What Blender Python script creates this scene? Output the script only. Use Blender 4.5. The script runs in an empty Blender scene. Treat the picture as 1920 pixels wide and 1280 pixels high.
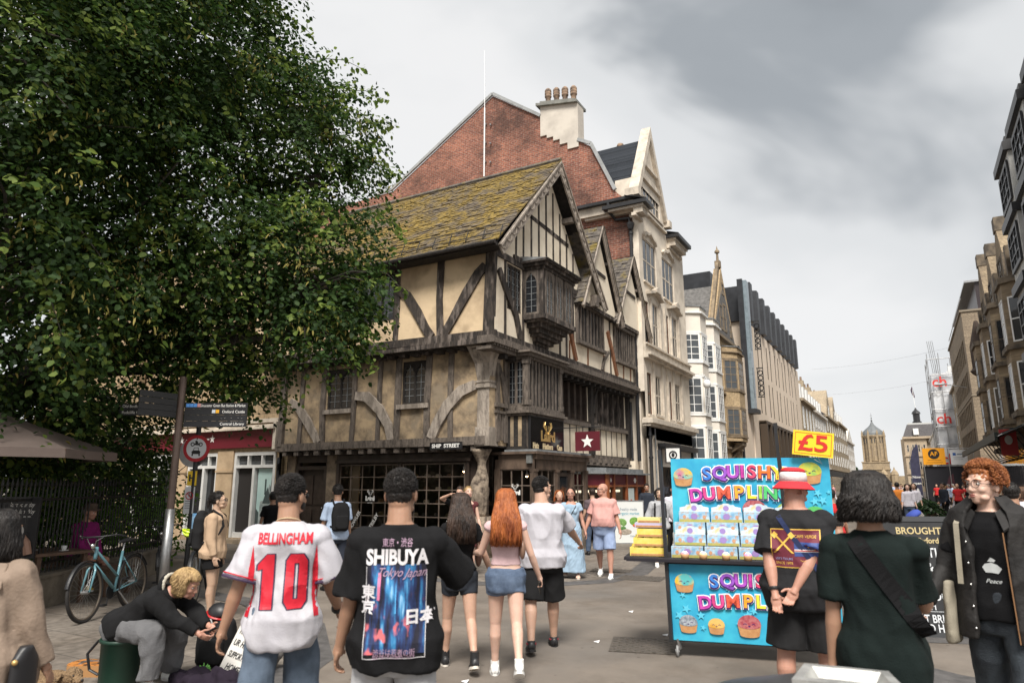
import bpy,bmesh,math,random
import numpy as np
from mathutils import Vector,Matrix,noise,Euler
from mathutils.bvhtree import BVHTree
R=math.radians
C=bpy.context.scene.collection
scene=bpy.context.scene
rnd=random.Random(7)
# ---------------------------------------------------------------- camera, sky, sun
CAM_YAW,CAM_PITCH=29.7,11.8
cam_d=bpy.data.cameras.new('camera');cam=bpy.data.objects.new('camera',cam_d);C.objects.link(cam)
cam.location=(0,0,1.7)
cam.rotation_euler=(R(90+CAM_PITCH),0,R(CAM_YAW))
cam_d.lens=24;cam_d.sensor_width=36;cam_d.clip_end=3000;cam_d.clip_start=0.05
cam_d.dof.use_dof=True;cam_d.dof.focus_distance=15.0;cam_d.dof.aperture_fstop=2.8
scene.camera=cam
scene.view_settings.view_transform='Standard';scene.view_settings.look='None'
scene.view_settings.exposure=0.62;scene.view_settings.gamma=1.0
SUN_EL,SUN_AZ=54,295
w=bpy.data.worlds.new('World');scene.world=w;w.use_nodes=True
nt=w.node_tree;nt.nodes.clear();N=nt.nodes;L=nt.links
def wn(t,**k):
 n=N.new(t)
 for a,b in k.items():setattr(n,a,b)
 return n
wo=wn('ShaderNodeOutputWorld');bg=wn('ShaderNodeBackground');bg.inputs[1].default_value=0.1
sky=wn('ShaderNodeTexSky',sky_type='NISHITA',sun_disc=False,sun_elevation=R(SUN_EL),sun_rotation=R(90-SUN_AZ))
tc=wn('ShaderNodeTexCoord')
mp=wn('ShaderNodeMapping');mp.inputs['Scale'].default_value=(1.0,1.0,2.0);mp.inputs['Rotation'].default_value=(0,R(12),R(20))
mp.inputs['Location'].default_value=(0.35,0.2,0.0)
n1=wn('ShaderNodeTexNoise');n1.inputs['Scale'].default_value=1.3;n1.inputs['Detail'].default_value=5;n1.inputs['Roughness'].default_value=.47;n1.inputs['Distortion'].default_value=.35
L.new(tc.outputs['Generated'],mp.inputs[0]);L.new(mp.outputs[0],n1.inputs['Vector'])
dp=wn('ShaderNodeVectorMath',operation='DOT_PRODUCT')
_d=Vector((0.15,0.86,0.50)).normalized();dp.inputs[1].default_value=_d
L.new(tc.outputs['Generated'],dp.inputs[0])
mr=wn('ShaderNodeMapRange');mr.inputs[1].default_value=.80;mr.inputs[2].default_value=.99;mr.inputs[3].default_value=-.04;mr.inputs[4].default_value=.26
mr.interpolation_type='SMOOTHSTEP'
L.new(dp.outputs['Value'],mr.inputs[0])
sb=wn('ShaderNodeMath',operation='SUBTRACT');L.new(n1.outputs[0],sb.inputs[0]);L.new(mr.outputs[0],sb.inputs[1])
cr=wn('ShaderNodeValToRGB');cr.color_ramp.interpolation='EASE'
e=cr.color_ramp.elements
e[0].position=.12;e[0].color=(.215,.24,.265,1)
e[1].position=.52;e[1].color=(1.0,1.0,1.0,1)
a=e.new(.30);a.color=(.43,.46,.49,1)
a=e.new(.395);a.color=(.86,.875,.885,1)
L.new(sb.outputs[0],cr.inputs[0])
sc10=wn('ShaderNodeVectorMath',operation='SCALE');sc10.inputs['Scale'].default_value=5.9
L.new(cr.outputs[0],sc10.inputs[0])
mx=wn('ShaderNodeMix',data_type='RGBA');mx.inputs[0].default_value=.96
L.new(sky.outputs[0],mx.inputs[6]);L.new(sc10.outputs[0],mx.inputs[7])
L.new(mx.outputs[2],bg.inputs[0]);L.new(bg.outputs[0],wo.inputs[0])
sun_d=bpy.data.lights.new('sun','SUN');sun_d.energy=3.8;sun_d.angle=R(22);sun_d.color=(1,.95,.88)
sun=bpy.data.objects.new('sun',sun_d);C.objects.link(sun)
_el,_az=R(SUN_EL),R(SUN_AZ)
sun.rotation_euler=Vector((math.cos(_el)*math.cos(_az),math.cos(_el)*math.sin(_az),math.sin(_el))).to_track_quat('Z','Y').to_euler()
# ---------------------------------------------------------------- objects and naming
OFF={}
def tag(o,label=None,cat=None,group=None,kind=None):
 if label:o['label']=label
 if cat:o['category']=cat
 if group:o['group']=group
 if kind:o['kind']=kind
 return o
def thing(name,label,cat,loc=(0,0,0),rotz=0,group=None,world=True):
 """Empty at the base of a thing. world=True: its parts are given in world coordinates."""
 o=bpy.data.objects.new(name,None);C.objects.link(o);o.empty_display_size=.2
 o.location=loc;o.rotation_euler=(0,0,rotz)
 OFF[o.name]=Vector(loc)if world else Vector((0,0,0))
 return tag(o,label,cat,group)
def copy_tree(o,parent=None):
 c=o.copy();C.objects.link(c);c.parent=parent
 OFF[c.name]=OFF.get(o.name,Vector((0,0,0)))
 for k in[k for k in('group','category','label')if k in c and parent is not None]:pass
 for ch in list(o.children):copy_tree(ch,c)
 return c
class MB:
 def __init__(s):s.v=[];s.f=[];s.m=[];s.cur=0
 def face(s,pts):
  n=len(s.v);s.v+=[tuple(p)for p in pts];s.f.append(tuple(range(n,n+len(pts))));s.m.append(s.cur)
 def mesh(s,vs,fs):
  n=len(s.v);s.v+=[tuple(p)for p in vs];s.f+=[tuple(i+n for i in f)for f in fs];s.m+=[s.cur]*len(fs)
 def hexa(s,p):
  s.mesh(p,[(3,2,1,0),(4,5,6,7),(0,1,5,4),(1,2,6,5),(2,3,7,6),(3,0,4,7)])
 def box(s,x0,x1,y0,y1,z0,z1):
  if x0>x1:x0,x1=x1,x0
  if y0>y1:y0,y1=y1,y0
  if z0>z1:z0,z1=z1,z0
  s.hexa([(x0,y0,z0),(x1,y0,z0),(x1,y1,z0),(x0,y1,z0),(x0,y0,z1),(x1,y0,z1),(x1,y1,z1),(x0,y1,z1)])
 def beam(s,p,q,w,d,up=(0,0,1),w2=None):
  p=Vector(p);q=Vector(q);t=(q-p).normalized();up=Vector(up)
  if abs(t.dot(up))>.97:up=Vector((0,1,0))if abs(t.y)<.9 else Vector((1,0,0))
  a=t.cross(up).normalized();b=a.cross(t).normalized();w2=w if w2 is None else w2
  r=[]
  for c,ww in((p,w),(q,w2)):
   r+=[c-a*ww/2-b*d/2,c+a*ww/2-b*d/2,c+a*ww/2+b*d/2,c-a*ww/2+b*d/2]
  s.hexa(r)
 def prism(s,pts,ext):
  pts=[Vector(p)for p in pts];ext=Vector(ext);n=len(pts)
  vs=pts+[p+ext for p in pts]
  fs=[tuple(range(n))[::-1],tuple(range(n,2*n))]+[(i,(i+1)%n,n+(i+1)%n,n+i)for i in range(n)]
  nrm=Vector((0,0,0))
  for i in range(n):nrm+=pts[i].cross(pts[(i+1)%n])
  if nrm.dot(ext)<0:fs=[f[::-1]for f in fs]
  s.mesh(vs,fs)
 def loft(s,rings,cap=True,closed=True):
  n=len(rings[0]);vs=[p for r in rings for p in r];fs=[]
  for i in range(len(rings)-1):
   for j in range(n if closed else n-1):
    k=(j+1)%n
    fs.append((i*n+j,i*n+k,(i+1)*n+k,(i+1)*n+j))
  if cap and closed:
   fs.append(tuple(range(n))[::-1]);fs.append(tuple(range((len(rings)-1)*n,len(rings)*n)))
  s.mesh(vs,fs)
 def tube(s,pts,rad,n=8,cap=True):
  pts=[Vector(p)for p in pts]
  if not hasattr(rad,'__len__'):rad=[rad]*len(pts)
  rings=[];t0=(pts[1]-pts[0]).normalized()
  a=t0.cross(Vector((0,0,1))if abs(t0.z)<.9 else Vector((1,0,0))).normalized()
  for i,p in enumerate(pts):
   t=(pts[min(i+1,len(pts)-1)]-pts[max(i-1,0)]).normalized()
   a=(a-t*a.dot(t)).normalized();b=t.cross(a)
   rings.append([p+(a*math.cos(2*math.pi*k/n)+b*math.sin(2*math.pi*k/n))*rad[i]for k in range(n)])
  s.loft(rings,cap)
 def cyl(s,p,q,r,r2=None,n=12):s.tube([p,q],[r,r if r2 is None else r2],n)
 def lathe(s,prof,c=(0,0,0),n=16,sx=1,sy=1):
  s.loft([[(c[0]+r*sx*math.cos(2*math.pi*k/n),c[1]+r*sy*math.sin(2*math.pi*k/n),c[2]+z)for k in range(n)]for r,z in prof])
 def ell(s,c,r,n=12,m=8,M=None):
  if not hasattr(r,'__len__'):r=(r,r,r)
  c=Vector(c);rings=[]
  for i in range(1,m):
   th=math.pi*i/m-math.pi/2
   rr=[]
   for k in range(n):
    ph=2*math.pi*k/n
    p=Vector((r[0]*math.cos(th)*math.cos(ph),r[1]*math.cos(th)*math.sin(ph),r[2]*math.sin(th)))
    rr.append(c+(M@p if M else p))
   rings.append(rr)
  vs=[p for q in rings for p in q];fs=[]
  for i in range(len(rings)-1):
   for j in range(n):
    k=(j+1)%n;fs.append((i*n+j,i*n+k,(i+1)*n+k,(i+1)*n+j))
  lo=Vector((0,0,-r[2]));hi=Vector((0,0,r[2]))
  vs.append(c+(M@lo if M else lo));vs.append(c+(M@hi if M else hi));a=len(vs)-2
  for j in range(n):
   k=(j+1)%n;fs.append((a,k,j));b=(len(rings)-1)*n;fs.append((a+1,b+j,b+k))
  s.mesh(vs,fs)
 def torus(s,c,r,t,ax,n=32,m=8,a0=0,a1=2*math.pi,sz=1):
  c=Vector(c);ax=Vector(ax).normalized();u=ax.cross(Vector((0,0,1))if abs(ax.z)<.9 else Vector((1,0,0))).normalized();v=ax.cross(u)
  full=abs(a1-a0-2*math.pi)<1e-6
  k_=n if full else n+1;rings=[]
  for i in range(k_):
   A=a0+(a1-a0)*i/n;d=u*math.cos(A)+v*math.sin(A)
   rings.append([c+d*(r+t*math.cos(2*math.pi*j/m))+ax*t*sz*math.sin(2*math.pi*j/m)for j in range(m)])
  if full:rings.append(rings[0])
  s.loft(rings,cap=not full)
 def build(s,name,mat,parent=None,smooth=False,xf=None,label=None):
  me=bpy.data.meshes.new(name)
  o0=OFF.get(parent.name,Vector((0,0,0)))if parent else Vector((0,0,0))
  V=np.array([tuple(p)for p in s.v],dtype=np.float64).reshape(-1,3)
  if xf is not None:
   M=np.array(xf);V=V@M[:3,:3].T+M[:3,3]
  V=V-np.array(o0)
  me.from_pydata(V.tolist(),[],s.f)
  mats=mat if isinstance(mat,(list,tuple))else[mat]
  for m in mats:me.materials.append(m)
  if len(mats)>1:me.polygons.foreach_set('material_index',s.m)
  if smooth:me.polygons.foreach_set('use_smooth',[True]*len(me.polygons))
  me.update()
  o=bpy.data.objects.new(name,me);C.objects.link(o)
  if parent:o.parent=parent
  OFF[o.name]=o0
  if label:o['label']=label
  return o
class Fac:
 """a vertical wall plane: u along it, z up, d outwards"""
 def __init__(s,org,u,nrm):s.o=Vector(org);s.u=Vector(u).normalized();s.n=Vector(nrm).normalized()
 def P(s,u,z,d=0):return s.o+s.u*u+Vector((0,0,z))+s.n*d
 def box(s,mb,u0,u1,z0,z1,d0,d1):
  if u0>u1:u0,u1=u1,u0
  if d0>d1:d0,d1=d1,d0
  P=s.P;p=[P(u0,z0,d1),P(u1,z0,d1),P(u1,z0,d0),P(u0,z0,d0)]
  q=[x+Vector((0,0,z1-z0))for x in p]
  if s.u.cross(Vector((0,0,1))).dot(s.n)<0:p=p[::-1];q=q[::-1]
  mb.hexa(p+q)
 def beam(s,mb,pts,wd,d0,d1,wob=0):
  """timber following pts (u,z), width wd (or a list), from depth d0 to d1"""
  n=len(pts);wl=wd if hasattr(wd,'__len__')else[wd]*n;A=[];B=[]
  for i in range(n):
   a=pts[max(i-1,0)];b=pts[min(i+1,n-1)]
   t=Vector((b[0]-a[0],b[1]-a[1])).normalized();q=Vector((-t.y,t.x));p=Vector(pts[i])
   j=(rnd.uniform(-wob,wob),rnd.uniform(-wob,wob))
   A.append(p+q*(wl[i]/2+j[0]));B.append(p-q*(wl[i]/2+j[1]))
  rings=[[s.P(B[i].x,B[i].y,d0),s.P(A[i].x,A[i].y,d0),s.P(A[i].x,A[i].y,d1),s.P(B[i].x,B[i].y,d1)]for i in range(n)]
  mb.loft(rings)
 def wall(s,mb,u0,u1,z0,z1,holes=(),d=0,dep=.15):
  us=sorted({u0,u1}|{h[0]for h in holes}|{h[1]for h in holes});zs=sorted({z0,z1}|{h[2]for h in holes}|{h[3]for h in holes})
  us=[x for x in us if u0<=x<=u1];zs=[x for x in zs if z0<=x<=z1]
  for a,b in zip(us,us[1:]):
   for c,e_ in zip(zs,zs[1:]):
    m=((a+b)/2,(c+e_)/2)
    if any(h[0]<m[0]<h[1]and h[2]<m[1]<h[3]for h in holes):continue
    mb.face([s.P(a,c,d),s.P(b,c,d),s.P(b,e_,d),s.P(a,e_,d)])
  for h in holes:
   a,b,c,e_=h[:4]
   for q in(((a,c),(a,e_)),((b,c),(b,e_)),((a,c),(b,c)),((a,e_),(b,e_))):
    mb.face([s.P(*q[0],d),s.P(*q[1],d),s.P(*q[1],d-dep),s.P(*q[0],d-dep)])
 def window(s,parent,u0,u1,z0,z1,d,nu=2,nz=3,fr=.06,bar=.025,mf=None,mg=None,dep=.05,sill=None,name='window',gd=None):
  m=MB()
  s.box(m,u0,u0+fr,z0,z1,d-dep,d);s.box(m,u1-fr,u1,z0,z1,d-dep,d)
  s.box(m,u0+fr,u1-fr,z0,z0+fr,d-dep,d);s.box(m,u0+fr,u1-fr,z1-fr,z1,d-dep,d)
  for i in range(1,nu):
   c=u0+(u1-u0)*i/nu;s.box(m,c-bar/2,c+bar/2,z0+fr,z1-fr,d-dep*.8,d-.004)
  for i in range(1,nz):
   c=z0+(z1-z0)*i/nz;s.box(m,u0+fr,u1-fr,c-bar/2,c+bar/2,d-dep*.78,d-.007)
  o=m.build(name,mf,parent)
  g=MB();gd=d-dep*.6 if gd is None else gd
  g.face([s.P(u0+fr*.5,z0+fr*.5,gd),s.P(u1-fr*.5,z0+fr*.5,gd),s.P(u1-fr*.5,z1-fr*.5,gd),s.P(u0+fr*.5,z1-fr*.5,gd)])
  g.build('pane',mg,o)
  if sill:
   k=MB();s.box(k,u0-.06,u1+.06,z0-.08,z0-.002,d-.03,d+.1);k.build('sill',sill,o)
  return o
# ---------------------------------------------------------------- materials
MATS={}
def mat(name,base,rough=.8,var=0,scale=4,base2=None,bump=0,bscale=None,metal=0,spec=.5,stretch=None,kind='noise',lo=.35,hi=.65,detail=5,alpha=1,sss=0,coat=0,col3=None,s3=1.0):
 if name in MATS:return MATS[name]
 m=bpy.data.materials.new(name);MATS[name]=m;m.use_nodes=True
 t=m.node_tree;b=t.nodes['Principled BSDF']
 b.inputs['Roughness'].default_value=rough;b.inputs['Metallic'].default_value=metal
 b.inputs['Specular IOR Level'].default_value=spec
 b.inputs['Base Color'].default_value=(*base,1)
 if sss:b.inputs['Subsurface Weight'].default_value=sss;b.inputs['Subsurface Radius'].default_value=(.02,.008,.004)
 if coat:b.inputs['Coat Weight'].default_value=coat
 if alpha<1:b.inputs['Alpha'].default_value=alpha
 vec=None
 def coords():
  nonlocal vec
  if vec is None:
   c=t.nodes.new('ShaderNodeTexCoord');mp=t.nodes.new('ShaderNodeMapping')
   if stretch:mp.inputs['Scale'].default_value=stretch
   t.links.new(c.outputs['Object'],mp.inputs[0]);vec=mp.outputs[0]
  return vec
 if base2 is None and var:
  base2=tuple(max(0,x*(1-var))for x in base);base_a=tuple(min(1,x*(1+var*.6))for x in base)
 else:base_a=base
 if base2 is not None:
  n=t.nodes.new('ShaderNodeTexNoise');n.inputs['Scale'].default_value=scale;n.inputs['Detail'].default_value=detail;n.inputs['Roughness'].default_value=.62
  t.links.new(coords(),n.inputs['Vector'])
  r=t.nodes.new('ShaderNodeValToRGB');r.color_ramp.elements[0].position=lo;r.color_ramp.elements[1].position=hi
  r.color_ramp.elements[0].color=(*base2,1);r.color_ramp.elements[1].color=(*base_a,1)
  t.links.new(n.outputs[0],r.inputs[0]);out=r.outputs[0]
  if col3:
   n3=t.nodes.new('ShaderNodeTexNoise');n3.inputs['Scale'].default_value=s3;n3.inputs['Detail'].default_value=6
   t.links.new(coords(),n3.inputs['Vector'])
   r3=t.nodes.new('ShaderNodeValToRGB');r3.color_ramp.elements[0].position=.52;r3.color_ramp.elements[1].position=.68
   t.links.new(n3.outputs[0],r3.inputs[0])
   x=t.nodes.new('ShaderNodeMix');x.data_type='RGBA';t.links.new(r3.outputs[0],x.inputs[0]);t.links.new(out,x.inputs[6]);x.inputs[7].default_value=(*col3,1);out=x.outputs[2]
  t.links.new(out,b.inputs['Base Color'])
 if bump:
  n2=t.nodes.new('ShaderNodeTexNoise');n2.inputs['Scale'].default_value=bscale or scale*4;n2.inputs['Detail'].default_value=6
  t.links.new(coords(),n2.inputs['Vector'])
  bp=t.nodes.new('ShaderNodeBump');bp.inputs['Strength'].default_value=min(1,bump);bp.inputs['Distance'].default_value=.02
  t.links.new(n2.outputs[0],bp.inputs['Height']);t.links.new(bp.outputs[0],b.inputs['Normal'])
 return m
def brickmat(name,c1,c2,mortar,w=.225,h=.075,axes='xz',ms=.010,bump=.4,dirt=(.1,.07,.06),dl=.5,dh=.72,rough=.9,off=.5,tint=None):
 """bricks or stone courses laid on a wall in the xz, yz or xy plane"""
 if name in MATS:return MATS[name]
 m=bpy.data.materials.new(name);MATS[name]=m;m.use_nodes=True;t=m.node_tree;b=t.nodes['Principled BSDF'];b.inputs['Roughness'].default_value=rough
 b.inputs['Specular IOR Level'].default_value=.25
 c=t.nodes.new('ShaderNodeTexCoord');sx=t.nodes.new('ShaderNodeSeparateXYZ');cx=t.nodes.new('ShaderNodeCombineXYZ')
 t.links.new(c.outputs['Object'],sx.inputs[0])
 if axes=='both':
  ad=t.nodes.new('ShaderNodeMath');ad.operation='ADD';t.links.new(sx.outputs[0],ad.inputs[0]);t.links.new(sx.outputs[1],ad.inputs[1])
  t.links.new(ad.outputs[0],cx.inputs[0]);t.links.new(sx.outputs[2],cx.inputs[1])
 else:
  t.links.new(sx.outputs['xyz'.index(axes[0])],cx.inputs[0]);t.links.new(sx.outputs['xyz'.index(axes[1])],cx.inputs[1])
 br=t.nodes.new('ShaderNodeTexBrick');br.offset=off
 br.inputs['Scale'].default_value=1;br.inputs['Brick Width'].default_value=w;br.inputs['Row Height'].default_value=h;br.inputs['Mortar Size'].default_value=ms
 br.inputs['Mortar Smooth'].default_value=.2
 br.inputs['Color1'].default_value=(*c1,1);br.inputs['Color2'].default_value=(*c2,1);br.inputs['Mortar'].default_value=(*mortar,1)
 t.links.new(cx.outputs[0],br.inputs['Vector'])
 n=t.nodes.new('ShaderNodeTexNoise');n.inputs['Scale'].default_value=.55;n.inputs['Detail'].default_value=8;n.inputs['Roughness'].default_value=.68;t.links.new(c.outputs['Object'],n.inputs['Vector'])
 r=t.nodes.new('ShaderNodeValToRGB');r.color_ramp.elements[0].position=dl;r.color_ramp.elements[1].position=dh;t.links.new(n.outputs[0],r.inputs[0])
 x=t.nodes.new('ShaderNodeMix');x.data_type='RGBA';mm=t.nodes.new('ShaderNodeMath');mm.operation='MULTIPLY';mm.inputs[1].default_value=.75
 t.links.new(r.outputs[0],mm.inputs[0]);t.links.new(mm.outputs[0],x.inputs[0]);t.links.new(br.outputs['Color'],x.inputs[6]);x.inputs[7].default_value=(*dirt,1)
 n4=t.nodes.new('ShaderNodeTexNoise');n4.inputs['Scale'].default_value=9;n4.inputs['Detail'].default_value=4;t.links.new(cx.outputs[0],n4.inputs['Vector'])
 y=t.nodes.new('ShaderNodeMix');y.data_type='RGBA';y.blend_type='OVERLAY';y.inputs[0].default_value=.7
 t.links.new(x.outputs[2],y.inputs[6]);t.links.new(n4.outputs[0],y.inputs[7]);t.links.new(y.outputs[2],b.inputs['Base Color'])
 bp=t.nodes.new('ShaderNodeBump');bp.inputs['Strength'].default_value=bump;bp.inputs['Distance'].default_value=.01
 iv=t.nodes.new('ShaderNodeMath');iv.operation='SUBTRACT';iv.inputs[0].default_value=1;t.links.new(br.outputs['Fac'],iv.inputs[1])
 ad2=t.nodes.new('ShaderNodeMath');ad2.operation='ADD';t.links.new(iv.outputs[0],ad2.inputs[0]);t.links.new(n4.outputs[0],ad2.inputs[1])
 t.links.new(ad2.outputs[0],bp.inputs['Height']);t.links.new(bp.outputs[0],b.inputs['Normal'])
 return m
def emit(name,col,s):
 if name in MATS:return MATS[name]
 m=bpy.data.materials.new(name);MATS[name]=m;m.use_nodes=True;b=m.node_tree.nodes['Principled BSDF']
 b.inputs['Base Color'].default_value=(*col,1);b.inputs['Emission Color'].default_value=(*col,1);b.inputs['Emission Strength'].default_value=s
 return m
def glassmat(name,tint=(.02,.022,.025),rough=.06,clear=0):
 if name in MATS:return MATS[name]
 m=bpy.data.materials.new(name);MATS[name]=m;m.use_nodes=True;t=m.node_tree;b=t.nodes['Principled BSDF']
 b.inputs['Base Color'].default_value=(*tint,1);b.inputs['Roughness'].default_value=rough;b.inputs['Specular IOR Level'].default_value=.8
 n=t.nodes.new('ShaderNodeTexNoise');n.inputs['Scale'].default_value=1.7;c=t.nodes.new('ShaderNodeTexCoord');t.links.new(c.outputs['Object'],n.inputs['Vector'])
 bp=t.nodes.new('ShaderNodeBump');bp.inputs['Strength'].default_value=.25;bp.inputs['Distance'].default_value=.02;t.links.new(n.outputs[0],bp.inputs['Height']);t.links.new(bp.outputs[0],b.inputs['Normal'])
 if clear:
  tr=t.nodes.new('ShaderNodeBsdfTransparent');gl=t.nodes.new('ShaderNodeBsdfGlossy');gl.inputs['Roughness'].default_value=.03
  fr=t.nodes.new('ShaderNodeFresnel');fr.inputs[0].default_value=1.5;ms=t.nodes.new('ShaderNodeMixShader');tr.inputs[0].default_value=(clear,clear,clear,1)
  t.links.new(bp.outputs[0],gl.inputs['Normal'])
  t.links.new(fr.outputs[0],ms.inputs[0]);t.links.new(tr.outputs[0],ms.inputs[1]);t.links.new(gl.outputs[0],ms.inputs[2]);t.links.new(ms.outputs[0],t.nodes['Material Output'].inputs[0])
 return m
GLASS=glassmat('window_glass');GLASS2=glassmat('window_glass_pale',(.09,.1,.11),.12);CLEAR=glassmat('shop_glass',clear=.85)
PLASTER=mat('cream_plaster',(.66,.51,.33),.9,base2=(.42,.31,.20),scale=1.1,lo=.3,hi=.56,bump=.35,bscale=7,detail=9,col3=(.40,.30,.19),s3=1.3)
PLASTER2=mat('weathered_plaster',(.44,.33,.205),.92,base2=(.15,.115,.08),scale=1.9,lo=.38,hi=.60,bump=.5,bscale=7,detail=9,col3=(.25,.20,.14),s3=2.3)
PLASTER3=mat('white_plaster',(.78,.69,.55),.9,base2=(.58,.49,.37),scale=1.2,lo=.3,hi=.55,bump=.2,bscale=7)
WOOD=mat('dark_oak',(.065,.050,.040),.85,base2=(.012,.010,.009),scale=14,lo=.32,hi=.68,bump=.9,bscale=30,stretch=(1,1,.3),col3=(.17,.14,.12),s3=7)
WOODG=mat('grey_oak',(.17,.14,.115),.88,base2=(.034,.027,.022),scale=14,lo=.3,hi=.62,bump=1,bscale=34,stretch=(1,1,.3),col3=(.115,.095,.08),s3=4)
WOODP=mat('pale_oak',(.36,.31,.26),.88,base2=(.11,.09,.075),scale=9,lo=.3,hi=.55,bump=1,bscale=34,stretch=(1,1,.3),col3=(.2,.17,.14),s3=3)
WOODR=mat('raw_oak',(.28,.115,.05),.8,base2=(.1,.045,.025),scale=12,lo=.3,hi=.65,bump=.8,bscale=30,stretch=(1,1,.3))
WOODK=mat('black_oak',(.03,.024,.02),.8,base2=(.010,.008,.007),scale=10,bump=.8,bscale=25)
SHOPW=mat('shopfront_brown',(.05,.035,.027),.5,base2=(.022,.015,.012),scale=6,bump=.2)
LEAD=mat('lead',(.19,.2,.205),.6,var=.35,scale=5,bump=.2)
BLACKP=mat('black_paint',(.018,.018,.02),.45,var=.4,scale=3)
WHITEP=mat('white_paint',(.78,.78,.76),.5,var=.1,scale=3)
METAL=mat('galvanised',(.42,.42,.42),.4,metal=.9,var=.2,scale=8)
CHROME=mat('chrome',(.7,.7,.7),.15,metal=1)
TMP=bpy.data.scenes.new('tmp')
def evaluate(ob):
 TMP.collection.objects.link(ob)
 with bpy.context.temp_override(scene=TMP,view_layer=TMP.view_layers[0]):
  dg=bpy.context.evaluated_depsgraph_get();me=bpy.data.meshes.new_from_object(ob.evaluated_get(dg),depsgraph=dg)
 TMP.collection.objects.unlink(ob)
 return me
def textmesh(s,size=1,bold=0,ext=.0,align='CENTER',shear=0,space=1,res=3):
 c=bpy.data.curves.new('t','FONT');c.body=s;c.size=size;c.offset=bold;c.extrude=ext;c.align_x=align;c.align_y='CENTER';c.shear=shear;c.space_character=space;c.resolution_u=res
 o=bpy.data.objects.new('t',c);me=o.to_mesh()
 vs=[Vector(v.co)for v in me.vertices];fs=[tuple(p.vertices)for p in me.polygons]
 o.to_mesh_clear();bpy.data.objects.remove(o);bpy.data.curves.remove(c)
 return vs,fs
def lettering(s,size,org,right,up,parent,m,bold=0,ext=.004,lift=.004,align='CENTER',name='lettering',width=None,**k):
 """flat letters laid on a sign: centre org, reading along right"""
 vs,fs=textmesh(s,size,bold,ext,align,**k)
 right=Vector(right).normalized();up=Vector(up).normalized();nn=right.cross(up);org=Vector(org)
 sx=1
 if width:
  xs=[v.x for v in vs];sx=width/max(1e-6,max(xs)-min(xs))
 b=MB();b.mesh([org+right*v.x*sx+up*v.y+nn*(v.z+lift)for v in vs],fs)
 return b.build(name,m,parent)
# ---------------------------------------------------------------- ground
GR=mat('paving',(.23,.20,.17),.85,base2=(.16,.14,.12),scale=.9,lo=.3,hi=.7,bump=.25,bscale=60,detail=10,col3=(.155,.14,.125),s3=.5)
ASPH=mat('asphalt',(.21,.178,.147),.9,base2=(.16,.137,.115),scale=1.3,lo=.3,hi=.7,bump=.5,bscale=140,detail=12,col3=(.15,.135,.12),s3=.35)
SLAB=brickmat('paving_slabs',(.22,.19,.16),(.155,.137,.118),(.075,.067,.06),w=.9,h=.6,axes='xy',ms=.008,bump=.15,dirt=(.13,.11,.095),dl=.42,dh=.8)
for _m in(GR,ASPH,SLAB):
 t_=_m.node_tree;bs=t_.nodes['Principled BSDF'];pv=bs.inputs['Base Color'].links[0].from_socket;c_=t_.nodes.new('ShaderNodeTexCoord')
 vo=t_.nodes.new('ShaderNodeTexVoronoi');vo.inputs['Scale'].default_value=4.5;t_.links.new(c_.outputs['Object'],vo.inputs['Vector'])
 rr=t_.nodes.new('ShaderNodeValToRGB');rr.color_ramp.elements[0].position=.05;rr.color_ramp.elements[0].color=(.55,.55,.55,1);rr.color_ramp.elements[1].position=.10;rr.color_ramp.elements[1].color=(1,1,1,1);t_.links.new(vo.outputs[0],rr.inputs[0])
 ns=t_.nodes.new('ShaderNodeTexNoise');ns.inputs['Scale'].default_value=.45;ns.inputs['Detail'].default_value=10;ns.inputs['Roughness'].default_value=.7;t_.links.new(c_.outputs['Object'],ns.inputs['Vector'])
 r2=t_.nodes.new('ShaderNodeValToRGB');r2.color_ramp.elements[0].position=.42;r2.color_ramp.elements[0].color=(.72,.70,.68,1);r2.color_ramp.elements[1].position=.56;r2.color_ramp.elements[1].color=(1.0,1.0,1.0,1);t_.links.new(ns.outputs[0],r2.inputs[0])
 for src in(rr,r2):
  x_=t_.nodes.new('ShaderNodeMix');x_.data_type='RGBA';x_.blend_type='MULTIPLY';x_.inputs[0].default_value=1;t_.links.new(pv,x_.inputs[6]);t_.links.new(src.outputs[0],x_.inputs[7]);pv=x_.outputs[2]
 t_.links.new(pv,bs.inputs['Base Color'])
BAND=mat('dark_setts',(.085,.08,.078),.8,var=.35,scale=6,bump=.5,bscale=40)
def sheet(name,pts,z,m,kind='structure'):
 b=MB();b.face([(x,y,z)for x,y in pts]);o=b.build(name,m);o['kind']=kind;return o
sheet('ground',[(-400,-200),(400,-200),(400,900),(-400,900)],0,GR)
sheet('pavement',[(-60,-20),(9,-20),(9,60),(-60,60)],.004,SLAB)
# the smooth carriageway of the street, its edge curving into the side street
edge=[(4.6,-12),(4.6,60),(4.6,200),(-6.2,200),(-6.2,40),(-5.9,22),(-5.2,15.5),(-4.75,13.2),(-4.9,11.9),(-5.6,11.0),(-6.6,10.6),(-8.2,10.6),(-30,11.2),(-60,12),(-60,8.6),(-30,8.2),(-12,7.7),(-8.5,7.3),(-6.6,6.5),(-5.3,5.3),(-4.6,3.8),(-4.3,2),(-4.3,-12)]
sheet('road',edge,.008,ASPH)
PATCH=mat('asphalt_patch',(.155,.132,.11),.9,base2=(.12,.104,.09),scale=3,bump=.5,bscale=140,detail=10)
for q_ in(((-1.4,9.2),(.4,9.6),(.1,12.4),(-1.7,12.0)),((-3.0,3.3),(-1.3,3.7),(-1.6,4.7),(-3.3,4.3)),((-3.9,15),(-2.2,15.3),(-2.6,22),(-4.3,21.7)),((1.2,14),(2.6,14.2),(2.4,19),(1.0,18.8))):sheet('road_patch',q_,.0105,PATCH)
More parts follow.
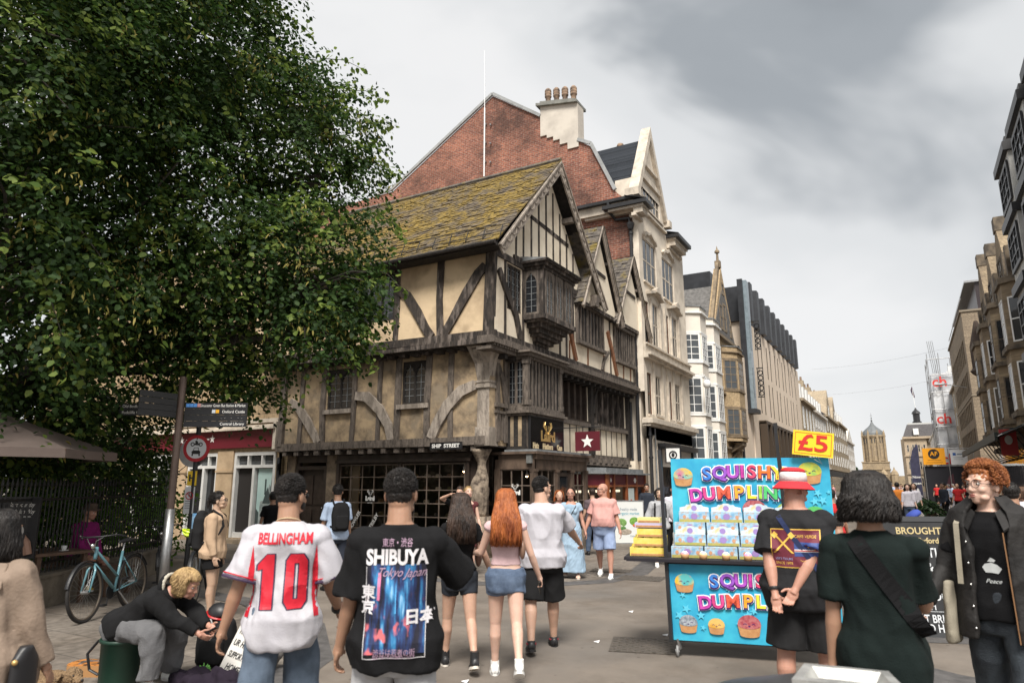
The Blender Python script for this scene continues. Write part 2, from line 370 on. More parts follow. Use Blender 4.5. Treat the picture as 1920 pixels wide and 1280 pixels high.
def band(pts,wd,z=.012):
 b=MB();A=[];B=[]
 for i,p in enumerate(pts):
  t=(Vector(pts[min(i+1,len(pts)-1)])-Vector(pts[max(i-1,0)])).normalized();q=Vector((-t.y,t.x))*wd/2;p=Vector(p);A.append(p+q);B.append(p-q)
 for i in range(len(pts)-1):b.face([(*A[i],z),(*B[i],z),(*B[i+1],z),(*A[i+1],z)])
 o=b.build('road_band',BAND);o['kind']='structure';return o
band([(-6.2,60),(-6.2,40),(-5.9,22),(-5.2,15.5),(-4.75,13.2),(-4.9,11.9),(-5.6,11.0),(-6.6,10.6),(-8.2,10.6),(-20,10.9)],.42)
band([(-30,8.2),(-12,7.7),(-8.5,7.3),(-6.6,6.5),(-5.3,5.3),(-4.6,3.8),(-4.3,2),(-4.3,-4)],.42)
band([(2.2,2),(2.0,6),(1.6,8.6),(.6,9.6),(-.6,9.2),(-.9,8.4),(0.1,7.6),(1.2,7.2)],.5)
ivm=mat('cast_iron',(.14,.12,.10),.7,base2=(.09,.08,.07),scale=30,bump=.8,bscale=90,metal=.3)
def cover(x,y,sx,sy,rz,lab):
 t=thing('manhole_cover',lab,'manhole cover',(x,y,.012),rz,world=False)
 b=MB();b.box(-sx/2,sx/2,-sy/2,sy/2,0,.006);b.build('plate',ivm,t)
 g=MB()
 for i in range(int(sx/.06)):
  for j in range(int(sy/.06)):
   if(i+j)%2:g.box(-sx/2+.02+i*.06,-sx/2+.06+i*.06,-sy/2+.02+j*.06,-sy/2+.06+j*.06,.006,.011)
 g.build('grid_pattern',ivm,t)
cover(-2.65,7.5,.7,.7,.3,'dark square manhole cover on the road left of the cart wheel')
cover(-5.35,13.4,.8,.5,.2,'manhole cover behind the strolling couple on the pavement')
cover(-4.45,12.6,.8,.6,.1,'manhole cover in the road left of the yellow boxes')
lit=mat('litter_paper',(.8,.8,.8),.7)
for i,(x,y)in enumerate(((-3.45,9.3),(-2.6,8.1),(-3.15,7.4),(-3.55,5.4))):
 b=MB();b.mesh([(x-.03,y-.02,.02),(x+.03,y-.025,.015),(x+.025,y+.02,.03),(x-.02,y+.03,.016),(x-.03,y-.02,.015),(x+.03,y-.025,.010),(x+.025,y+.02,.022),(x-.02,y+.03,.011)],[(0,1,2,3),(7,6,5,4),(0,4,5,1),(1,5,6,2),(2,6,7,3),(3,7,4,0)])
 tag(b.build('litter',lit),'small scrap of white paper lying on the road','litter','scraps of litter on the road')
# ---------------------------------------------------------------- timber framed corner building
T=thing('timber_framed_building','old jettied half-timbered corner building with mossy stone roof and gables','building',(-12,16,0))
XL,XC=-15.75,-8.3
A0=Fac((0,14.3,0),(1,0,0),(0,-1,0));A1=Fac((0,14.0,0),(1,0,0),(0,-1,0));A2=Fac((0,13.7,0),(1,0,0),(0,-1,0))
B0=Fac((-8.8,0,0),(0,1,0),(1,0,0));B1=Fac((-8.6,0,0),(0,1,0),(1,0,0));B2=Fac((-8.3,0,0),(0,1,0),(1,0,0))
# walls
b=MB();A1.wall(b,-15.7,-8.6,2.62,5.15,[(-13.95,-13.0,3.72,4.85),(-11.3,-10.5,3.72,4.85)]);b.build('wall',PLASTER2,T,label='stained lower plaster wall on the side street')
b=MB();A2.wall(b,-16,-8.3,5.15,7.6,[(-13.1,-11.42,5.95,7.3)]);b.build('wall',PLASTER,T)
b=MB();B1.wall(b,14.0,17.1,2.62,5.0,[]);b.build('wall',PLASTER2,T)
b=MB();B1.wall(b,17.1,23.5,2.5,5.0,[(17.2,19.9,3.6,4.85),(20.15,23.2,3.6,4.85)]);b.build('wall',PLASTER3,T)
b=MB();B2.wall(b,13.7,23.7,5.0,7.35,[(14.3,15.05,6.0,7.2),(18.4,20.55,5.9,7.15),(21.5,23.4,5.8,7.05)]);b.build('wall',PLASTER3,T)
b=MB();b.box(-15.7,-8.6,14.0,23.4,2.58,2.62);b.box(-16,-8.3,13.7,23.7,5.0,5.12);b.box(-15.7,-9.0,18.9,23.6,0,7);b.box(-16,-8.9,18.95,23.65,5.2,7.3);b.build('floor_slab',WOODK,T)
# ---- side street: upper storey frame
b=MB()
A2.beam(b,[(-16,5.25),(-12,5.27),(-8.25,5.23)],.2,-.05,.09,.01)
A2.beam(b,[(-16,7.44),(-12,7.45),(-8.3,7.42)],.2,-.05,.06,.01)
for u,w_ in((-11.32,.16),(-9.9,.2),(-13.15,.16),(-14.6,.16),(-15.8,.2)):
 A2.beam(b,[(u+rnd.uniform(-.03,.03),5.34),(u+rnd.uniform(-.03,.03),6.3),(u,7.36)],w_,-.04,.045,.012)
A2.beam(b,[(-8.45,5.3),(-8.42,6.4),(-8.38,7.4)],.27,-.05,.085,.015)
A2.beam(b,[(-11.3,6.75),(-10.98,6.55),(-10.62,6.05),(-10.35,5.6),(-10.15,5.34)],[.2,.24,.25,.22,.22],-.04,.06,.012)
A2.beam(b,[(-9.78,5.34),(-9.5,5.75),(-9.1,6.35),(-8.75,6.8),(-8.55,6.98)],[.22,.23,.26,.26,.24],-.04,.06,.012)
A2.beam(b,[(-14.55,6.8),(-14.2,6.5),(-13.7,5.9),(-13.4,5.34)],.22,-.04,.06,.012)
b.build('timber_frame',WOOD,T)
# jetty beam above the first floor
b=MB()
A2.beam(b,[(-16,5.12),(-12,5.1),(-8.2,5.09)],.12,-.25,.12,.02)
for i in range(20):
 u=-15.8+i*.38;A1.box(b,u,u+.16,4.93,5.05,-.1,.27)
b.build('jetty_beam',WOOD,T)
# ---- side street: first floor frame, paler and weathered
b=MB()
A1.beam(b,[(-15.8,2.72),(-13,2.74),(-10,2.73),(-8.7,2.72)],.2,-.05,.09,.015)
A1.beam(b,[(-15.65,2.75),(-15.62,4),(-15.62,5)],.2,-.05,.11,.015)
for u,z1,w_ in((-14.9,4.95,.14),(-14.05,4.95,.17),(-12.93,4.95,.17),(-12.02,4.95,.14),(-11.4,4.95,.18),(-10.42,4.95,.18),(-9.72,4.95,.14)):
 A1.beam(b,[(u+rnd.uniform(-.04,.04),2.82),(u+rnd.uniform(-.04,.04),3.8),(u,z1)],w_,-.04,.05,.014)
b.build('timber_frame',WOODG,T)
b=MB();A1.beam(b,[(-15.35,4.05),(-15.0,3.85),(-14.6,3.4),(-14.3,3.0),(-14.17,2.82)],[.2,.25,.25,.22,.2],-.04,.075,.015);b.build('curved_brace',WOODP,T)
b=MB();A1.beam(b,[(-12.85,4.05),(-12.45,4.0),(-12.0,3.65),(-11.68,3.2),(-11.58,2.82)],[.2,.26,.28,.25,.22],-.04,.085,.015);b.build('curved_brace',WOODP,T)
b=MB();A1.beam(b,[(-10.3,2.82),(-10.1,3.2),(-9.8,3.62),(-9.4,3.95),(-9.0,4.08)],[.26,.27,.27,.27,.26],-.04,.085,.015);b.build('curved_brace',WOODP,T)
# flared corner post with moulded capital
b=MB()
cp=Vector((-8.78,14.14,0))
for z0,z1,w0,w1 in((2.6,3.05,.42,.40),(3.05,4.0,.33,.33),(4.0,4.07,.42,.42),(4.07,4.13,.37,.37),(4.13,4.18,.41,.41),(4.18,4.6,.33,.44),(4.6,5.02,.44,.72)):
 k=.5*(w1-w0)
 r0=w0/2;r1=w1/2;sh=max(0,w1-.44)*.6
 c0=cp;c1=cp+Vector((sh*.2,-sh*.5,0))
 b.hexa([(c0.x-r0,c0.y-r0,z0),(c0.x+r0,c0.y-r0,z0),(c0.x+r0,c0.y+r0,z0),(c0.x-r0,c0.y+r0,z0),(c1.x-r1,c1.y-r1,z1),(c1.x+r1,c1.y-r1,z1),(c1.x+r1,c1.y+r1,z1),(c1.x-r1,c1.y+r1,z1)])
b.build('corner_post',WOODP,T)
# joist ends under the side street jetty
b=MB()
for i in range(17):
 u=-15.5+i*.4+rnd.uniform(-.03,.03);A1.box(b,u,u+rnd.uniform(.13,.18),2.49,2.61,-.35,.06+rnd.uniform(-.02,.02))
b.build('joist_ends',WOODG,T)
# leaded windows
def leaded(F,u0,u1,z0,z1,n,mf,parent,d=-.05,bars=True,gothic=False,fr=.06,mull=.07):
 m=MB()
 F.box(m,u0,u0+fr,z0,z1,d-.06,d+.025);F.box(m,u1-fr,u1,z0,z1,d-.06,d+.025)
 F.box(m,u0+fr,u1-fr,z0,z0+fr,d-.06,d+.025);F.box(m,u0+fr,u1-fr,z1-fr,z1,d-.06,d+.025)
 st=(u1-u0-fr)/n
 for i in range(1,n):
  c=u0+fr/2+st*i;F.box(m,c-mull/2,c+mull/2,z0+fr,z1-fr,d-.05,d+.018)
 if gothic:
  for i in range(n):
   a=u0+fr/2+st*i+mull/2;e_=a+st-mull;t=z1-fr
   for s_,x0 in((1,a),(-1,e_)):
    pts=[(x0,t),(x0+s_*(st-mull)/2,t),(x0+s_*(st-mull)*.3,t-.1),(x0+s_*(st-mull)*.16,t-.13),(x0,t-.24)]
    m.prism([F.P(p[0],p[1],d-.02)for p in pts],F.n*.05)
 o=m.build('window',mf,parent)
 g=MB();g.face([F.P(u0+fr*.5,z0+fr*.5,d),F.P(u1-fr*.5,z0+fr*.5,d),F.P(u1-fr*.5,z1-fr*.5,d),F.P(u0+fr*.5,z1-fr*.5,d)]);g.build('pane',GLASS,o)
 if bars:
  l=MB();zz=z0+fr+.16
  while zz<z1-fr-.05:
   F.box(l,u0+fr,u1-fr,zz,zz+.012,d-.01,d+.012);zz+=.17
  for i in range(n):
   c=u0+fr/2+st*(i+.5);F.box(l,c-.006,c+.006,z0+fr,z1-fr,d-.01,d+.014)
  l.build('glazing_lead',LEAD,o)
 return o
leaded(A1,-13.95,-13.0,3.72,4.85,2,WOODK,T,gothic=True);leaded(A1,-11.3,-10.5,3.72,4.85,2,WOODK,T,gothic=True)
leaded(A2,-13.1,-11.42,5.95,7.3,4,WOODK,T,gothic=True)
for u in(-14.0,-11.4):b=MB();A1.box(b,u,u+1.0,3.6,3.72,-.04,.1);b.build('sill',WOODP,T)
# ---- main street upper frame
b=MB()
B2.beam(b,[(13.66,5.22),(18,5.22),(23.75,5.2)],.14,-.04,.06,.01)
B2.beam(b,[(13.7,7.3),(18,7.3),(23.7,7.25)],.16,-.04,.05,.01)
for u,z0,z1,w_ in((14.2,5.3,7.25,.13),(15.12,5.3,7.25,.13),(17.3,5.3,7.25,.14),(17.75,5.3,7.25,.14),(15.7,5.3,5.9,.09),(16.4,5.3,6.3,.12),(18.25,5.3,7.2,.12),(21.2,5.3,7.2,.13)):
 B2.beam(b,[(u+rnd.uniform(-.02,.02),z0),(u,z1)],w_*.8,-.03,.018,.01)
B2.beam(b,[(13.85,6.9),(14.25,6.4),(14.7,5.9),(14.95,5.3)],.2,-.03,.06,.01)
B2.beam(b,[(17.2,6.2),(16.85,6.05),(16.5,5.7),(16.35,5.3)],.2,-.03,.06,.01)
b.build('timber_frame',WOOD,T)
b=MB()
B2.beam(b,[(17.7,6.7),(18.0,6.1),(18.35,5.3)],.17,-.03,.07,.01)
B2.beam(b,[(20.95,6.7),(21.3,6.1),(21.7,5.3)],.17,-.03,.07,.01)
for u in(17.95,19.3,20.6,22.4,23.1):B2.beam(b,[(u,5.3),(u+.03,5.85)],.08,-.03,.016,.01)
b.build('repair_timber',WOODR,T)
b=MB();B2.beam(b,[(20.4,5.3),(20.6,5.7),(21.0,6.0)],.13,-.03,.06,.01);B2.beam(b,[(23.5,5.3),(23.6,7.2)],.16,-.03,.06,.01);b.build('timber_frame',WOODG,T)
# windows of the main street, upper storey
leaded(B2,14.3,15.05,6.0,7.2,3,WOOD,T)
def mullioned(F,u0,u1,z0,z1,n,d0,d1,mw,mf,parent):
 b=MB();F.box(b,u0-.05,u1+.05,z1,z1+.1,d0,d1+.05);F.box(b,u0-.05,u1+.05,z0-.1,z0,d0,d1+.07)
 F.box(b,u0-.03,u0+.06,z0,z1,d0,d1);F.box(b,u1-.06,u1+.03,z0,z1,d0,d1)
 for i in range(1,n):
  c=u0+(u1-u0)*i/n;F.box(b,c-mw/2,c+mw/2,z0,z1,d0+.03,d1-.01+rnd.uniform(-.015,.015))
 o=b.build('window',mf,parent)
 g=MB();g.face([F.P(u0,z0,d1-.05),F.P(u1,z0,d1-.05),F.P(u1,z1,d1-.05),F.P(u0,z1,d1-.05)]);g.build('pane',GLASS,o);return o
mullioned(B2,18.45,20.5,5.95,7.08,8,-.1,.08,.07,WOODG,T)
mullioned(B2,21.55,23.35,5.85,6.98,8,-.1,.08,.07,WOODG,T)
# upper oriel
OR=Fac((-7.75,0,0),(0,1,0),(1,0,0));OS=Fac((0,15.2,0),(1,0,0),(0,-1,0));OE=Fac((0,17.05,0),(1,0,0),(0,1,0))
b=MB()
for z0,z1,e_ in((7.2,7.28,.06),(7.28,7.36,.13),(7.36,7.42,.2)):b.box(-8.35,-7.75+e_,15.2-e_,17.05+e_,z0,z1)
for z0,z1,e_ in((5.88,6.0,.06),(5.82,5.88,0),(5.7,5.82,-.12),(5.58,5.7,-.22),(5.5,5.58,-.28),(5.4,5.5,-.4),(5.32,5.4,-.5)):b.box(-8.35,-7.75+e_,15.2-e_*1.1,17.05+e_*1.1,z0,z1)
for x,y in((-7.79,15.24),(-7.79,17.01),(-7.79,15.86),(-7.79,16.42)):b.box(x-.07,x+.05,y-.07,y+.07,6.0,7.2)
OR_o=b.build('oriel',WOOD,T)
leaded(OR,15.31,15.79,6.0,7.2,2,WOODG,OR_o,d=.005,gothic=True);leaded(OR,15.93,16.35,6.0,7.2,2,WOODG,OR_o,d=.005,gothic=True);leaded(OR,16.49,16.95,6.0,7.2,2,WOODG,OR_o,d=.005,gothic=True)
leaded(OS,-8.3,-7.86,6.0,7.2,1,WOODG,OR_o,d=.005,gothic=True);leaded(OE,-8.3,-7.86,6.0,7.2,1,WOODG,OR_o,d=-.06)
b=MB();b.mesh([(-8.3,15.0,7.56),(-8.3,17.25,7.56),(-7.5,17.25,7.42),(-7.5,15.0,7.42),(-8.3,15.0,7.42),(-8.3,17.25,7.42)],[(0,3,2,1),(0,4,3),(1,2,5),(3,4,5,2)]);b.build('lead_roof',LEAD,OR_o)
# dentil cornice along the main street jetty
b=MB()
B2.box(b,13.4,23.75,4.98,5.1,-.3,.16);B2.box(b,13.4,23.7,5.1,5.16,-.3,.1)
for i in range(84):B2.box(b,13.5+i*.122,13.56+i*.122,4.92,4.98,-.1,.13)
B2.box(b,13.45,23.6,4.84,4.92,-.35,.06)
b.build('cornice',WOODG,T)
b=MB()
for i in range(22):B1.box(b,14.2+i*.43,14.34+i*.43,4.72,4.84,-.1,.3)
B1.beam(b,[(17.1,2.6),(17.1,4.9)],.22,-.1,.1,.01);B1.beam(b,[(20.02,2.6),(20.02,4.9)],.22,-.1,.12,.01);B1.beam(b,[(23.35,2.6),(23.35,4.9)],.22,-.1,.12,.01)
for u in(17.15,20.1):
 B1.beam(b,[(u,3.9),(u+.08,4.4),(u+.35,4.75)],.06,.1,.16)
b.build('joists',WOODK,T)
# deep recessed first floor windows
for u0,u1 in((17.25,19.88),(20.2,23.15)):
 m=MB();n=6
 for i in range(n+1):c=u0+(u1-u0)*i/n;B1.box(m,c-.08,c+.08,3.6,4.85,-.2,-.02)
 B1.box(m,u0,u1,3.5,3.62,-.2,.07);B1.box(m,u0,u1,4.75,4.85,-.2,0)
 o=m.build('window',MATS['shopfront_brown']if u0<18 else WOOD,T);g=MB();g.face([B1.P(u0,3.6,-.15),B1.P(u1,3.6,-.15),B1.P(u1,4.8,-.15),B1.P(u0,4.8,-.15)]);g.build('pane',GLASS,o)
b=MB()
for i in range(14):
 u=17.1+i*.475;B1.beam(b,[(u,2.6),(u,3.5)],.055,-.02,.012,.006)
B1.box(b,17.0,23.5,3.44,3.56,-.02,.1)
b.build('timber_frame',WOODG,T)
b=MB()
for i in range(13):
 u=17.1+i*.48;B1.box(b,u,u+.2,2.36,2.5,-.2,.2);B1.box(b,u+.04,u+.16,2.28,2.36,-.2,.26)
B1.box(b,17,23.5,2.5,2.6,-.05,.08);b.build('joist_ends',WOODG,T)
# first floor corner: posts, rails and lower bay window with dark boards
b=MB()
for u in(14.32,14.7):B1.beam(b,[(u,2.7),(u,4.85)],.13,-.03,.06,.01)
B1.box(b,14.2,14.9,3.55,3.65,-.03,.09);B1.box(b,14.2,14.9,3.4,3.46,-.03,.07)
for i in range(5):B1.box(b,14.25+i*.14,14.32+i*.14,2.75,3.4,-.02,.04)
B1.beam(b,[(14.35,4.6),(14.55,4.3),(14.68,3.7)],.13,-.02,.05,.008)
b.build('timber_frame',WOODG,T)
LB=Fac((-8.0,0,0),(0,1,0),(1,0,0));LS=Fac((0,14.8,0),(1,0,0),(0,-1,0));LE=Fac((0,16.75,0),(1,0,0),(0,1,0))
b=MB()
for z0,z1,e_ in((4.78,4.84,.05),(4.84,4.92,.12),(4.92,4.97,.2)):b.box(-8.62,-8.0+e_,14.8-e_,16.75+e_,z0,z1)
for z0,z1,e_ in((3.42,3.48,.12),(3.48,3.56,.06),(3.56,3.62,.03),(3.36,3.42,.04)):b.box(-8.62,-8.0+e_,14.8-e_,16.75+e_,z0,z1)
b.box(-8.62,-8.02,14.82,16.73,2.5,3.36)
for x,y in((-8.04,14.84),(-8.04,16.71)):
 b.box(x-.07,x+.06,y-.07,y+.06,3.62,4.78);b.box(x-.09,x+.085,y-.095,y+.085,3.62,3.75);b.box(x-.09,x+.085,y-.095,y+.085,4.66,4.78)
b.box(-8.62,-7.95,14.76,16.8,2.44,2.5)
LB_o=b.build('bay_window',WOODG,T,label='lower bay window with grey weathered mullions')
m=MB();n=9
for i in range(1,n):c=14.9+(16.65-14.9)*i/n;LB.box(m,c-.032,c+.032,3.62,4.78,-.06,-.01+rnd.uniform(-.01,.01))
m.build('mullions',WOODG,LB_o);g=MB();g.face([LB.P(14.9,3.62,-.045),LB.P(16.65,3.62,-.045),LB.P(16.65,4.78,-.045),LB.P(14.9,4.78,-.045)]);g.build('pane',GLASS,LB_o)
leaded(LS,-8.6,-8.1,3.62,4.78,2,WOODG,LB_o,d=-.06);leaded(LE,-8.6,-8.1,3.62,4.78,2,WOODG,LB_o,d=-.06)
b=MB()
for x in(-8.55,-8.33,-8.1):b.box(x-.06,x+.06,14.79,14.82,2.5,3.36)
b.box(-8.6,-8.02,14.785,14.82,2.52,2.6);b.build('timber_frame',WOODK,T)
b=MB();b.box(-8.49,-8.38,14.80,14.822,2.62,3.34);b.box(-8.27,-8.16,14.80,14.822,2.62,3.34);b.build('plaster_panel',PLASTER2,T)
# ---- roofs: individual stone slates with moss
ROOFM=mat('mossy_slate',(.15,.12,.085),.95,base2=(.06,.048,.038),scale=6,lo=.35,hi=.65,bump=.8,bscale=40)
t_=ROOFM.node_tree;bs=t_.nodes['Principled BSDF'];prev=bs.inputs['Base Color'].links[0].from_socket
c_=t_.nodes.new('ShaderNodeTexCoord');g1=t_.nodes.new('ShaderNodeTexNoise');g1.inputs['Scale'].default_value=1.1;g1.inputs['Detail'].default_value=9;g1.inputs['Roughness'].default_value=.72
t_.links.new(c_.outputs['Object'],g1.inputs['Vector'])
g2=t_.nodes.new('ShaderNodeValToRGB');g2.color_ramp.elements[0].position=.42;g2.color_ramp.elements[1].position=.53;t_.links.new(g1.outputs[0],g2.inputs[0])
g3=t_.nodes.new('ShaderNodeTexNoise');g3.inputs['Scale'].default_value=11;t_.links.new(c_.outputs['Object'],g3.inputs['Vector'])
g4=t_.nodes.new('ShaderNodeValToRGB');g4.color_ramp.elements[0].position=.35;g4.color_ramp.elements[0].color=(.085,.06,.018,1);g4.color_ramp.elements[1].position=.65;g4.color_ramp.elements[1].color=(.25,.17,.035,1);t_.links.new(g3.outputs[0],g4.inputs[0])
gx=t_.nodes.new('ShaderNodeMix');gx.data_type='RGBA';t_.links.new(g2.outputs[0],gx.inputs[0]);t_.links.new(prev,gx.inputs[6]);t_.links.new(g4.outputs[0],gx.inputs[7]);t_.links.new(gx.outputs[2],bs.inputs['Base Color'])
SLATEB=mat('bare_stone_slate',(.15,.13,.11),.95,base2=(.06,.052,.045),scale=6,lo=.35,hi=.65,bump=.8,bscale=40,col3=(.16,.12,.03),s3=3)
def slates(name,m,parent,eave0,eave1,ridge0,ridge1,row=.17,sw=.24,th=.028,rag=.012):
 """courses of slates between an eave line and a ridge line"""
 e0,e1,r0,r1=map(Vector,(eave0,eave1,ridge0,ridge1));b=MB()
 nrow=int(((r0-e0).length+(r1-e1).length)/2/row);nn=((e1-e0).cross(r0-e0)).normalized()
 if nn.z<0:nn=-nn
 for i in range(nrow+1):
  f0=i/nrow;f1=min(1,(i+1.6)/nrow);a0=e0.lerp(r0,f0);a1=e1.lerp(r1,f0);c0=e0.lerp(r0,f1);c1=e1.lerp(r1,f1)
  ln=(a1-a0).length;n=max(1,int(ln/sw));off=rnd.random()
  cuts=[0]+sorted(min(1,max(0,(k+off+rnd.uniform(-.2,.2))/n))for k in range(n))+[1]
  for p,q in zip(cuts,cuts[1:]):
   if(q-p)*ln<.03:continue
   lift=nn*(th*rnd.uniform(.7,1.6));lo=nn*rnd.uniform(-.004,.012);s=(e0-r0).normalized()*rnd.uniform(0,rag*2)
   p_=p+.004/ln
   B_=[a0.lerp(a1,p_)+lo+s,a0.lerp(a1,q)+lo+s,c0.lerp(c1,q),c0.lerp(c1,p_)]
   b.hexa(B_[:4]+[B_[0]+lift,B_[1]+lift,B_[2]+lift*.5,B_[3]+lift*.5])
 return b.build(name,m,parent)
RY,RZ=16.67,10.9
slates('roof',ROOFM,T,(-16.4,13.25,7.42),(-7.95,13.25,7.42),(-16.4,RY,RZ),(-7.85,RY,RZ),row=.135,sw=.20)
b=MB()
b.hexa([(-16.3,13.3,7.34),(-8.02,13.3,7.34),(-8.02,RY,RZ-.1),(-16.3,RY,RZ-.1),(-16.3,13.3,7.39),(-8.02,13.3,7.39),(-8.02,RY,RZ-.03),(-16.3,RY,RZ-.03)])
b.hexa([(-16.3,20.1,7.34),(-16.3,RY,RZ-.1),(-8.02,RY,RZ-.1),(-8.02,20.1,7.34),(-16.3,20.1,7.39),(-16.3,RY,RZ-.03),(-8.02,RY,RZ-.03),(-8.02,20.1,7.39)])
b.build('roof_boards',WOODK,T)
slates('roof',SLATEB,T,(-7.9,19.95,7.35),(-16.3,19.95,7.35),(-7.9,RY+.02,RZ),(-16.3,RY+.02,RZ),row=.2,sw=.3)
b=MB();b.tube([(-16.4,RY,RZ+.03),(-12,RY,RZ+.035),(-7.86,RY,RZ+.03)],.08,6);b.build('ridge_stones',SLATEB,T)
b=MB();b.box(-16.4,-16.05,13.4,20,5,7.4);b.face([(-16.05,13.3,7.35),(-16.05,20.1,7.35),(-16.05,RY,RZ-.05)]);b.build('wall',PLASTER,T)
# gable walls
def gable(y0,y1,zb,yc,zt,x,m,name='gable_wall'):
 b=MB();b.face([(x,y0,zb),(x,y1,zb),(x,yc,zt)]);return b.build(name,m,T)
gable(13.75,19.5,7.3,RY,10.65,-8.3,PLASTER3)
b=MB()
def gb(pts,wd,d1=.015):B2.beam(b,pts,wd,-.02,d1,.006)
gb([(14.6,7.42),(18.8,7.42)],.16,.06)
gb([(15.35,8.9),(16.7,8.85),(18.0,8.78)],.13)
gb([(14.9,8.45),(15.2,8.7),(15.6,9.3)],.08)
for u in(14.75,15.15,15.6,16.05,16.5,16.95,17.4,17.85,18.3):gb([(u,7.5),(u+.02,RZ-abs(u-RY)*1.09-.5)],.085)
b.build('timber_frame',WOOD,T)
# carved bargeboards
def bargeboard(y0,z0,yc,zc,y1,z1,x,m,wd=.26,th=.05,carved=True):
 b=MB()
 for(ya,za)in((y0,z0),(y1,z1)):
  t=Vector((0,yc-ya,zc-za)).normalized();q=Vector((0,-t.z,t.y));
  if q.z>0:q=-q
  p0=Vector((x,ya,za))-t*.15;p1=Vector((x,yc,zc))
  b.prism([p0,p1,p1+Vector((0,0,-wd*1.5)),p0+q*wd],(th,0,0))
  b.prism([p0,p1,p1+Vector((0,0,-.06)),p0+q*.05],(th+.04,0,0))
  if carved:
   ln=(p1-p0).length;n=int(ln/.17)
   for i in range(n):
    c=p0+t*(i+.6)*ln/n+q*wd*.55+Vector((th,0,0));s_=1 if i%2 else-1
    b.tube([c-t*.07+q*.06*s_,c+q*.02,c+t*.07-q*.06*s_],[.018,.028,.018],5)
   b.tube([p0+q*wd+Vector((th*.6,0,0)),p1+q*wd*.9+Vector((th*.6,0,0))-t*.1],.022,5)
 return b.build('bargeboard',m,T)
bargeboard(13.32,7.38,RY,RZ+.0,19.9,7.3,-7.92,WOODP)
for q in((-7.95,17.55,17.72,9.35,9.5),(-7.95,15.9,16.02,9.6,9.72),(-7.9,19.2,19.5,7.3,7.5),(-7.9,19.1,19.35,7.12,7.3)):b=MB();b.box(-8.3,*q);b.build('purlin_end',WOODG,T)
for(y0,yc,zt,y1,zb)in((18.35,20.0,10.05,21.65,7.1),(21.2,22.9,9.85,24.6,7.1)):
 gable(y0+.2,y1-.2,zb+.1,yc,zt-.35,-8.12,PLASTER3);b=MB();b.box(-8.3,-8.12,y0+.25,y1-.25,zb,zb+.12);b.build('sill',WOOD,T)
 slates('roof',SLATEB,T,(-11.5,y0,zb),(-8.0,y0,zb),(-11.5,yc,zt),(-7.97,yc,zt),row=.16,sw=.22)
 slates('roof',SLATEB,T,(-7.9,y1,zb),(-11.5,y1,zb),(-7.9,yc+.02,zt),(-11.5,yc+.02,zt),row=.16,sw=.22)
 b=MB()
 for ys in(y0,y1):b.mesh([(-11.5,ys,zb-.06),(-7.98,ys,zb-.06),(-7.98,yc,zt-.1),(-11.5,yc,zt-.1),(-11.5,ys,zb-.02),(-7.98,ys,zb-.02),(-7.98,yc,zt-.05),(-11.5,yc,zt-.05)],[(0,1,2,3),(4,7,6,5),(0,4,5,1),(1,5,6,2)])
 b.build('roof_boards',WOODK,T)
 bargeboard(y0,zb,yc,zt,y1,zb,-8.02,WOODP,wd=.14,carved=False)
 b=MB();B2.beam(b,[(yc-.45,zb+1.35),(yc+.45,zb+1.3)],.1,.16,.22);b.box(-8.3,-8.02,yc+.5,yc+.62,zt-1.2,zt-1.1);b.build('timber_frame',WOOD,T)
# gutter and snow guard along the side street eave
b=MB();b.tube([(-16.5,13.18,7.36),(-7.98,13.18,7.36)],.06,8)
b.box(-16.3,-7.98,13.22,13.62,7.28,7.36);b.build('gutter',WOODK,T)
b=MB()
sl=Vector((0,RY-13.25,RZ-7.42)).normalized()
p=lambda x,s:Vector((x,13.25,7.5))+sl*s
for i in range(17):
 x=-15.9+i*.5;b.tube([p(x,.05),p(x,.32)+Vector((0,-.06,.12))],.012,5)
for s,h in((.36,.13),(.1,.03)):b.tube([p(-16,s)+Vector((0,-.06,h)),p(-8.1,s)+Vector((0,-.06,h))],.012,5)
b.build('snow_guard',BLACKP,T)
# ---------------------------------------------------------------- ground floor of the timber building
b=MB()
A0.wall(b,-15.7,-8.8,0,2.62,[(-15.2,-14.15,0,2.3),(-13.62,-11.55,.55,2.22),(-11.45,-9.45,.55,2.22)],dep=.12)
b.build('wall',SHOPW,T)
RIS=mat('stall_riser_stone',(.33,.26,.18),.9,base2=(.2,.155,.11),scale=3,lo=.3,hi=.65,bump=.5,bscale=25,col3=(.12,.1,.08),s3=2)
b=MB();A0.box(b,-14.02,-9.2,0,.5,0,.1);A0.box(b,-14.02,-9.2,.02,.16,.1,.15);b.build('stall_riser',RIS,T)
b=MB();A0.box(b,-14.05,-13.68,0,2.5,0,.07);A0.box(b,-15.6,-15.3,0,2.5,0,.06);b.build('plaster_pier',mat('brown_plaster',(.21,.16,.11),.9,var=.45,scale=4,bump=.4),T)
b=MB();A0.box(b,-13.68,-9.25,2.26,2.34,0,.14);A0.box(b,-13.68,-9.25,2.34,2.46,0,.08);A0.box(b,-13.68,-9.25,.5,.56,0,.16)
for u in(-13.68,-11.52,-9.42):A0.box(b,u,u+.1,.56,2.26,0,.09)
A0.box(b,-15.25,-14.1,2.1,2.2,0,.06);A0.box(b,-15.27,-15.17,0,2.2,0,.05);A0.box(b,-14.17,-14.07,0,2.2,0,.05);b.build('shopfront_frame',SHOPW,T)
d=MB();d.box(-15.17,-14.17,14.4,14.44,.12,2.12)
for z0,z1 in((.3,1.0),(1.15,1.95)):
 for x0 in(-15.07,-14.62):d.box(x0,x0+.38,14.37,14.4,z0,z1)
dd=d.build('door',SHOPW,T);h=MB();h.ell((-14.28,14.36,1.05),.03);h.build('handle',CHROME,dd)
BAR=mat('glazing_bar_wood',(.15,.115,.09),.6,var=.4,scale=5)
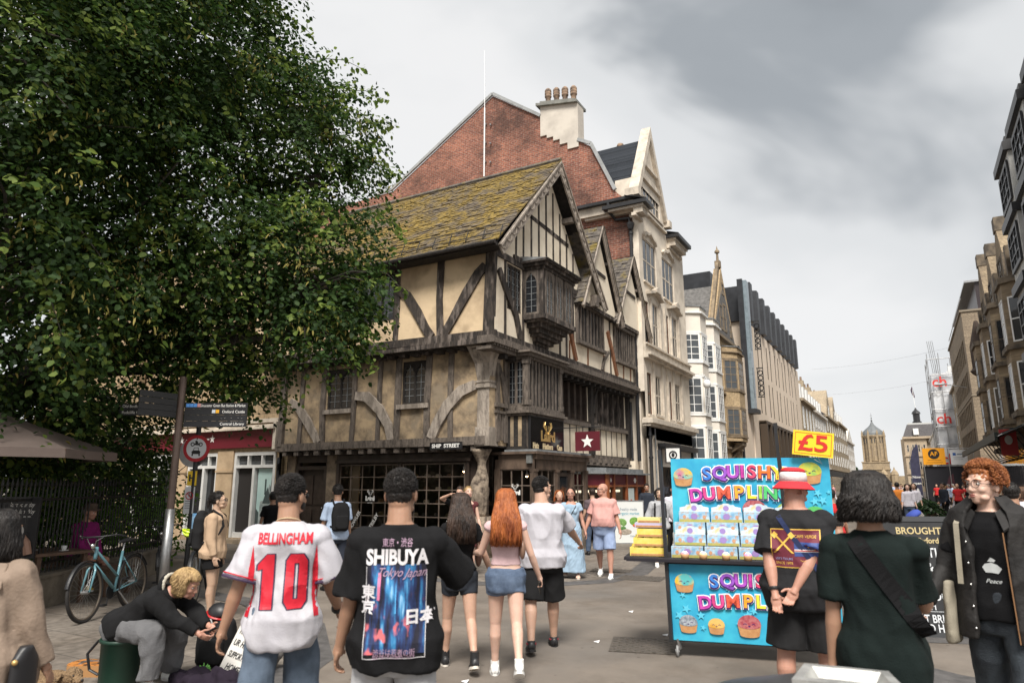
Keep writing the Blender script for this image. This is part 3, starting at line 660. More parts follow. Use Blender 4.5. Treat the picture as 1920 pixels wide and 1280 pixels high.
A0.window(T,-13.6,-11.56,.56,2.22,.03,5,5,.03,.022,BAR,CLEAR,.04,name='shop_window');A0.window(T,-11.42,-9.46,.56,2.22,.03,5,5,.03,.022,BAR,CLEAR,.04,name='shop_window')
INT=mat('shop_interior',(.05,.04,.032),.9,var=.5,scale=2)
b=MB();b.box(-14,-9.2,16.4,16.5,0,2.6);b.box(-14.1,-14,14.45,16.5,0,2.6);b.box(-14,-8.9,14.45,16.5,2.55,2.57);b.box(-14,-8.9,14.45,16.5,.3,.34);b.build('shop_interior',INT,T)
HATS=[mat('hat_'+n_,c_,.9,var=.2,scale=9)for n_,c_ in(('tan',(.3,.2,.11)),('charcoal',(.05,.05,.05)),('olive',(.12,.11,.05)),('brown',(.14,.08,.05)),('cream',(.5,.45,.35)))]
b=MB()
for z in(.8,1.15,1.5,1.85):
 b.box(-13.5,-9.5,15.6,15.95,z,z+.03)
for x in(-13.5,-12.2,-10.8,-9.5):b.box(x,x+.04,15.6,15.95,.3,2.4)
b.build('shelves',SHOPW,T)
def hat(x,y,z,m,par,s=1):
 h=MB();h.lathe([(.15*s,0),(.155*s,.008),(.09*s,.012),(.085*s,.08),(.06*s,.1),(.01,.095)],(x,y,z),12,1,.85);return tag(h.build('felt_hat',m,None,True),'%s felt hat displayed inside the %s window'%(m.name[4:],'side street' if x<-9 else 'corner'),'hat','felt hats in the %s window'%('side street' if x<-9 else 'corner'))
for z in(.83,1.18,1.53,1.88):
 for i in range(10):hat(-13.3+i*.4+rnd.uniform(-.04,.04),15.7,z,HATS[rnd.randrange(5)],T)
LAMPW=emit('lamp_glow_warm',(1,.6,.3),14);LAMPS=mat('lamp_shade_white',(.75,.72,.68),.5)
def pendant(x,y,z,par,s=1,ceil=2.55):
 k=MB();k.lathe([(.015*s,.12*s),(.02*s,.09*s),(.055*s,0),(.05*s,0)],(x,y,z),12);k.cyl((x,y,z+.12*s),(x,y,ceil),.004,n=5);o=k.build('pendant_lamp',LAMPS,par,True)
 e_=MB();e_.ell((x,y,z+.005),.035*s,8,6);e_.build('bulb',LAMPW,o,True)
for x,z in((-13.25,1.95),(-13.25,1.48),(-13.25,1.02),(-9.75,2.02),(-9.75,1.05),(-12.05,2.0)):pendant(x,14.65,z,T)
b=MB();b.lathe([(.02,.12),(.06,.1),(.12,0),(.11,0)],(-11.85,14.9,1.92),14);oo=b.build('pendant_lamp',mat('amber_shade',(.6,.22,.04),.4),T,True);e_=MB();e_.ell((-11.85,14.9,1.93),.05,8,6);e_.build('bulb',LAMPW,oo)
b=MB();b.box(-10.9,-10.1,14.8,14.86,2.38,2.42);b.build('strip_light',emit('strip_white',(1,.93,.85),5),T)
b=MB();b.box(-13.55,-13.2,14.6,14.64,.6,2.2);b.build('display_column',mat('display_cream',(.6,.45,.3),.8),T)
WHT=mat('sign_white',(.8,.79,.76),.6)
def antlers(P,s,parent,m,ext=.01):
 """deer antlers: P(u, z) gives a point on the sign"""
 k=MB()
 for sg in(-1,1):
  q=lambda pts,w:k.tube([P(sg*a_*s,b_*s)for a_,b_ in pts],w*s,5)
  q([(.04,0),(.1,.12),(.24,.2),(.27,.36),(.2,.5)],.022);q([(.24,.2),(.36,.3),(.36,.42)],.018);q([(.12,.14),(.1,.26),(.12,.36)],.016);q([(.27,.36),(.34,.5)],.014);q([(.05,.02),(.16,.03),(.2,.1)],.014)
 k.prism([P(-.05*s,-.02*s),P(0,-.14*s),P(.05*s,-.02*s),P(0,.03*s)],P(0,0,)*0+(P(0,0)-P(0,0))+Vector((0,0,0.001)))
 return k.build('antlers',m,parent)
wn_=MB();wl=lambda x,z:Vector((x,14.255,z))
logo=MB();logo.box(-12.62,-12.3,14.262,14.264,1.28,1.50)
lettering('Laird',.15,wl(-12.46,1.33),(1,0,0),(0,0,1),T,WHT,bold=.012,ext=.001,name='window_lettering');lettering('HATTERS',.04,wl(-12.46,1.22),(1,0,0),(0,0,1),T,WHT,ext=.001,name='window_lettering')
antlers(lambda u,z:wl(-12.46+u,1.42+z),.28,T,WHT)
for x,s_ in((-12.95,'BOWLER'),(-12.3,'TRILBY'),(-9.95,'PANAMA')):
 lettering(s_,.14,wl(x,.76),(.55,0,.83),(-.83,0,.55),T,WHT,bold=.004,ext=.001,name='window_lettering')
b=MB();b.box(-13.5,-13.15,14.262,14.27,.62,.98);pp=b.build('poster',mat('poster_teal',(.42,.58,.58),.6),T);b=MB();b.ell((-13.33,14.262,.8),(.07,.004,.1));b.build('poster_portrait',mat('poster_skin',(.3,.16,.11),.7),pp);b=MB();b.ell((-13.33,14.258,.88),(.11,.004,.05));b.build('poster_hat',BLACKP,pp)
# gnarled carved post at the corner
b=MB();rr=[]
for i in range(22):
 z=.95+i*.075;ring=[]
 for k in range(14):
  a=2*math.pi*k/14;v=noise.noise(Vector((math.cos(a)*1.6,math.sin(a)*1.6,z*2.2)));r_=.17+.09*v+(.1 if i>17 else 0)*(i-17)/4+(.05*math.sin(z*5))
  ring.append(Vector((-8.98+.1*math.sin(z*3)*.3+r_*math.cos(a),14.22+r_*math.sin(a),z)))
 rr.append(ring)
b.loft(rr);b.box(-9.2,-8.76,14.02,14.45,.0,.95);b.build('carved_post',mat('gnarled_oak',(.30,.24,.18),.95,base2=(.06,.045,.035),scale=7,lo=.35,hi=.6,bump=1,bscale=14),T,True)
# ---- hatter's shopfront round the corner
S=Fac((-7.8,0,0),(0,1,0),(1,0,0));SS=Fac((0,14.75,0),(1,0,0),(0,-1,0))
b=MB()
S.box(b,14.7,18.0,2.42,2.48,-1,.12);S.box(b,14.75,17.95,2.3,2.42,-1,.06);S.box(b,14.8,17.9,2.06,2.3,-.15,0)
SS.box(b,-9,-7.72,2.42,2.479,-.2,.1);SS.box(b,-8.9,-7.8,2.06,2.3,-.1,0)
for u in(14.75,15.95,16.85,17.75):S.box(b,u,u+.13,0,2.06,-.12,.03);S.box(b,u-.015,u+.145,2.0,2.07,-.12,.05);S.box(b,u-.015,u+.145,0,.3,-.12,.045)
SS.box(b,-8.9,-8.75,0,2.06,-.1,.03);SS.box(b,-7.86,-7.8,0,2.05,-.1,.02)
b.build('shopfront_frame',mat('shopfront_worn_brown',(.12,.082,.058),.6,base2=(.045,.03,.022),scale=5,lo=.35,hi=.6,bump=.3,stretch=(1,1,.4)),T)
b=MB();S.box(b,14.88,15.95,0,.5,-.12,-.01);S.box(b,16.98,17.75,0,.5,-.12,-.01);SS.box(b,-8.75,-7.86,0,.5,-.1,-.01);b.build('stall_riser',RIS,T)
S.window(T,14.88,15.95,.5,2.06,-.03,3,4,.03,.025,BAR,CLEAR,.05,name='shop_window');S.window(T,16.98,17.75,.5,2.06,-.03,2,4,.03,.025,BAR,CLEAR,.05,name='shop_window')
SS.window(T,-8.75,-7.86,.5,2.06,-.03,3,4,.03,.025,BAR,CLEAR,.05,name='shop_window')
d=MB();S.box(d,16.1,16.83,.1,2.0,-.1,-.06);dd=d.build('door',GLASS,T,label='glazed shop door between the bow windows')
d=MB();S.box(d,16.1,16.2,.1,2.0,-.11,-.04);S.box(d,16.73,16.83,.1,2.0,-.11,-.04);S.box(d,16.2,16.73,.1,.4,-.11,-.04);S.box(d,16.2,16.73,1.9,2.0,-.11,-.04);d.build('door_frame',SHOPW,dd)
b=MB();b.box(-8.9,-8.85,15,18,0,2.3);b.box(-8.9,-7.9,14.9,17.9,2.28,2.29);b.build('shop_interior',INT,T)
for y in(15.1,15.5,17.2,17.5):
 hat(-8.1,y,.75+.3*rnd.random(),HATS[rnd.randrange(5)],T)
pendant(-8.3,15.3,1.9,T,1,2.28);pendant(-8.3,17.3,1.9,T,1,2.28)
wl2=lambda u,z:Vector((u,14.70,z))
lettering('Laird',.14,wl2(-8.3,1.5),(1,0,0),(0,0,1),T,WHT,bold=.01,ext=.001,name='window_lettering');antlers(lambda u,z:wl2(-8.3+u,1.58+z),.26,T,WHT)
lettering('DEERSTALKER',.12,wl2(-8.15,.85),(.6,0,.8),(-.8,0,.6),T,WHT,bold=.004,ext=.001,name='window_lettering')
b=MB();b.box(-7.98,-7.84,14.68,14.75,2.2,2.42);b.build('console_block',mat('grey_block',(.16,.165,.16),.7,var=.3),T)
b=MB();S.box(b,14.7,18.0,2.48,2.53,-.8,.1);b.build('lead_roof',LEAD,T)
# ---- bakery-style corner kiosk with burgundy fascia and orange wood
S2=Fac((-7.7,0,0),(0,1,0),(1,0,0));OW=mat('varnished_wood',(.30,.095,.035),.4,base2=(.16,.05,.02),scale=8,bump=.1,stretch=(1,1,.3));BUR=mat('burgundy_paint',(.10,.012,.02),.45,var=.15,scale=3)
b=MB();b.prism([(-8.75,18.2,2.0),(-8.0,18.3,2.0),(-7.55,19.15,2.0),(-7.55,22.6,2.0),(-8.75,22.6,2.0)],(0,0,.05));b.prism([(-8.75,18.3,2.05),(-8.2,18.4,2.05),(-7.75,19.2,2.05),(-7.75,22.5,2.05),(-8.75,22.5,2.05)],(0,0,.13));b.build('lead_roof',LEAD,T)
S3=Fac((-8.1,18.35,0),(.4,.8,0),(.8,-.4,0));L3=math.hypot(.4,.8)
b=MB();S2.box(b,19.2,22.5,1.66,1.98,-.1,0);S3.box(b,0,.86,1.66,1.98,-.1,0);b.box(-8.8,-8.1,18.3,18.36,1.66,1.98);b.box(-8.75,-8.69,17.98,18.3,1.66,1.98);fa_=b.build('fascia',BUR,T)
b=MB()
for u in(19.15,19.62,20.7,21.6,22.45):S2.box(b,u,u+.09,.55 if u>19.3 else .3,2.0,-.1,.03)
S2.box(b,19.2,22.5,1.62,1.68,-.1,.025);S2.box(b,19.2,22.5,.5,.58,-.1,.03);S3.box(b,.8,.9,.1,2.0,-.08,.03);S3.box(b,-.02,.08,.1,2.0,-.08,.03);S3.box(b,.08,.8,1.61,1.67,-.1,.028)
b.build('shopfront_frame',OW,T)
b=MB();S2.box(b,19.2,22.5,0,.5,-.1,.05);b.build('stall_riser',RIS,T)
g=MB();g.face([S2.P(19.24,.58,-.05),S2.P(22.45,.58,-.05),S2.P(22.45,1.62,-.05),S2.P(19.24,1.62,-.05)]);g.build('shop_window',CLEAR,T)
b=MB();b.box(-8.9,-8.82,18,23.3,0,2.5);b.box(-8.8,-7.7,22.5,22.6,0,2.0);b.build('shop_interior',INT,T)
b=MB();b.box(-8.6,-8.2,17.95,18.2,1.2,1.24);b.build('shelves',emit('shelf_light',(1,.85,.6),1.2),T)
for y in(18.9,19.6,20.4,21.2,22.0):
 k=MB();k.box(-8.7,-8.6,y,y+.5,1.45,1.52);k.build('strip_light',emit('shelf_light',(1,.85,.6),1.2),T)
def star(P,r,m,parent,ext,rot=0,name='star'):
 pts=[]
 for i in range(10):
  a=math.pi/2+i*math.pi/5+rot;q=r if i%2==0 else r*.42;pts.append(P(q*math.cos(a),q*math.sin(a)))
 k=MB();k.prism(pts,ext);return k.build(name,m,parent)
SW=mat('star_white',(.8,.78,.75),.5)
star(lambda u,z:S2.P(19.42+u,1.82+z,.0),.07,SW,fa_,Vector((.01,0,0)))
b=MB()
for a in range(6):
 q=a*math.pi/3;b.box(-7.7,-7.69,21.5+.07*math.cos(q)-.03,21.5+.07*math.cos(q)+.03,1.82+.06*math.sin(q)-.025,1.82+.06*math.sin(q)+.025)
b.build('emblem',SW,fa_);lettering('1986',.08,(-7.69,21.5,1.82),(0,1,0),(0,0,1),fa_,SW,bold=.004)
b=MB();b.box(-7.73,-7.70,20.9,21.4,.75,1.58);pp=b.build('poster',mat('poster_pale',(.55,.62,.6),.5),T)
for i,c_ in enumerate(((.15,.3,.06),(.6,.3,.05),(.5,.08,.03))):k=MB();k.ell((-7.695,21.1+.08*(i%2),.9+.13*i),(.006,.09,.08));k.build('poster_picture',mat('food_%d'%i,c_,.6),pp)
# downpipes at the far end of the main front
def pipe(parent,pts,r=.05,m=BLACKP,coll=(),name='downpipe'):
 b=MB();b.tube(pts,r,8)
 for c in coll:b.cyl((c[0],c[1],c[2]),(c[0],c[1],c[2]+.07),r*1.35,n=8)
 return b.build(name,m,parent)
pipe(T,[(-8.45,23.45,4.6),(-8.45,23.45,2.1)],.045)
pipe(T,[(-15.72,14.0,2.45),(-15.72,13.98,2.3),(-15.9,14.15,2.1),(-15.9,14.2,0)],.05,coll=((-15.9,14.2,1.9),(-15.9,14.2,.9)))
b=MB();b.box(-8.55,-8.3,23.3,23.62,0,2.5);b.build('plaster_pier',PLASTER3,T)
# ---- signs on the building
def board(name,label,cat,c,u,n,w_,h_,th,m,frame=None,fw=.03,world=True):
 t=thing(name,label,cat,c);u=Vector(u).normalized();n=Vector(n).normalized();F=Fac(c,u,n)
 b=MB();F.box(b,-w_/2,w_/2,-h_/2,h_/2,0,th);pb=b.build('panel',m,t)
 if frame:
  b=MB()
  F.box(b,-w_/2-fw,-w_/2,-h_/2-fw,h_/2+fw,-.005,th+.01);F.box(b,w_/2,w_/2+fw,-h_/2-fw,h_/2+fw,-.005,th+.01)
  F.box(b,-w_/2,w_/2,-h_/2-fw,-h_/2,-.005,th+.01);F.box(b,-w_/2,w_/2,h_/2,h_/2+fw,-.005,th+.01);b.build('frame',frame,t)
 return t,pb,F
t,pb,F_=board('street_sign','black street name sign reading SHIP STREET under the corner jetty','street sign',(-9.75,13.85,2.62),(1,0,.0),(0,-1,0),.92,.15,.03,BLACKP,BLACKP,.012)
lettering('SHIP  STREET',.125,F_.P(0,-.004,.03),(1,0,0),(0,0,1),pb,WHT,bold=.004,ext=.002,width=.82)
t,pb,F_=board('shop_sign',"black hatter's shop board with gold antler emblem on the corner bay",'shop sign',(-7.97,15.74,2.92),(0,1,0),(1,0,0),1.86,.84,.04,mat('gloss_black',(.008,.008,.009),.15),BLACKP,.02)
GOLD=mat('gold_leaf',(.62,.42,.16),.35,metal=.6);PGOLD=mat('pale_gold',(.72,.58,.36),.4,metal=.3)
antlers(lambda u,z:F_.P(u,.02+z,.05),.62,pb,GOLD)
lettering('Laird',.36,F_.P(.02,-.04,.045),(0,1,0),(0,0,1),pb,GOLD,bold=.012,ext=.004,width=.78)
for s_,u_,q in(('Hats',-.66,.3),('Hatters',0,.56),('Caps',.68,.3)):lettering(s_,.19,F_.P(u_,-.29,.045),(0,1,0),(0,0,1),pb,PGOLD,bold=.008,ext=.004,width=q)
t=thing('hanging_sign','burgundy square hanging sign with a white star over the shop','hanging sign',(-7.7,17.2,2.9))
b=MB();b.box(-7.82,-7.1,17.19,17.22,2.58,3.1);pb=b.build('panel',BUR,t)
b=MB();b.tube([(-8.6,17.2,3.22),(-7.05,17.2,3.22)],.014,6)
for x in(-7.7,-7.2):b.tube([(x,17.2,3.22),(x,17.2,3.1)],.008,5)
b.build('bracket',BLACKP,t)
star(lambda u,z:Vector((-7.46+u,17.188,2.83+z)),.19,SW,pb,Vector((0,-.006,0)))
# ---------------------------------------------------------------- brick gabled, cream fronted building next door
CR=mat('cream_limestone',(.74,.66,.55),.85,base2=(.52,.455,.375),scale=1.6,lo=.3,hi=.6,bump=.15,bscale=8,detail=9)
CRT=mat('cream_trim',(.60,.53,.44),.85,base2=(.36,.315,.26),scale=3,lo=.3,hi=.6,bump=.2,bscale=14)
BRICK=brickmat('red_brick',(.34,.125,.078),(.19,.068,.05),(.33,.25,.20),w=.235,h=.086,axes='xz',ms=.010,bump=.5,dirt=(.045,.03,.026),dl=.44,dh=.66)
SLATE=brickmat('blue_slate',(.07,.08,.095),(.055,.062,.075),(.03,.033,.04),w=.3,h=.2,axes='xz',ms=.006,bump=.2,dirt=(.05,.055,.06))
SLATEY=brickmat('blue_slate_side',(.07,.08,.095),(.055,.062,.075),(.03,.033,.04),w=.3,h=.2,axes='yz',ms=.006,bump=.2,dirt=(.05,.055,.06))
BROWNW=mat('brown_window_frame',(.15,.065,.035),.5,var=.3,scale=6)
U=thing('stone_fronted_building','tall building with red brick side gable and cream stone street front','building',(-12,26,0))
YB=23.7
b=MB()
b.face([(-30,YB,5),(-8.05,YB,5),(-8.05,YB,12.1),(-8.9,YB,12.95),(-9.85,YB,15.1),(-10.36,YB,15.45),(-12.1,YB,17.0),(-14.5,YB,18.75),(-20.1,YB,15.4),(-20.6,YB,15.4),(-30,YB,15.2)])
b.build('brick_gable',BRICK,U)
b=MB()
for p,q in(((-8.85,12.98),(-9.82,15.2)),((-9.82,15.2),(-10.4,15.52)),((-12.1,17.08),(-14.5,18.85)),((-14.5,18.85),(-20.15,15.5)),((-20.15,15.5),(-21,15.48))):
 b=MB();b.beam((p[0],YB-.04,p[1]),(q[0],YB-.04,q[1]),.13,.1,up=(0,-1,0));b.build('coping',mat('grey_coping',(.30,.31,.31),.7,var=.2),U)
# stepped pale stone chimney with pots
b=MB()
b.prism([(-10.36,YB-.06,15.2),(-10.36,YB-.06,17.2),(-12.1,YB-.06,17.5),(-12.1,YB-.06,16.1),(-11.8,YB-.06,16.1),(-11.8,YB-.06,15.95),(-11.5,YB-.06,15.95),(-11.5,YB-.06,15.75),(-11.2,YB-.06,15.75),(-11.2,YB-.06,15.5),(-10.85,YB-.06,15.5),(-10.85,YB-.06,15.2)],(0,.6,0));ch=b.build('chimney',mat('chimney_ashlar',(.58,.53,.46),.85,base2=(.42,.38,.33),scale=1.2,lo=.3,hi=.6,bump=.15),U)
b=MB();b.prism([(-10.35,YB-.2,17.16),(-12.25,YB-.2,17.5),(-12.25,YB-.2,17.62),(-10.35,YB-.2,17.28)],(0,1.0,0));b.prism([(-10.5,YB-.1,17.28),(-12.1,YB-.1,17.6),(-12.1,YB-.1,17.72),(-10.5,YB-.1,17.4)],(0,.7,0));b.build('chimney_cap',mat('cap_stone',(.2,.2,.18),.9,var=.3),ch)
POT=mat('chimney_pot',(.34,.22,.14),.8,base2=(.07,.055,.045),scale=5,bump=.2)
for i in range(4):
 x=-11.85+i*.4;z=17.66-i*.08
 k=MB();k.lathe([(r_*.74,z_)for r_,z_ in((.17,0),(.15,.1),(.15,.3),(.2,.34),(.2,.4),(.16,.42),(.2,.46),(.2,.52),(.16,.54),(.2,.58),(.19,.66),(.1,.74),(.02,.76))],(x,YB+.22,z),12);k.build('chimney_pot',POT,ch,True)
# street front
Fc=Fac((-8.0,0,0),(0,1,0),(1,0,0));Y0,Y1=23.75,29.75
wins=[(24.05,24.55,4.2,5.75),(24.85,25.7,4.25,5.75),(26.6,27.1,4.2,5.75),(27.4,28.3,4.25,5.75),(24.05,24.55,6.85,8.5),(24.85,25.7,6.9,8.6),(26.6,27.1,6.85,8.5),(27.4,28.3,6.9,8.6),(24.15,25.75,9.3,11.05),(26.55,28.15,9.2,10.95),(24.15,26.55,12.35,13.5)]
b=MB();Fc.wall(b,Y0,Y1,3.3,12.1,[w_ for w_ in wins if w_[3]<12],dep=.08);Fc.wall(b,23.75,27.1,12.1,13.2,[(24.15,26.55,12.35,13.5)],dep=.08)
b.face([Fc.P(23.75,13.2,0),Fc.P(27.1,13.2,0),Fc.P(25.35,16.0,0)]);b.build('wall',CR,U)
b=MB();b.box(-30,-8.2,23.8,29.7,0,12);b.box(-8.9,-8.12,23.8,27.05,11,13.4);b.build('wall',CR,U,label='plain rear block of the stone building')
b=MB()
Fc.box(b,Y0-.15,Y1,3.85,4.0,-.1,.32);Fc.box(b,Y0-.1,Y1,3.75,3.85,-.1,.2);Fc.box(b,Y0-.05,Y1,4.0,4.06,-.1,.25)
Fc.box(b,Y0,Y1,6.35,6.45,-.1,.3);Fc.box(b,Y0,Y1,6.25,6.35,-.1,.18);Fc.box(b,Y0,Y1,6.45,6.75,-.1,.1);Fc.box(b,Y0,Y1,6.75,6.81,-.1,.16)
Fc.box(b,23.8,27.1,12.1,12.2,-.1,.12);Fc.box(b,24.05,26.65,12.26,12.33,-.05,.15);Fc.box(b,24.6,26.1,14.2,14.3,-.05,.12);Fc.box(b,24.2,26.5,13.55,13.75,-.05,.1)
for u in(24.7,25.8,26.45,27.25,28.4):Fc.box(b,u,u+.13,4.06,6.25,-.05,.07);Fc.box(b,u,u+.13,6.81,8.7,-.05,.07)
for u in(25.25,27.85):b.prism([Fc.P(u-.28,9.0,.02),Fc.P(u+.28,9.0,.02),Fc.P(u+.3,9.12,.02),Fc.P(u,9.25,.02),Fc.P(u-.3,9.12,.02)],(.22,0,0))
for c in(24.95,27.35):
 pts=[(c-.75,11.1),(c-.6,11.25),(c-.3,11.28),(c,11.42),(c+.3,11.28),(c+.6,11.25),(c+.75,11.1)]
 Fc.beam(b,pts,.12,0,.12)
for c in(25.2,27.8):
 Fc.beam(b,[(c-.85,8.85),(c-.5,8.95),(c,9.08),(c+.5,8.95),(c+.85,8.85)],.1,0,.2)
b.build('stone_trim',CRT,U)
b=MB()
for s_ in(-1,1):
 p=Fc.P(25.35+s_*1.95,12.6,-.25);q=Fc.P(25.35,16.2,-.25);b.prism([p,q,q+Vector((0,0,-.5)),p+Vector((0,-s_*.28,0))],(.4,0,0));Fc.box(b,25.35+s_*1.95-.2,25.35+s_*1.95+.15,12.4,12.7,-.3,.25)
b.build('gable_coping',CRT,U)
for w_ in wins:
 n=3 if w_[1]-w_[0]>.8 else 1
 if w_[3]>12:n=6
 Fc.window(U,*w_,-.03,n,2,.05,.06,CRT if w_[2]>9 or n>1 else BROWNW,GLASS,.05,sill=CRT,gd=-.05)
# eaves with big brackets on either side of the gable, downpipe
for u0,u1 in((23.1,24.0),(27.3,29.3)):
 b=MB();Fc.box(b,u0,u1,12.0,12.14,-1.2,.55);b.prism([Fc.P(u0,12.14,.55),Fc.P(u1,12.14,.55),Fc.P(u1,12.4,-.3),Fc.P(u0,12.4,-.3)],(0,0,.02));ev=b.build('eave',BLACKP,U)
 b=MB();Fc.box(b,u0+.1,u1-.05,11.9,12.0,-1,.4)
 for i in range(int((u1-u0)/.17)-1):Fc.box(b,u0+.15+i*.17,u0+.24+i*.17,11.68,11.9,0,.36)
 Fc.box(b,u0+.05,u1,11.56,11.68,-.05,.12);b.build('eave_brackets',CRT,ev)
b=MB();b.box(-10.4,-8.0,YB-.5,YB,12.3,12.42);ev=b.build('eave',BLACKP,U);b=MB();b.box(-10.3,-8.05,YB-.3,YB,11.95,12.3);b.box(-10.1,-8.05,YB-.2,YB,11.85,11.95);b.build('eave_moulding',CRT,ev)
b=MB()
b.box(-8.2,-7.985,YB-.02,YB+.02,5,12.0)
for i in range(14):z=5.2+i*.5;b.box(-8.32,-8.2,YB-.018,YB+.018,z,z+.25)
b.build('quoins',CR,U)
pipe(U,[(-9.0,YB-.45,12.3),(-9.0,YB-.4,11.95),(-8.85,YB-.1,11.7),(-8.3,YB-.1,11.65),(-8.25,YB-.1,11.3),(-8.25,YB-.1,2.5)],.065,coll=[(-8.25,YB-.1,z)for z in(11.0,9.2,7.4)])
b=MB();b.lathe([(.07,0),(.1,.05),(.14,.22),(.14,.3)],(-8.25,YB-.12,11.15),10);b.build('hopper',BLACKP,U)
pipe(U,[(-7.9,23.85,3.7),(-7.9,23.85,0)],.06,coll=[(-7.9,23.85,z)for z in(3.4,2.6,1.2)]);pipe(U,[(-7.93,24.5,3.7),(-7.93,24.5,0)],.03,m=LEAD)
b=MB();b.mesh([(-12,23.8,15.6),(-12,25.3,15.6),(-8.4,24.9,12.4),(-8.4,23.85,12.4)],[(0,3,2,1)]);b.mesh([(-8.3,23.9,12.2),(-8.3,25.4,12.2),(-10,25.4,15.1),(-10,23.9,15.1)],[(0,1,2,3),(3,2,1,0)]);b.mesh([(-8.3,27.6,12.2),(-8.3,29.7,12.2),(-10,29.7,15.1),(-10,27.6,15.1)],[(0,1,2,3)]);b.mesh([(-9.85,23.8,15.0),(-9.85,29.7,15.0),(-14.5,29.7,18.6),(-14.5,23.8,18.6)],[(0,1,2,3)]);b.mesh([(-14.5,23.8,18.6),(-14.5,29.7,18.6),(-20,29.7,15.4),(-20,23.8,15.4)],[(0,1,2,3)])
b.mesh([(-8.2,25.35,15.7),(-8.2,23.9,12.9),(-11,23.9,12.9),(-11,25.35,15.7)],[(0,1,2,3),(3,2,1,0)])
b.build('slate_roof',SLATEY,U)
b=MB();b.box(-9.9,-9.3,26.2,29.2,14.5,15.9);ch2=b.build('chimney',BRICK,U)
for i in range(4):k=MB();k.lathe([(.15,0),(.14,.35),(.17,.4),(.13,.5)],(-9.6,26.5+i*.7,15.9),10);k.build('chimney_pot',POT,ch2,True)
# shop at ground level
b=MB();Fc.wall(b,Y0,Y1,0,3.75,[(24.95,29.6,0,3.15)],dep=.5);b.build('wall',CR,U)
b=MB();Fc.beam(b,[(24.15,0),(24.15,3.0),(24.28,3.3),(24.45,3.42),(24.62,3.3),(24.75,3.0),(24.75,0)],.08,0,.06);b.build('stone_trim',CRT,U)
b=MB();Fc.box(b,24.95,29.55,3.0,3.2,-.2,.3);Fc.box(b,24.95,25.1,0,3.0,-.1,.12);Fc.box(b,25.4,25.5,0,2.4,-.3,0);Fc.box(b,27.2,27.3,0,2.4,-.3,0);Fc.box(b,29.4,29.55,0,3,-.1,.1);Fc.box(b,25.1,29.4,0,.4,-.2,-.05)
b.build('shopfront_frame',BLACKP,U)
b=MB();Fc.box(b,25.1,29.4,2.35,3.0,-.2,.02);fb_=b.build('fascia',mat('pale_fascia',(.6,.56,.5),.6),U)
lettering('OAT',.42,Fc.P(27.0,2.78,.02),(0,1,0),(0,0,1),fb_,BLACKP,bold=.01,ext=.01)
lettering('AMERICAN',.15,Fc.P(26.7,2.47,.02),(0,1,0),(0,0,1),fb_,BLACKP,bold=.004,ext=.01)
g=MB();g.face([Fc.P(25.1,.4,-.12),Fc.P(29.4,.4,-.12),Fc.P(29.4,2.35,-.12),Fc.P(25.1,2.35,-.12)]);g.build('shop_window',GLASS,U)
# projecting square sign
t=thing('hanging_sign','small white square hanging sign in a black frame behind the dumpling banner','hanging sign',(-7.3,24.9,2.9))
b=MB();b.box(-7.66,-7.16,24.88,24.92,2.5,3.0);p1=b.build('panel',WHITEP,t);b=MB();b.box(-7.7,-7.66,24.87,24.93,2.46,3.04);b.box(-7.16,-7.12,24.87,24.93,2.46,3.04);b.box(-7.66,-7.16,24.87,24.93,2.46,2.5);b.box(-7.66,-7.16,24.87,24.93,3.0,3.04);b.box(-8,-7.1,24.89,24.91,3.1,3.13);b.build('frame',BLACKP,t)
b=MB();b.torus((-7.41,24.876,2.75),.13,.025,(0,1,0),20,6);b.ell((-7.41,24.875,2.75),(.06,.01,.08));b.build('emblem',BLACKP,p1)
# lightning-rod like mast in front of the brick gable
t=thing('radio_mast','tall thin white pole bracketed to the red brick gable','mast',(-14.86,YB-.12,14.9))
b=MB();b.tube([(-14.86,YB-.12,14.9),(-14.86,YB-.12,18.2)],.035,8);b.tube([(-14.86,YB-.12,18.2),(-14.9,YB-.12,21.1)],[.02,.012],6);b.build('pole',mat('pole_white',(.75,.75,.75),.4),t)
for z in(15.6,16.5,17.4):k=MB();k.box(-14.92,-14.8,YB-.1,YB+.02,z,z+.06);k.box(-14.6,-14.55,YB-.1,YB,z-.1,z-.02);k.build('bracket',METAL,t)
# thin railing seen over the left end of the gable
t=thing('roof_railing','thin metal railing at the low end of the brick gable roof','railing',(-20.5,24,15.4));b=MB()
for x in(-19.2,-20.0,-20.8,-21.6):b.tube([(x,24.5,15.3),(x,24.5,16.3)],.02,5)
b.tube([(-18.7,24.5,16.4),(-22,24.5,16.1)],.02,5);b.build('rails',METAL,t)
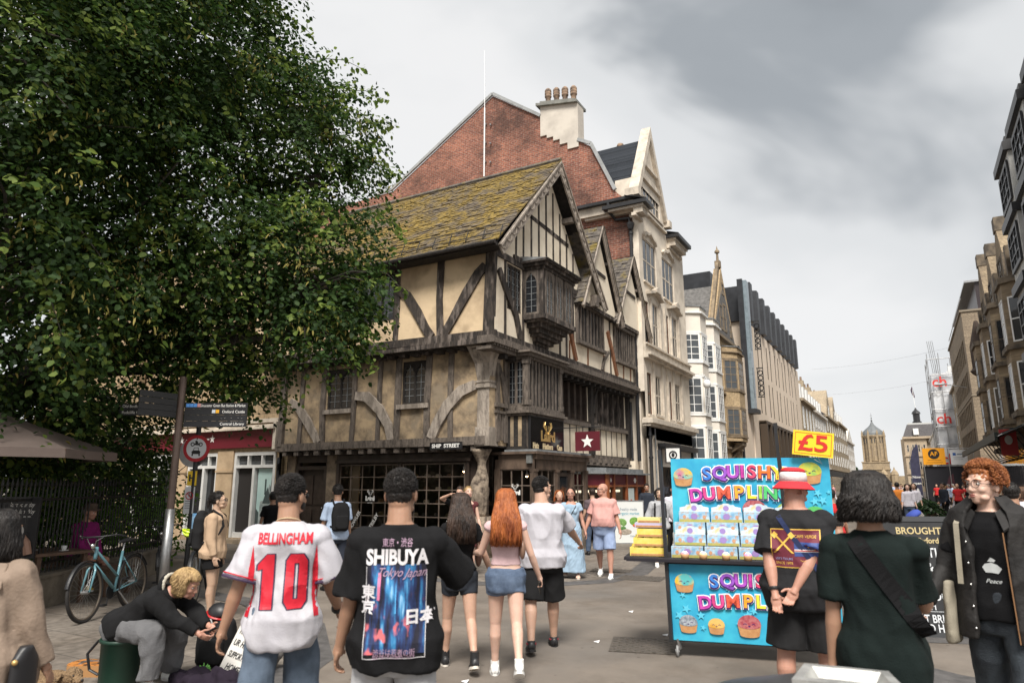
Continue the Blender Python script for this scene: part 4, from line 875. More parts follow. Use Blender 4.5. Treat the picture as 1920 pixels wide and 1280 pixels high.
# ---------------------------------------------------------------- white building with four storeys of bow windows
V=thing('bow_windowed_building','white rendered building with two columns of bay sash windows','building',(-10,32.5,0))
STU=mat('white_render',(.76,.71,.63),.8,base2=(.66,.6,.52),scale=.8,lo=.3,hi=.6,bump=.05)
b=MB();b.box(-20,-8.3,29.8,35.0,0,9.3);b.build('wall',STU,V);b=MB();b.box(-20,-8.2,29.78,35.05,9.3,9.4);b.build('parapet',LEAD,V)
def bay(parent,yc,hw,x0,x1,z0,z1,floors,wm,fm,cornice=True,top=None):
 """a canted bay: plan (x0,yc-hw) (x1,yc-hw*.55) (x1,yc+hw*.55) (x0,yc+hw)"""
 i_=hw*.5;P=[(x0,yc-hw),(x1,yc-i_),(x1,yc+i_),(x0,yc+hw)]
 b=MB();b.prism([(p[0],p[1],z0)for p in P],(0,0,z1-z0));bo=b.build('bay',wm,parent)
 def ring(za,zb,e_):k=MB();k.prism([(P[0][0]-.02,P[0][1]-e_,za),(P[1][0]+e_,P[1][1]-e_*.6,za),(P[2][0]+e_,P[2][1]+e_*.6,za),(P[3][0]-.02,P[3][1]+e_,za)],(0,0,zb-za));return k
 for(za,zb)in floors:
  for s_,e_ in(((za-.1),.05),(zb+.01,.03)):ring(s_,s_+.08,e_).build('string_course',fm,bo)
  for a,c in((0,1),(1,2),(2,3)):
   p=Vector((*P[a],0));q=Vector((*P[c],0));u=(q-p);ln=u.length;u=u/ln;n=Vector((u.y,-u.x,0));n=n if n.x>0 or a!=1 and n.x>-.01 else-n
   if n.x<0:n=-n
   F=Fac(p,u,n);F.window(bo,.07,ln-.07,za,zb,.03,3 if a==1 else 2,4,.07,.03,fm,GLASS2,.03,gd=.012)
 if cornice:
  ring(z1-.32,z1-.26,.1).build('cornice',top or fm,bo);ring(z1,z1+.05,.05).build('cap',LEAD,bo)
 return bo
fl=[(.9,2.7),(3.2,5.0),(5.55,7.0),(7.35,8.6)]
fl=[(2.35,4.15),(4.75,6.35),(7.1,8.35)]
bay(V,30.85,1.05,-8.3,-7.5,0,9.6,fl,STU,WHITEP);bay(V,33.45,1.2,-8.3,-7.5,0,9.55,[(a-.05,c-.05)for a,c in fl],STU,WHITEP)
pipe(V,[(-8.1,29.85,9.3),(-8.1,29.85,0)],.05)
lm=thing('wall_lamp','round white globe street lamp on a bracket beside the bay windows','street lamp',(-7.9,30.0,6.0));b=MB();b.tube([(-8.05,29.9,6.2),(-7.7,29.7,6.45),(-7.3,29.7,6.35),(-7.2,29.7,6.15)],.02,6);b.build('bracket',METAL,lm);b=MB();b.ell((-7.2,29.7,5.95),(.17,.17,.2));b.build('globe',WHITEP,lm,True)
# ---------------------------------------------------------------- golden stone gabled building
GS=brickmat('golden_stone',(.44,.33,.20),(.37,.275,.165),(.28,.21,.13),w=.6,h=.3,axes='both',ms=.006,bump=.2,dirt=(.17,.13,.09),dl=.5,dh=.75)
GSD=mat('golden_stone_trim',(.28,.215,.14),.9,base2=(.13,.1,.07),scale=3,bump=.3)
W=thing('gabled_stone_building','golden stone building with a pointed gable and stacked bay windows','building',(-10,37.5,0))
Fg=Fac((-8.0,0,0),(0,1,0),(1,0,0))
b=MB();b.box(-20,-8.0,35.05,40.2,0,9.4);b.prism([Fg.P(35.4,9.4,0),Fg.P(40.0,9.4,0),Fg.P(39.7,10.3,0),Fg.P(37.7,13.6,0),Fg.P(35.7,10.3,0)],(-.4,0,0));b.build('wall',GS,W)
b=MB();b.prism([(-20,35.05,9.4),(-20,40.2,9.4),(-20,37.7,12.6)],(12.02,0,0));b.build('roof',mat('stone_tile_roof',(.13,.125,.12),.9,var=.35,scale=6,bump=.6,bscale=20),W)
b=MB()
for s_ in(-1,1):b.beam(Fg.P(37.7+s_*2.15,10.0,-.15),Fg.P(37.7,13.75,-.15),.5,.16,up=(1,0,0))
Fg.box(b,35.05,40.2,9.3,9.45,-.1,.2);Fg.box(b,37.55,37.85,13.6,14.0,-.3,0);b.lathe([(.08,0),(.06,.5),(.14,.55),(.14,.65),(.05,.75),(.01,.95)],Fg.P(37.7,13.95,-.15),8)
Fg.box(b,35.05,40.2,3.5,3.6,-.1,.12);Fg.box(b,35.05,40.2,6.3,6.4,-.1,.1);b.build('stone_trim',GSD,W)
bay(W,37.9,1.35,-8.0,-7.35,3.9,8.9,[(4.2,5.6),(6.6,8.2)],GS,GSD)
for(u0,u1,z0,z1)in((36.6,37.3,9.9,11.3),(37.45,38.15,9.9,11.5),(35.3,35.9,6.7,8.1),(35.3,35.9,4.2,5.6),(39.4,40,6.7,8.1),(39.4,40,4.2,5.6),(37.4,38.0,12.0,12.7),(38.9,39.4,9.8,10.6)):Fg.window(W,u0,u1,z0,z1,.04,1,2,.1,.05,GSD,GLASS,.04,gd=.012)
b=MB();b.prism([(-8,37.2,3.3),(-7.4,37.4,3.7),(-7.4,38.4,3.7),(-8,38.6,3.3)],(0,0,.2));b.prism([(-8,37.5,3.0),(-7.7,37.6,3.3),(-7.7,38.2,3.3),(-8,38.3,3.0)],(0,0,.1));b.build('corbel',GSD,W)
b=MB();Fg.box(b,35.1,40.1,0,3.0,0,.05);b.build('shop_window',GLASS,W)
pipe(W,[(-7.9,40.1,9.2),(-7.9,40.1,0)],.07)
pipe(W,[(-7.9,35.1,9.2),(-7.9,35.1,0)],.05)
b=MB();b.box(-7.98,-7.75,39.9,40.2,9.0,9.5);b.build('hopper',BLACKP,W)
# ---------------------------------------------------------------- modern block with dark fins
HOT=mat('sand_cladding',(.72,.61,.50),.8,base2=(.64,.54,.43),scale=.7,bump=.05);DK=mat('anthracite_cladding',(.035,.037,.042),.45,var=.3,scale=2,metal=.3);BRZ=mat('bronze_fin',(.10,.075,.055),.4,metal=.5)
Hh=thing('modern_block','modern sand coloured block with tall slot windows and dark zigzag attic','building',(-12,55,0));Fh=Fac((-8.0,0,0),(0,1,0),(1,0,0))
slots=[]
for zi,(z0,z1)in enumerate(((9.0,11.3),(6.3,8.6),(3.9,5.6))):
 for i in range(12):
  u=45.2+i*1.75+(.35 if i%2 else 0);slots.append((u,u+.4,z0,z1))
slots=[s_ for s_ in slots if s_[2]>5]
b=MB();Fh.wall(b,44.2,67.5,3.0,11.9,slots,dep=.14);b.face([(-8,44.2,0),(-12,44.2,0),(-12,44.2,11.9),(-8,44.2,11.9)]);b.build('wall',HOT,Hh)
b=MB();b.box(-24,-8.35,44.3,67.4,0,11.85);b.box(-24,-8.35,40.3,44.3,0,9.3);b.build('wall',HOT,Hh)
for s_ in slots:
 g=MB();g.face([Fh.P(s_[0],s_[2],-.12),Fh.P(s_[1],s_[2],-.12),Fh.P(s_[1],s_[3],-.12),Fh.P(s_[0],s_[3],-.12)]);wo_=g.build('window',GLASS,Hh)
 g=MB();Fh.box(g,s_[1]-.12,s_[1],s_[2],s_[3],-.11,-.01);g.build('frame',BRZ,wo_)  # dark bronze strip stands in for shade on the slot's side reveal
b=MB();b.box(-24,-8.4,44.0,67.4,11.92,14.2)
for i in range(10):
 u=44.3+i*2.3;b.prism([(-8.4,u,11.95),(-7.7,u+.3,11.95),(-7.7,u+1.0,11.95),(-8.4,u+1.9,11.95)],(0,0,2.5))
 b.prism([(-8.4,u,14.45),(-7.7,u+.3,14.45),(-7.7,u+1.0,14.45),(-8.4,u+1.9,14.45)],(0,0,.08))
b.build('attic',DK,Hh)
b=MB();b.box(-26,-9.2,40.25,44,9.4,14.3);b.build('attic',DK,Hh);b=MB();b.prism([(-26,32,10),(-26,40.2,10),(-26,40.2,13.6),(-26,36,14.2),(-26,32,13.2)],(14,0,0));b.build('attic',DK,Hh)
b=MB();Fh.box(b,43.2,43.9,6.2,14.3,-.1,.32);b.build('glass_fin',mat('fin_glass',(.22,.27,.3),.15,var=.2),Hh);b=MB();Fh.box(b,42.95,43.15,6.0,14.35,-.2,.12);Fh.box(b,42.9,44,5.9,6.15,-.2,.5);b.build('fin_frame',DK,Hh)
for z in(10.2,7.2):
 k=MB()
 for j in range(5):k.torus(Fh.P(44.1,z+j*.32,.62),.14,.03,(0,1,0),12,4)
 Fh.box(k,44.05,44.15,z-.25,z-.2,.4,.8);Fh.box(k,44.05,44.15,z+1.55,z+1.6,.4,.8);Fh.box(k,44.05,44.15,z-.2,z+1.55,.44,.47);Fh.box(k,44.05,44.15,z-.2,z+1.55,.77,.8);k.build('sign_frame',BLACKP,Hh)
b=MB()
for i in range(13):Fh.box(b,46+i*1.65,46.25+i*1.65,.3,5.6,-.1,.5)
Fh.box(b,46,66,5.5,5.7,-.1,.45);b.build('fins',BRZ,Hh)
b=MB();Fh.box(b,46,66,.2,5.5,-.05,.05);b.build('shop_window',GLASS2,Hh)
b=MB();b.face([(-8.05,40.25,0),(-8.05,44.2,0),(-8.05,44.2,9.3),(-8.05,40.25,9.3)]);b.build('wall',HOT,Hh)
# ---------------------------------------------------------------- far buildings on the same side
FS=brickmat('far_stone',(.38,.31,.22),(.33,.27,.19),(.26,.21,.15),w=.8,h=.4,axes='both',ms=.01,bump=.1,dirt=(.2,.16,.12));FSP=mat('far_pale_render',(.62,.58,.52),.85,var=.15,scale=1);DSL=mat('dark_slate_far',(.075,.07,.072),.8,var=.3,scale=3)
def rowhouse(label,y0,y1,x,z,m,roof=2.2,floors=3,nb=4,side=-1,cat='building',gables=0,chim=1,mans=False,mr=DSL,depth=9,shop=True,group=None):
 t=thing('terraced_building',label,cat,(x+side*3,(y0+y1)/2,0),group=group);nrm=Vector((-side,0,0));F=Fac((x,0,0),(0,1,0),nrm)
 xb=x+side*depth;b=MB();b.box(x,xb,y0,y1,0,z);b.build('wall',m,t)
 b=MB();F.box(b,y0,y1,z-.1,z+.15,-.2,.25);F.box(b,y0,y1,3.4,3.6,-.1,.15);b.build('cornice',m,t)
 if mans:
  b=MB();b.hexa([(x+side*.3,y0,z+.15),(xb,y0,z+.15),(xb,y1,z+.15),(x+side*.3,y1,z+.15),(x+side*1.4,y0,z+roof),(xb,y0,z+roof),(xb,y1,z+roof),(x+side*1.4,y1,z+roof)]);rf=b.build('roof',mr,t)
  for i in range(nb):c=y0+(y1-y0)*(i+.5)/nb;k=MB();k.box(x+side*.35,x+side*1.4,c-.5,c+.5,z+.5,z+1.9);k.build('dormer',WHITEP,rf)
 else:
  b=MB();b.prism([(x-side*.1,y0,z+.15),(x+side*depth/2,y0,z+roof),(xb,y0,z+.15)],(0,y1-y0,0));rf=b.build('roof',mr,t)
 for i in range(gables):
  c=y0+(y1-y0)*(i+.5)/gables;hw=(y1-y0)/gables*.36;b=MB();b.prism([F.P(c-hw,z+.1,.05),F.P(c+hw,z+.1,.05),F.P(c,z+roof*1.1,.05)],nrm*-3);b.build('gable',m,t)
  F.window(t,c-.5,c+.5,z+.3,z+1.5,.1,1,2,.08,.05,WHITEP,GLASS,.03,gd=.07)
 for i in range(chim):
  c=y0+.8+i*(y1-y0-1.6)/max(1,chim-1);b=MB();b.box(x+side*2.2,x+side*3.6,c-.5,c+.5,z+.5,z+roof+1.3);co=b.build('chimney',m,t)
  for j in range(3):k=MB();k.lathe([(.14,0),(.12,.5)],(x+side*(2.5+j*.4),c,z+roof+1.3),8);k.build('chimney_pot',POT,co)
 zs=np.linspace(3.9,z,floors+1)[:-1]if floors else[]
 for a in zs:
  h=(z-3.9)/floors
  for i in range(nb):c=y0+(y1-y0)*(i+.5)/nb;F.window(t,c-.5,c+.5,a+.15,a+h-.55,.03,2,2,.08,.05,WHITEP,GLASS,.025,gd=.012)
 if shop:b=MB();F.box(b,y0+.3,y1-.3,.3,2.6,0,.05);b.build('shop_window',GLASS,t);b=MB();F.box(b,y0+.2,y1-.2,2.6,3.3,0,.12);b.build('fascia',BLACKP if int(y0)%2 else DK,t)
 return t
rowhouse('stone building with a slate mansard and white dormers past the modern block',68,78,-8,9.4,FS,2.6,2,4,mans=True,chim=2)
rowhouse('pale rendered building with a plain cornice beyond the mansard building',78.2,90,-8,9.2,FSP,1.8,3,5,mans=True,chim=1)
rowhouse('grey gabled stone building with tall dark chimneys down the street',90.2,106,-8,9.8,FS,3.2,3,5,gables=2,chim=3)
rowhouse('yellow stone building with rounded dark roof before the white one',106.2,122,-8,10.2,FS,2.6,3,5,mans=True,chim=2)
rowhouse('last white building on the left side before the tower',122.2,140,-8.2,8.6,FSP,2.2,3,5,chim=1,gables=1)
# ---------------------------------------------------------------- ray helper: real-world point seen in a direction at a known ground distance
_P,_Y=R(CAM_PITCH),R(CAM_YAW)
def at(px,py,d,z=None):
 x,zz=(px-960)/1280,(640-py)/1280
 yy=math.cos(_P)-zz*math.sin(_P);z2=math.sin(_P)+zz*math.cos(_P)
 X=x*math.cos(_Y)-yy*math.sin(_Y);Y=x*math.sin(_Y)+yy*math.cos(_Y);h=math.hypot(X,Y)
 return Vector((X/h*d,Y/h*d,1.7+z2/h*d if z is None else z))
# ---------------------------------------------------------------- domed gate tower at the end of the street
TS=brickmat('tower_stone',(.36,.28,.18),(.31,.24,.155),(.22,.17,.11),w=1.4,h=.6,axes='both',ms=.02,bump=.1,dirt=(.15,.12,.09),dl=.45,dh=.7);TD=mat('dome_lead',(.15,.16,.165),.6,base2=(.10,.11,.115),scale=.8,bump=.1)
t=thing('domed_tower','tall octagonal stone tower with grey ogee dome at the street end','tower',(-14.8,425,0));cx,cy=-14.8,425
def octa(r,z0,z1,r1=None,n=8):k=MB();k.lathe([(r,z0),(r1 or r,z1)],(cx,cy,0),n);return k
k=MB();k.box(cx-6.4,cx+6.4,cy-6.4,cy+6.4,0,13.3);k.build('gate_stage',TS,t)
k=MB();k.box(cx-6.8,cx+6.8,cy-6.8,cy+6.8,9.2,9.7);k.box(cx-6.7,cx+6.7,cy-6.7,cy+6.7,13,13.6);k.lathe([(5.9,14),(5.9,14.5)],(cx,cy,0),8);k.lathe([(5.8,26.6),(6.1,27.6),(5.9,27.8)],(cx,cy,0),16)
for i in range(8):
 a=math.pi/8+i*math.pi/4;k.box(cx+5.7*math.cos(a)-.5,cx+5.7*math.cos(a)+.5,cy+5.7*math.sin(a)-.5,cy+5.7*math.sin(a)+.5,13,29);k.lathe([(.5,29),(.05,30.6)],(cx+5.7*math.cos(a),cy+5.7*math.sin(a),0),6)
k.build('buttresses',TS,t)
k=octa(5.5,13.3,27.5);k.build('lantern_stage',TS,t)
for i in range(8):
 a=i*math.pi/4;n_=Vector((math.cos(a),math.sin(a),0));F=Fac(Vector((cx,cy,0))+n_*5.12,(-n_.y,n_.x,0),n_);k=MB();k.prism([F.P(-.9,23.5,0),F.P(.9,23.5,0),F.P(.9,25.6,0),F.P(0,26.6,0),F.P(-.9,25.6,0)],n_*.15);F.box(k,-1.2,1.2,16,22.5,0,.06)
 k2=MB();F.box(k2,-.9,.9,23.5,25.8,.1,.2);k2.build('window',GLASS,t);k.build('tracery',mat('tracery_stone',(.22,.17,.12),.9),t)
k=MB();k.lathe([(5.5,27.6),(5.3,28.8),(4.6,30.2),(3.5,31.3),(2.2,32.4),(1.1,33.6),(.45,35),(.3,35.6),(.55,36),(.2,36.5),(.08,37),(.07,40)],(cx,cy,0),16);k.ell((cx,cy,37.3),.35);k.box(cx-.6,cx+.6,cy-.05,cy+.05,38.6,38.75);k.build('dome',TD,t)
for x in(-11.3,-6.4):k=MB();k.lathe([(1.9,0),(1.9,6.6),(2.1,6.7),(1.9,7),(1.4,8.2),(.5,9.2),(.15,10.6)],(x,418,0),8);k.build('turret',TS,t)
k=MB();k.box(-30,1,420,426,0,6);k.build('range',TS,t)
# corner building with mansard, cupola and flag
CB=brickmat('corner_stone',(.46,.37,.265),(.41,.325,.23),(.3,.24,.17),w=1.0,h=.45,axes='both',ms=.015,bump=.1,dirt=(.25,.2,.15))
t=thing('corner_bank_building','tall pale stone corner building with mansard roof and cupola','building',(6,200,0))
k=MB();k.prism([(.2,195,0),(-.9,197,0),(-.9,215,0),(14,215,0),(14,192,0),(4.5,192,0)],(0,0,12.6));k.build('wall',CB,t)
Fb=Fac((0,191.95,0),(1,0,0),(0,-1,0))
k=MB();k.box(-.2,4.5,191.2,196,0,12.4);k.build('wall',CB,t)
Fb=Fac((0,191.2,0),(1,0,0),(0,-1,0));k=MB();Fb.box(k,-.5,12,12.4,12.9,-3,.5);Fb.box(k,-.4,12,8.2,8.5,-1,.25);Fb.box(k,-.4,12,4,4.3,-1,.25);k.build('cornice',CB,t)
k=MB();k.hexa([(-.3,191.4,12.9),(14,191.4,12.9),(14,214,12.9),(-.6,214,12.9),(.8,193,15.9),(14,193,15.9),(14,210,15.9),(.8,210,15.9)]);k.build('roof',DSL,t);k=MB();k.box(1.0,6,193.4,205,15.9,16.3);k.build('parapet',mat('parapet_grey',(.5,.5,.48),.8),t)
for z0,z1 in((5.2,7),(9.3,11),(1.2,3.2)):
 for u in(.3,1.4,2.0,2.6,3.7):Fb.window(t,u,u+.42,z0,z1,.03,1,2,.06,.04,CRT,GLASS,.02,gd=.02)
k=MB();k.box(2,3.1,190.9,192,13.3,14.8);k.build('dormer',WHITEP,t)
k=MB();k.lathe([(1.0,16.3),(1.0,16.8),(.75,16.9),(.75,18.6),(1.0,18.7),(.8,19.2),(.3,19.7),(.1,20.2)],(3.1,196,0),8);k.build('cupola',BLACKP,t)
fl_=thing('flag_pole','dark flag hanging from a white pole on the corner building roof','flag',(3.2,196,20));k=MB();k.tube([(3.1,196,20.1),(2.9,196,24.8)],.06,6);k.build('pole',WHITEP,fl_)
k=MB();k.mesh([(2.9,196,25.6),(2.5,196.1,24.6),(2.7,196.1,23.6),(3.15,196,22.6),(3.3,196,22.9),(3.1,196.05,24.2)],[(0,1,2,3,4,5),(5,4,3,2,1,0)]);k.build('cloth',mat('flag_red_dark',(.16,.03,.05),.8,base2=(.04,.04,.12),scale=2),fl_)
# ---------------------------------------------------------------- right-hand side
RS=4.95
# tall sandstone block
BT=brickmat('tan_stone_block',(.27,.215,.155),(.225,.18,.13),(.15,.12,.09),w=.9,h=.28,axes='both',ms=.008,bump=.3,dirt=(.13,.105,.08),dl=.5,dh=.75)
t=thing('sandstone_block','plain tan stone office block with rows of slot windows and dark top storey','building',(8,74,0));F=Fac((RS,0,0),(0,1,0),(-1,0,0))
wl_=[]
for z0,z1 in((4.8,6.1),(6.8,8.2),(9.0,10.6),(11.3,13.2)):
 for i in range(9):u=65.6+i*1.75;wl_.append((u,u+1.35,z0,z1))
k=MB();F.wall(k,64,83,0,15.2,wl_,dep=.3);k.face([(RS,64,0),(RS,64,15.2),(RS+14,64,15.2),(RS+14,64,0)]);k.face([(RS,83,0),(RS,83,15.2),(RS+14,83,15.2),(RS+14,83,0)]);k.face([(RS,64,15.2),(RS,83,15.2),(RS+14,83,15.2),(RS+14,64,15.2)]);k.build('wall',BT,t)
for w_ in wl_:F.window(t,*w_,-.15,2,1,.06,.05,BRZ,GLASS2,.05)
k=MB();k.box(RS-.12,RS+14,63.9,83.1,15.2,15.35);k.box(RS-.05,RS+14,63.95,83,8.45,8.55);k.build('coping',mat('coping_tan',(.24,.2,.15),.9),t)
k=MB();k.box(RS+1.2,RS+14,64.3,82,15.35,17.6);k.build('attic',mat('attic_dark',(.03,.02,.022),.4),t);k=MB();k.box(RS+.5,RS+14,64.1,82.5,17.6,17.75);k.tube([(RS+.1,64.1,16.3),(RS+.1,83,16.3)],.04,5);k.build('roof_edge',METAL,t)
# gothic stone building with bays
GT=brickmat('gothic_stone',(.30,.235,.155),(.25,.195,.13),(.17,.13,.09),w=.6,h=.3,axes='both',ms=.006,bump=.3,dirt=(.09,.07,.055),dl=.42,dh=.7);GTD=mat('sooty_stone',(.19,.15,.105),.9,base2=(.06,.05,.04),scale=2.5,bump=.4)
t=thing('gothic_stone_building','sooty gothic stone building with steep gables and stacked bay windows','building',(8,44,0))
k=MB();k.box(RS,16,31.5,51,0,10.4);k.build('wall',GT,t)
rfm=mat('brown_roof',(.07,.05,.04),.9,var=.3,scale=5)
for c,hw,zt in((48.2,1.9,14.6),(43.8,1.7,13.9),(39.4,1.9,13.9),(34.6,1.9,13.5)):
 k=MB();k.prism([F.P(c-hw,10.4,.05),F.P(c+hw,10.4,.05),F.P(c+hw,11.3,.05),F.P(c+.25,zt,.05),F.P(c-.25,zt,.05),F.P(c-hw,11.3,.05)],(.5,0,0));k.build('gable',GT,t)
 k=MB();k.prism([F.P(c-hw,10.4,-.45),F.P(c+hw,10.4,-.45),F.P(c+hw,11.2,-.45),F.P(c,zt-.1,-.45),F.P(c-hw,11.2,-.45)],(8,0,0));k.build('roof',rfm,t)
 k=MB();F.box(k,c-.35,c+.35,zt-.1,zt+.6,-.4,.1);F.box(k,c-hw-.15,c-hw+.25,10.4,12.2,-.4,.2);F.box(k,c+hw-.25,c+hw+.15,10.4,12.2,-.4,.2);F.box(k,c-hw,c+hw,10.3,10.5,-.1,.25);k.build('stone_trim',GTD,t)
 F.window(t,c-.7,c+.7,10.9,12.4,.12,3,2,.1,.08,GTD,GLASS,.04,gd=.08)
k=MB();k.box(RS+3,RS+4.2,45.6,46.4,10,15.9);k.build('chimney',GT,t);
k=MB()
for i in range(12):k.box(RS+2.5,RS+2.6,44.6+i*.45,44.8+i*.45,14.2,14.5)
k.box(RS+2.5,RS+2.6,44.5,50,14.1,14.25);k.build('ridge_tiles',mat('red_ridge',(.35,.08,.04),.8),t)
def bayR(parent,yc,hw,dx,z0,z1,floors,wm,fm,gm,x0=RS):
 P=[(x0,yc+hw),(x0-dx,yc+hw*.5),(x0-dx,yc-hw*.5),(x0,yc-hw)];k=MB();k.prism([(p[0],p[1],z0)for p in P],(0,0,z1-z0));bo=k.build('bay',wm,parent)
 for za,zb in floors:
  for(a,c)in((0,1),(1,2),(2,3)):
   p=Vector((*P[a],0));q=Vector((*P[c],0));u=q-p;ln=u.length;u/=ln;n=Vector((u.y,-u.x,0));n=n if n.x<0 else-n
   Fac(p,u,n).window(bo,.26 if a==1 else .2,ln-(.26 if a==1 else .2),za,zb,.03,1 if a!=1 else 2,2,.06,.05,gm,GLASS,.03,gd=.014)
  k=MB();e_=.12;k.prism([(P[0][0],P[0][1]+e_,za-.3),(P[1][0]-e_,P[1][1]+e_,za-.3),(P[2][0]-e_,P[2][1]-e_,za-.3),(P[3][0],P[3][1]-e_,za-.3)],(0,0,.2));k.build('string_course',fm,bo)
 k=MB();k.prism([(P[0][0],P[0][1]+.1,z1),(P[1][0]-.1,P[1][1]+.1,z1),(P[2][0]-.1,P[2][1]-.1,z1),(P[3][0],P[3][1]-.1,z1)],(0,0,.25));k.build('parapet',fm,bo)
bayR(t,48.3,1.7,.8,3.9,9.6,[(4.6,6.4),(7.2,8.9)],GT,GTD,GTD);bayR(t,43.9,1.5,.8,3.9,9.8,[(4.6,6.6),(7.3,9.1)],GT,GTD,WHITEP);bayR(t,39.5,1.4,.8,3.9,9.9,[(4.7,6.6),(7.4,9.3)],GT,GTD,GTD);bayR(t,34.8,1.4,.8,3.9,9.9,[(4.7,6.6),(7.4,9.3)],GT,GTD,WHITEP)
k=MB();k.lathe([(.05,8.1),(.5,8.4),(.65,8.6),(.5,8.8),(.5,10.2),(.1,11.8)],(RS-.3,51,0),8);k.build('turret',rfm,t)
k=MB();F.box(k,31.5,51,3.5,3.75,-.1,.3);k.build('cornice',GTD,t)
k=MB();F.box(k,31.6,51,0,3.4,0,.05);k.build('shop_window',GLASS,t)
# iron and glass canopy along the shops
t=thing('shop_canopy','dark green iron and glass canopy over the shops on the right','canopy',(4,40,3));ci=mat('dark_green_iron',(.012,.02,.015),.5,var=.3)
k=MB()
for i in range(12):y=33+i*1.55;k.beam((RS,y,4.3),(RS-1.9,y,3.5),.07,.12);k.tube([(RS,y,2.9),(RS-.5,y,3.1),(RS-.9,y,3.85)],.03,5)
k.beam((RS-1.9,32,3.5),(RS-1.9,51,3.5),.1,.3);k.beam((RS-.9,32,3.95),(RS-.9,51,3.95),.06,.08);k.build('frame',ci,t)
k=MB();k.hexa([(RS,30,4.24),(RS-1.9,30,3.46),(RS-1.9,51,3.46),(RS,51,4.24),(RS,30,4.26),(RS-1.9,30,3.48),(RS-1.9,51,3.48),(RS,51,4.26)]);k.build('glass_roof',GLASS2,t)
t=thing('hanging_sign','red hanging sign with a white emblem under the right canopy','hanging sign',(3.9,36,3));k=MB();k.box(3.55,4.15,36.0,36.06,2.9,4.0);pb=k.build('panel',mat('sign_red',(.45,.03,.03),.5),t);k=MB();k.ell((3.85,35.99,3.55),(.14,.01,.2));k.build('emblem',WHITEP,pb);k=MB();k.tube([(4.9,36.03,4.05),(3.5,36.03,4.05)],.02,5);k.build('bracket',BLACKP,t)
# black and white timbered building at the right edge
t=thing('black_and_white_building','black and white timbered building with stacked projecting bays at right edge','building',(8,30,0))
WR=mat('white_roughcast',(.52,.52,.50),.9,base2=(.40,.40,.385),scale=2,bump=.2)
k=MB();k.box(RS,16,18,31.4,0,14.0);k.build('wall',WR,t)
k=MB()
for z in(3.6,6.4,9.0,11.4,13.8):F.box(k,17.9,31.5,z,z+.3,-.2,.25)
k.box(RS-.3,16,17.8,31.5,14.1,14.4)
for i in range(7):F.box(k,18.2+i*2.15,18.4+i*2.15,3.8,13.8,-.1,.05)
k.build('timber_frame',BLACKP,t)
for yc in(29.7,25.9,22.1):
 k=MB();k.box(RS-.7,RS,yc-1.3,yc+1.3,4.0,13.6);bo=k.build('bay',WR,t)
 Fb_=Fac((RS-.7,0,0),(0,1,0),(-1,0,0));Fe=Fac((0,yc+1.3,0),(1,0,0),(0,1,0));Fs=Fac((0,yc-1.3,0),(1,0,0),(0,-1,0))
 k=MB()
 for z in(6.1,8.6,11.1,13.4):k.box(RS-.85,RS,yc-1.45,yc+1.45,z,z+.32)
 k.box(RS-.75,RS,yc-1.35,yc+1.35,13.75,13.95);k.build('timber_frame',BLACKP,bo)
 for z in(4.4,6.9,9.4,11.7):Fb_.window(bo,yc-1.1,yc+1.1,z,z+1.45,.08,3,3,.14,.06,BLACKP,GLASS2,.06,gd=.03);Fe.window(bo,RS-.62,RS-.08,z,z+1.45,.05,1,3,.1,.05,BLACKP,GLASS2,.04,gd=.02)
for yc in(21.5,):
 k=MB();k.prism([F.P(yc-2.4,14.4,.1),F.P(yc+2.4,14.4,.1),F.P(yc,16.6,.1)],(6,0,0));k.build('gable',WR,t);k=MB()
 for s_ in(-1,1):k.beam(F.P(yc+s_*2.6,14.3,.3),F.P(yc,16.9,.3),.5,.3,up=(1,0,0))
 k.build('bargeboard',BLACKP,t)
# stone shops nearer and farther on the right
rowhouse('brown stone building beyond the wrapped scaffold on the right',124,150,RS,13.5,FS,3,4,5,side=1,chim=2)
rowhouse('narrow weathered building behind the scaffold with grey roof',100,124,RS+.4,14.5,FS,3,4,5,side=1,chim=2,mans=True)
rowhouse('grey stone building just before the scaffold tower',83.2,99.5,RS+.6,12.5,FS,2.5,4,5,side=1,chim=1)
rowhouse('stone terrace running up to the corner bank building',150,190,RS+.2,11.5,FSP,3,4,8,side=1,chim=3)
# scaffold wrapped in printed white sheeting
t=thing('wrapped_scaffold','scaffolding wrapped in crumpled white sheeting printed with red letters','scaffolding',(4.9,104,0));SH=mat('scaffold_sheet',(.72,.73,.74),.6,base2=(.45,.47,.5),scale=.7,bump=.6,bscale=1.5)
k=MB();n=26;rows=[]
for j in range(34):
 z=.2+j*.45;row=[]
 for i in range(n):
  f=i/(n-1);y=98+f*9;x=3.6+.28*noise.noise(Vector((y*.6,z*.5,3)));row.append(Vector((x,y,z)))
 rows.append(row)
k.loft(rows,closed=False)
rows=[]
for j in range(34):
 z=.2+j*.45;row=[Vector((3.6+f/9*2.6+0,98+.35*noise.noise(Vector((f,z*.5,8))),z))for f in range(10)];rows.append(row)
k.loft(rows,closed=False);sh=k.build('sheeting',SH,t,True)
k=MB()
for x in(3.4,4.6,6.0):
 for y in(97.7,102,107):k.tube([(x,y,0),(x,y,17.5)],.05,5)
for z in(2.2,4.3,6.4,8.5,10.6,12.7,14.8,16.8):k.tube([(3.4,97.7,z),(6.2,97.7,z)],.05,5);k.tube([(3.4,97.7,z),(3.4,107,z)],.05,5)
for i in range(4):k.tube([(4.2+i*.2,103,14),(4.2+i*.2-.4,103,20)],.03,4)
k.build('poles',METAL,t)
RD=mat('print_red',(.6,.04,.03),.6)
for z in(13.9,9.4,4.6):lettering('ch',1.7,(4.4,97.55,z),(1,0,0),(0,0,1),sh,RD,bold=.03)
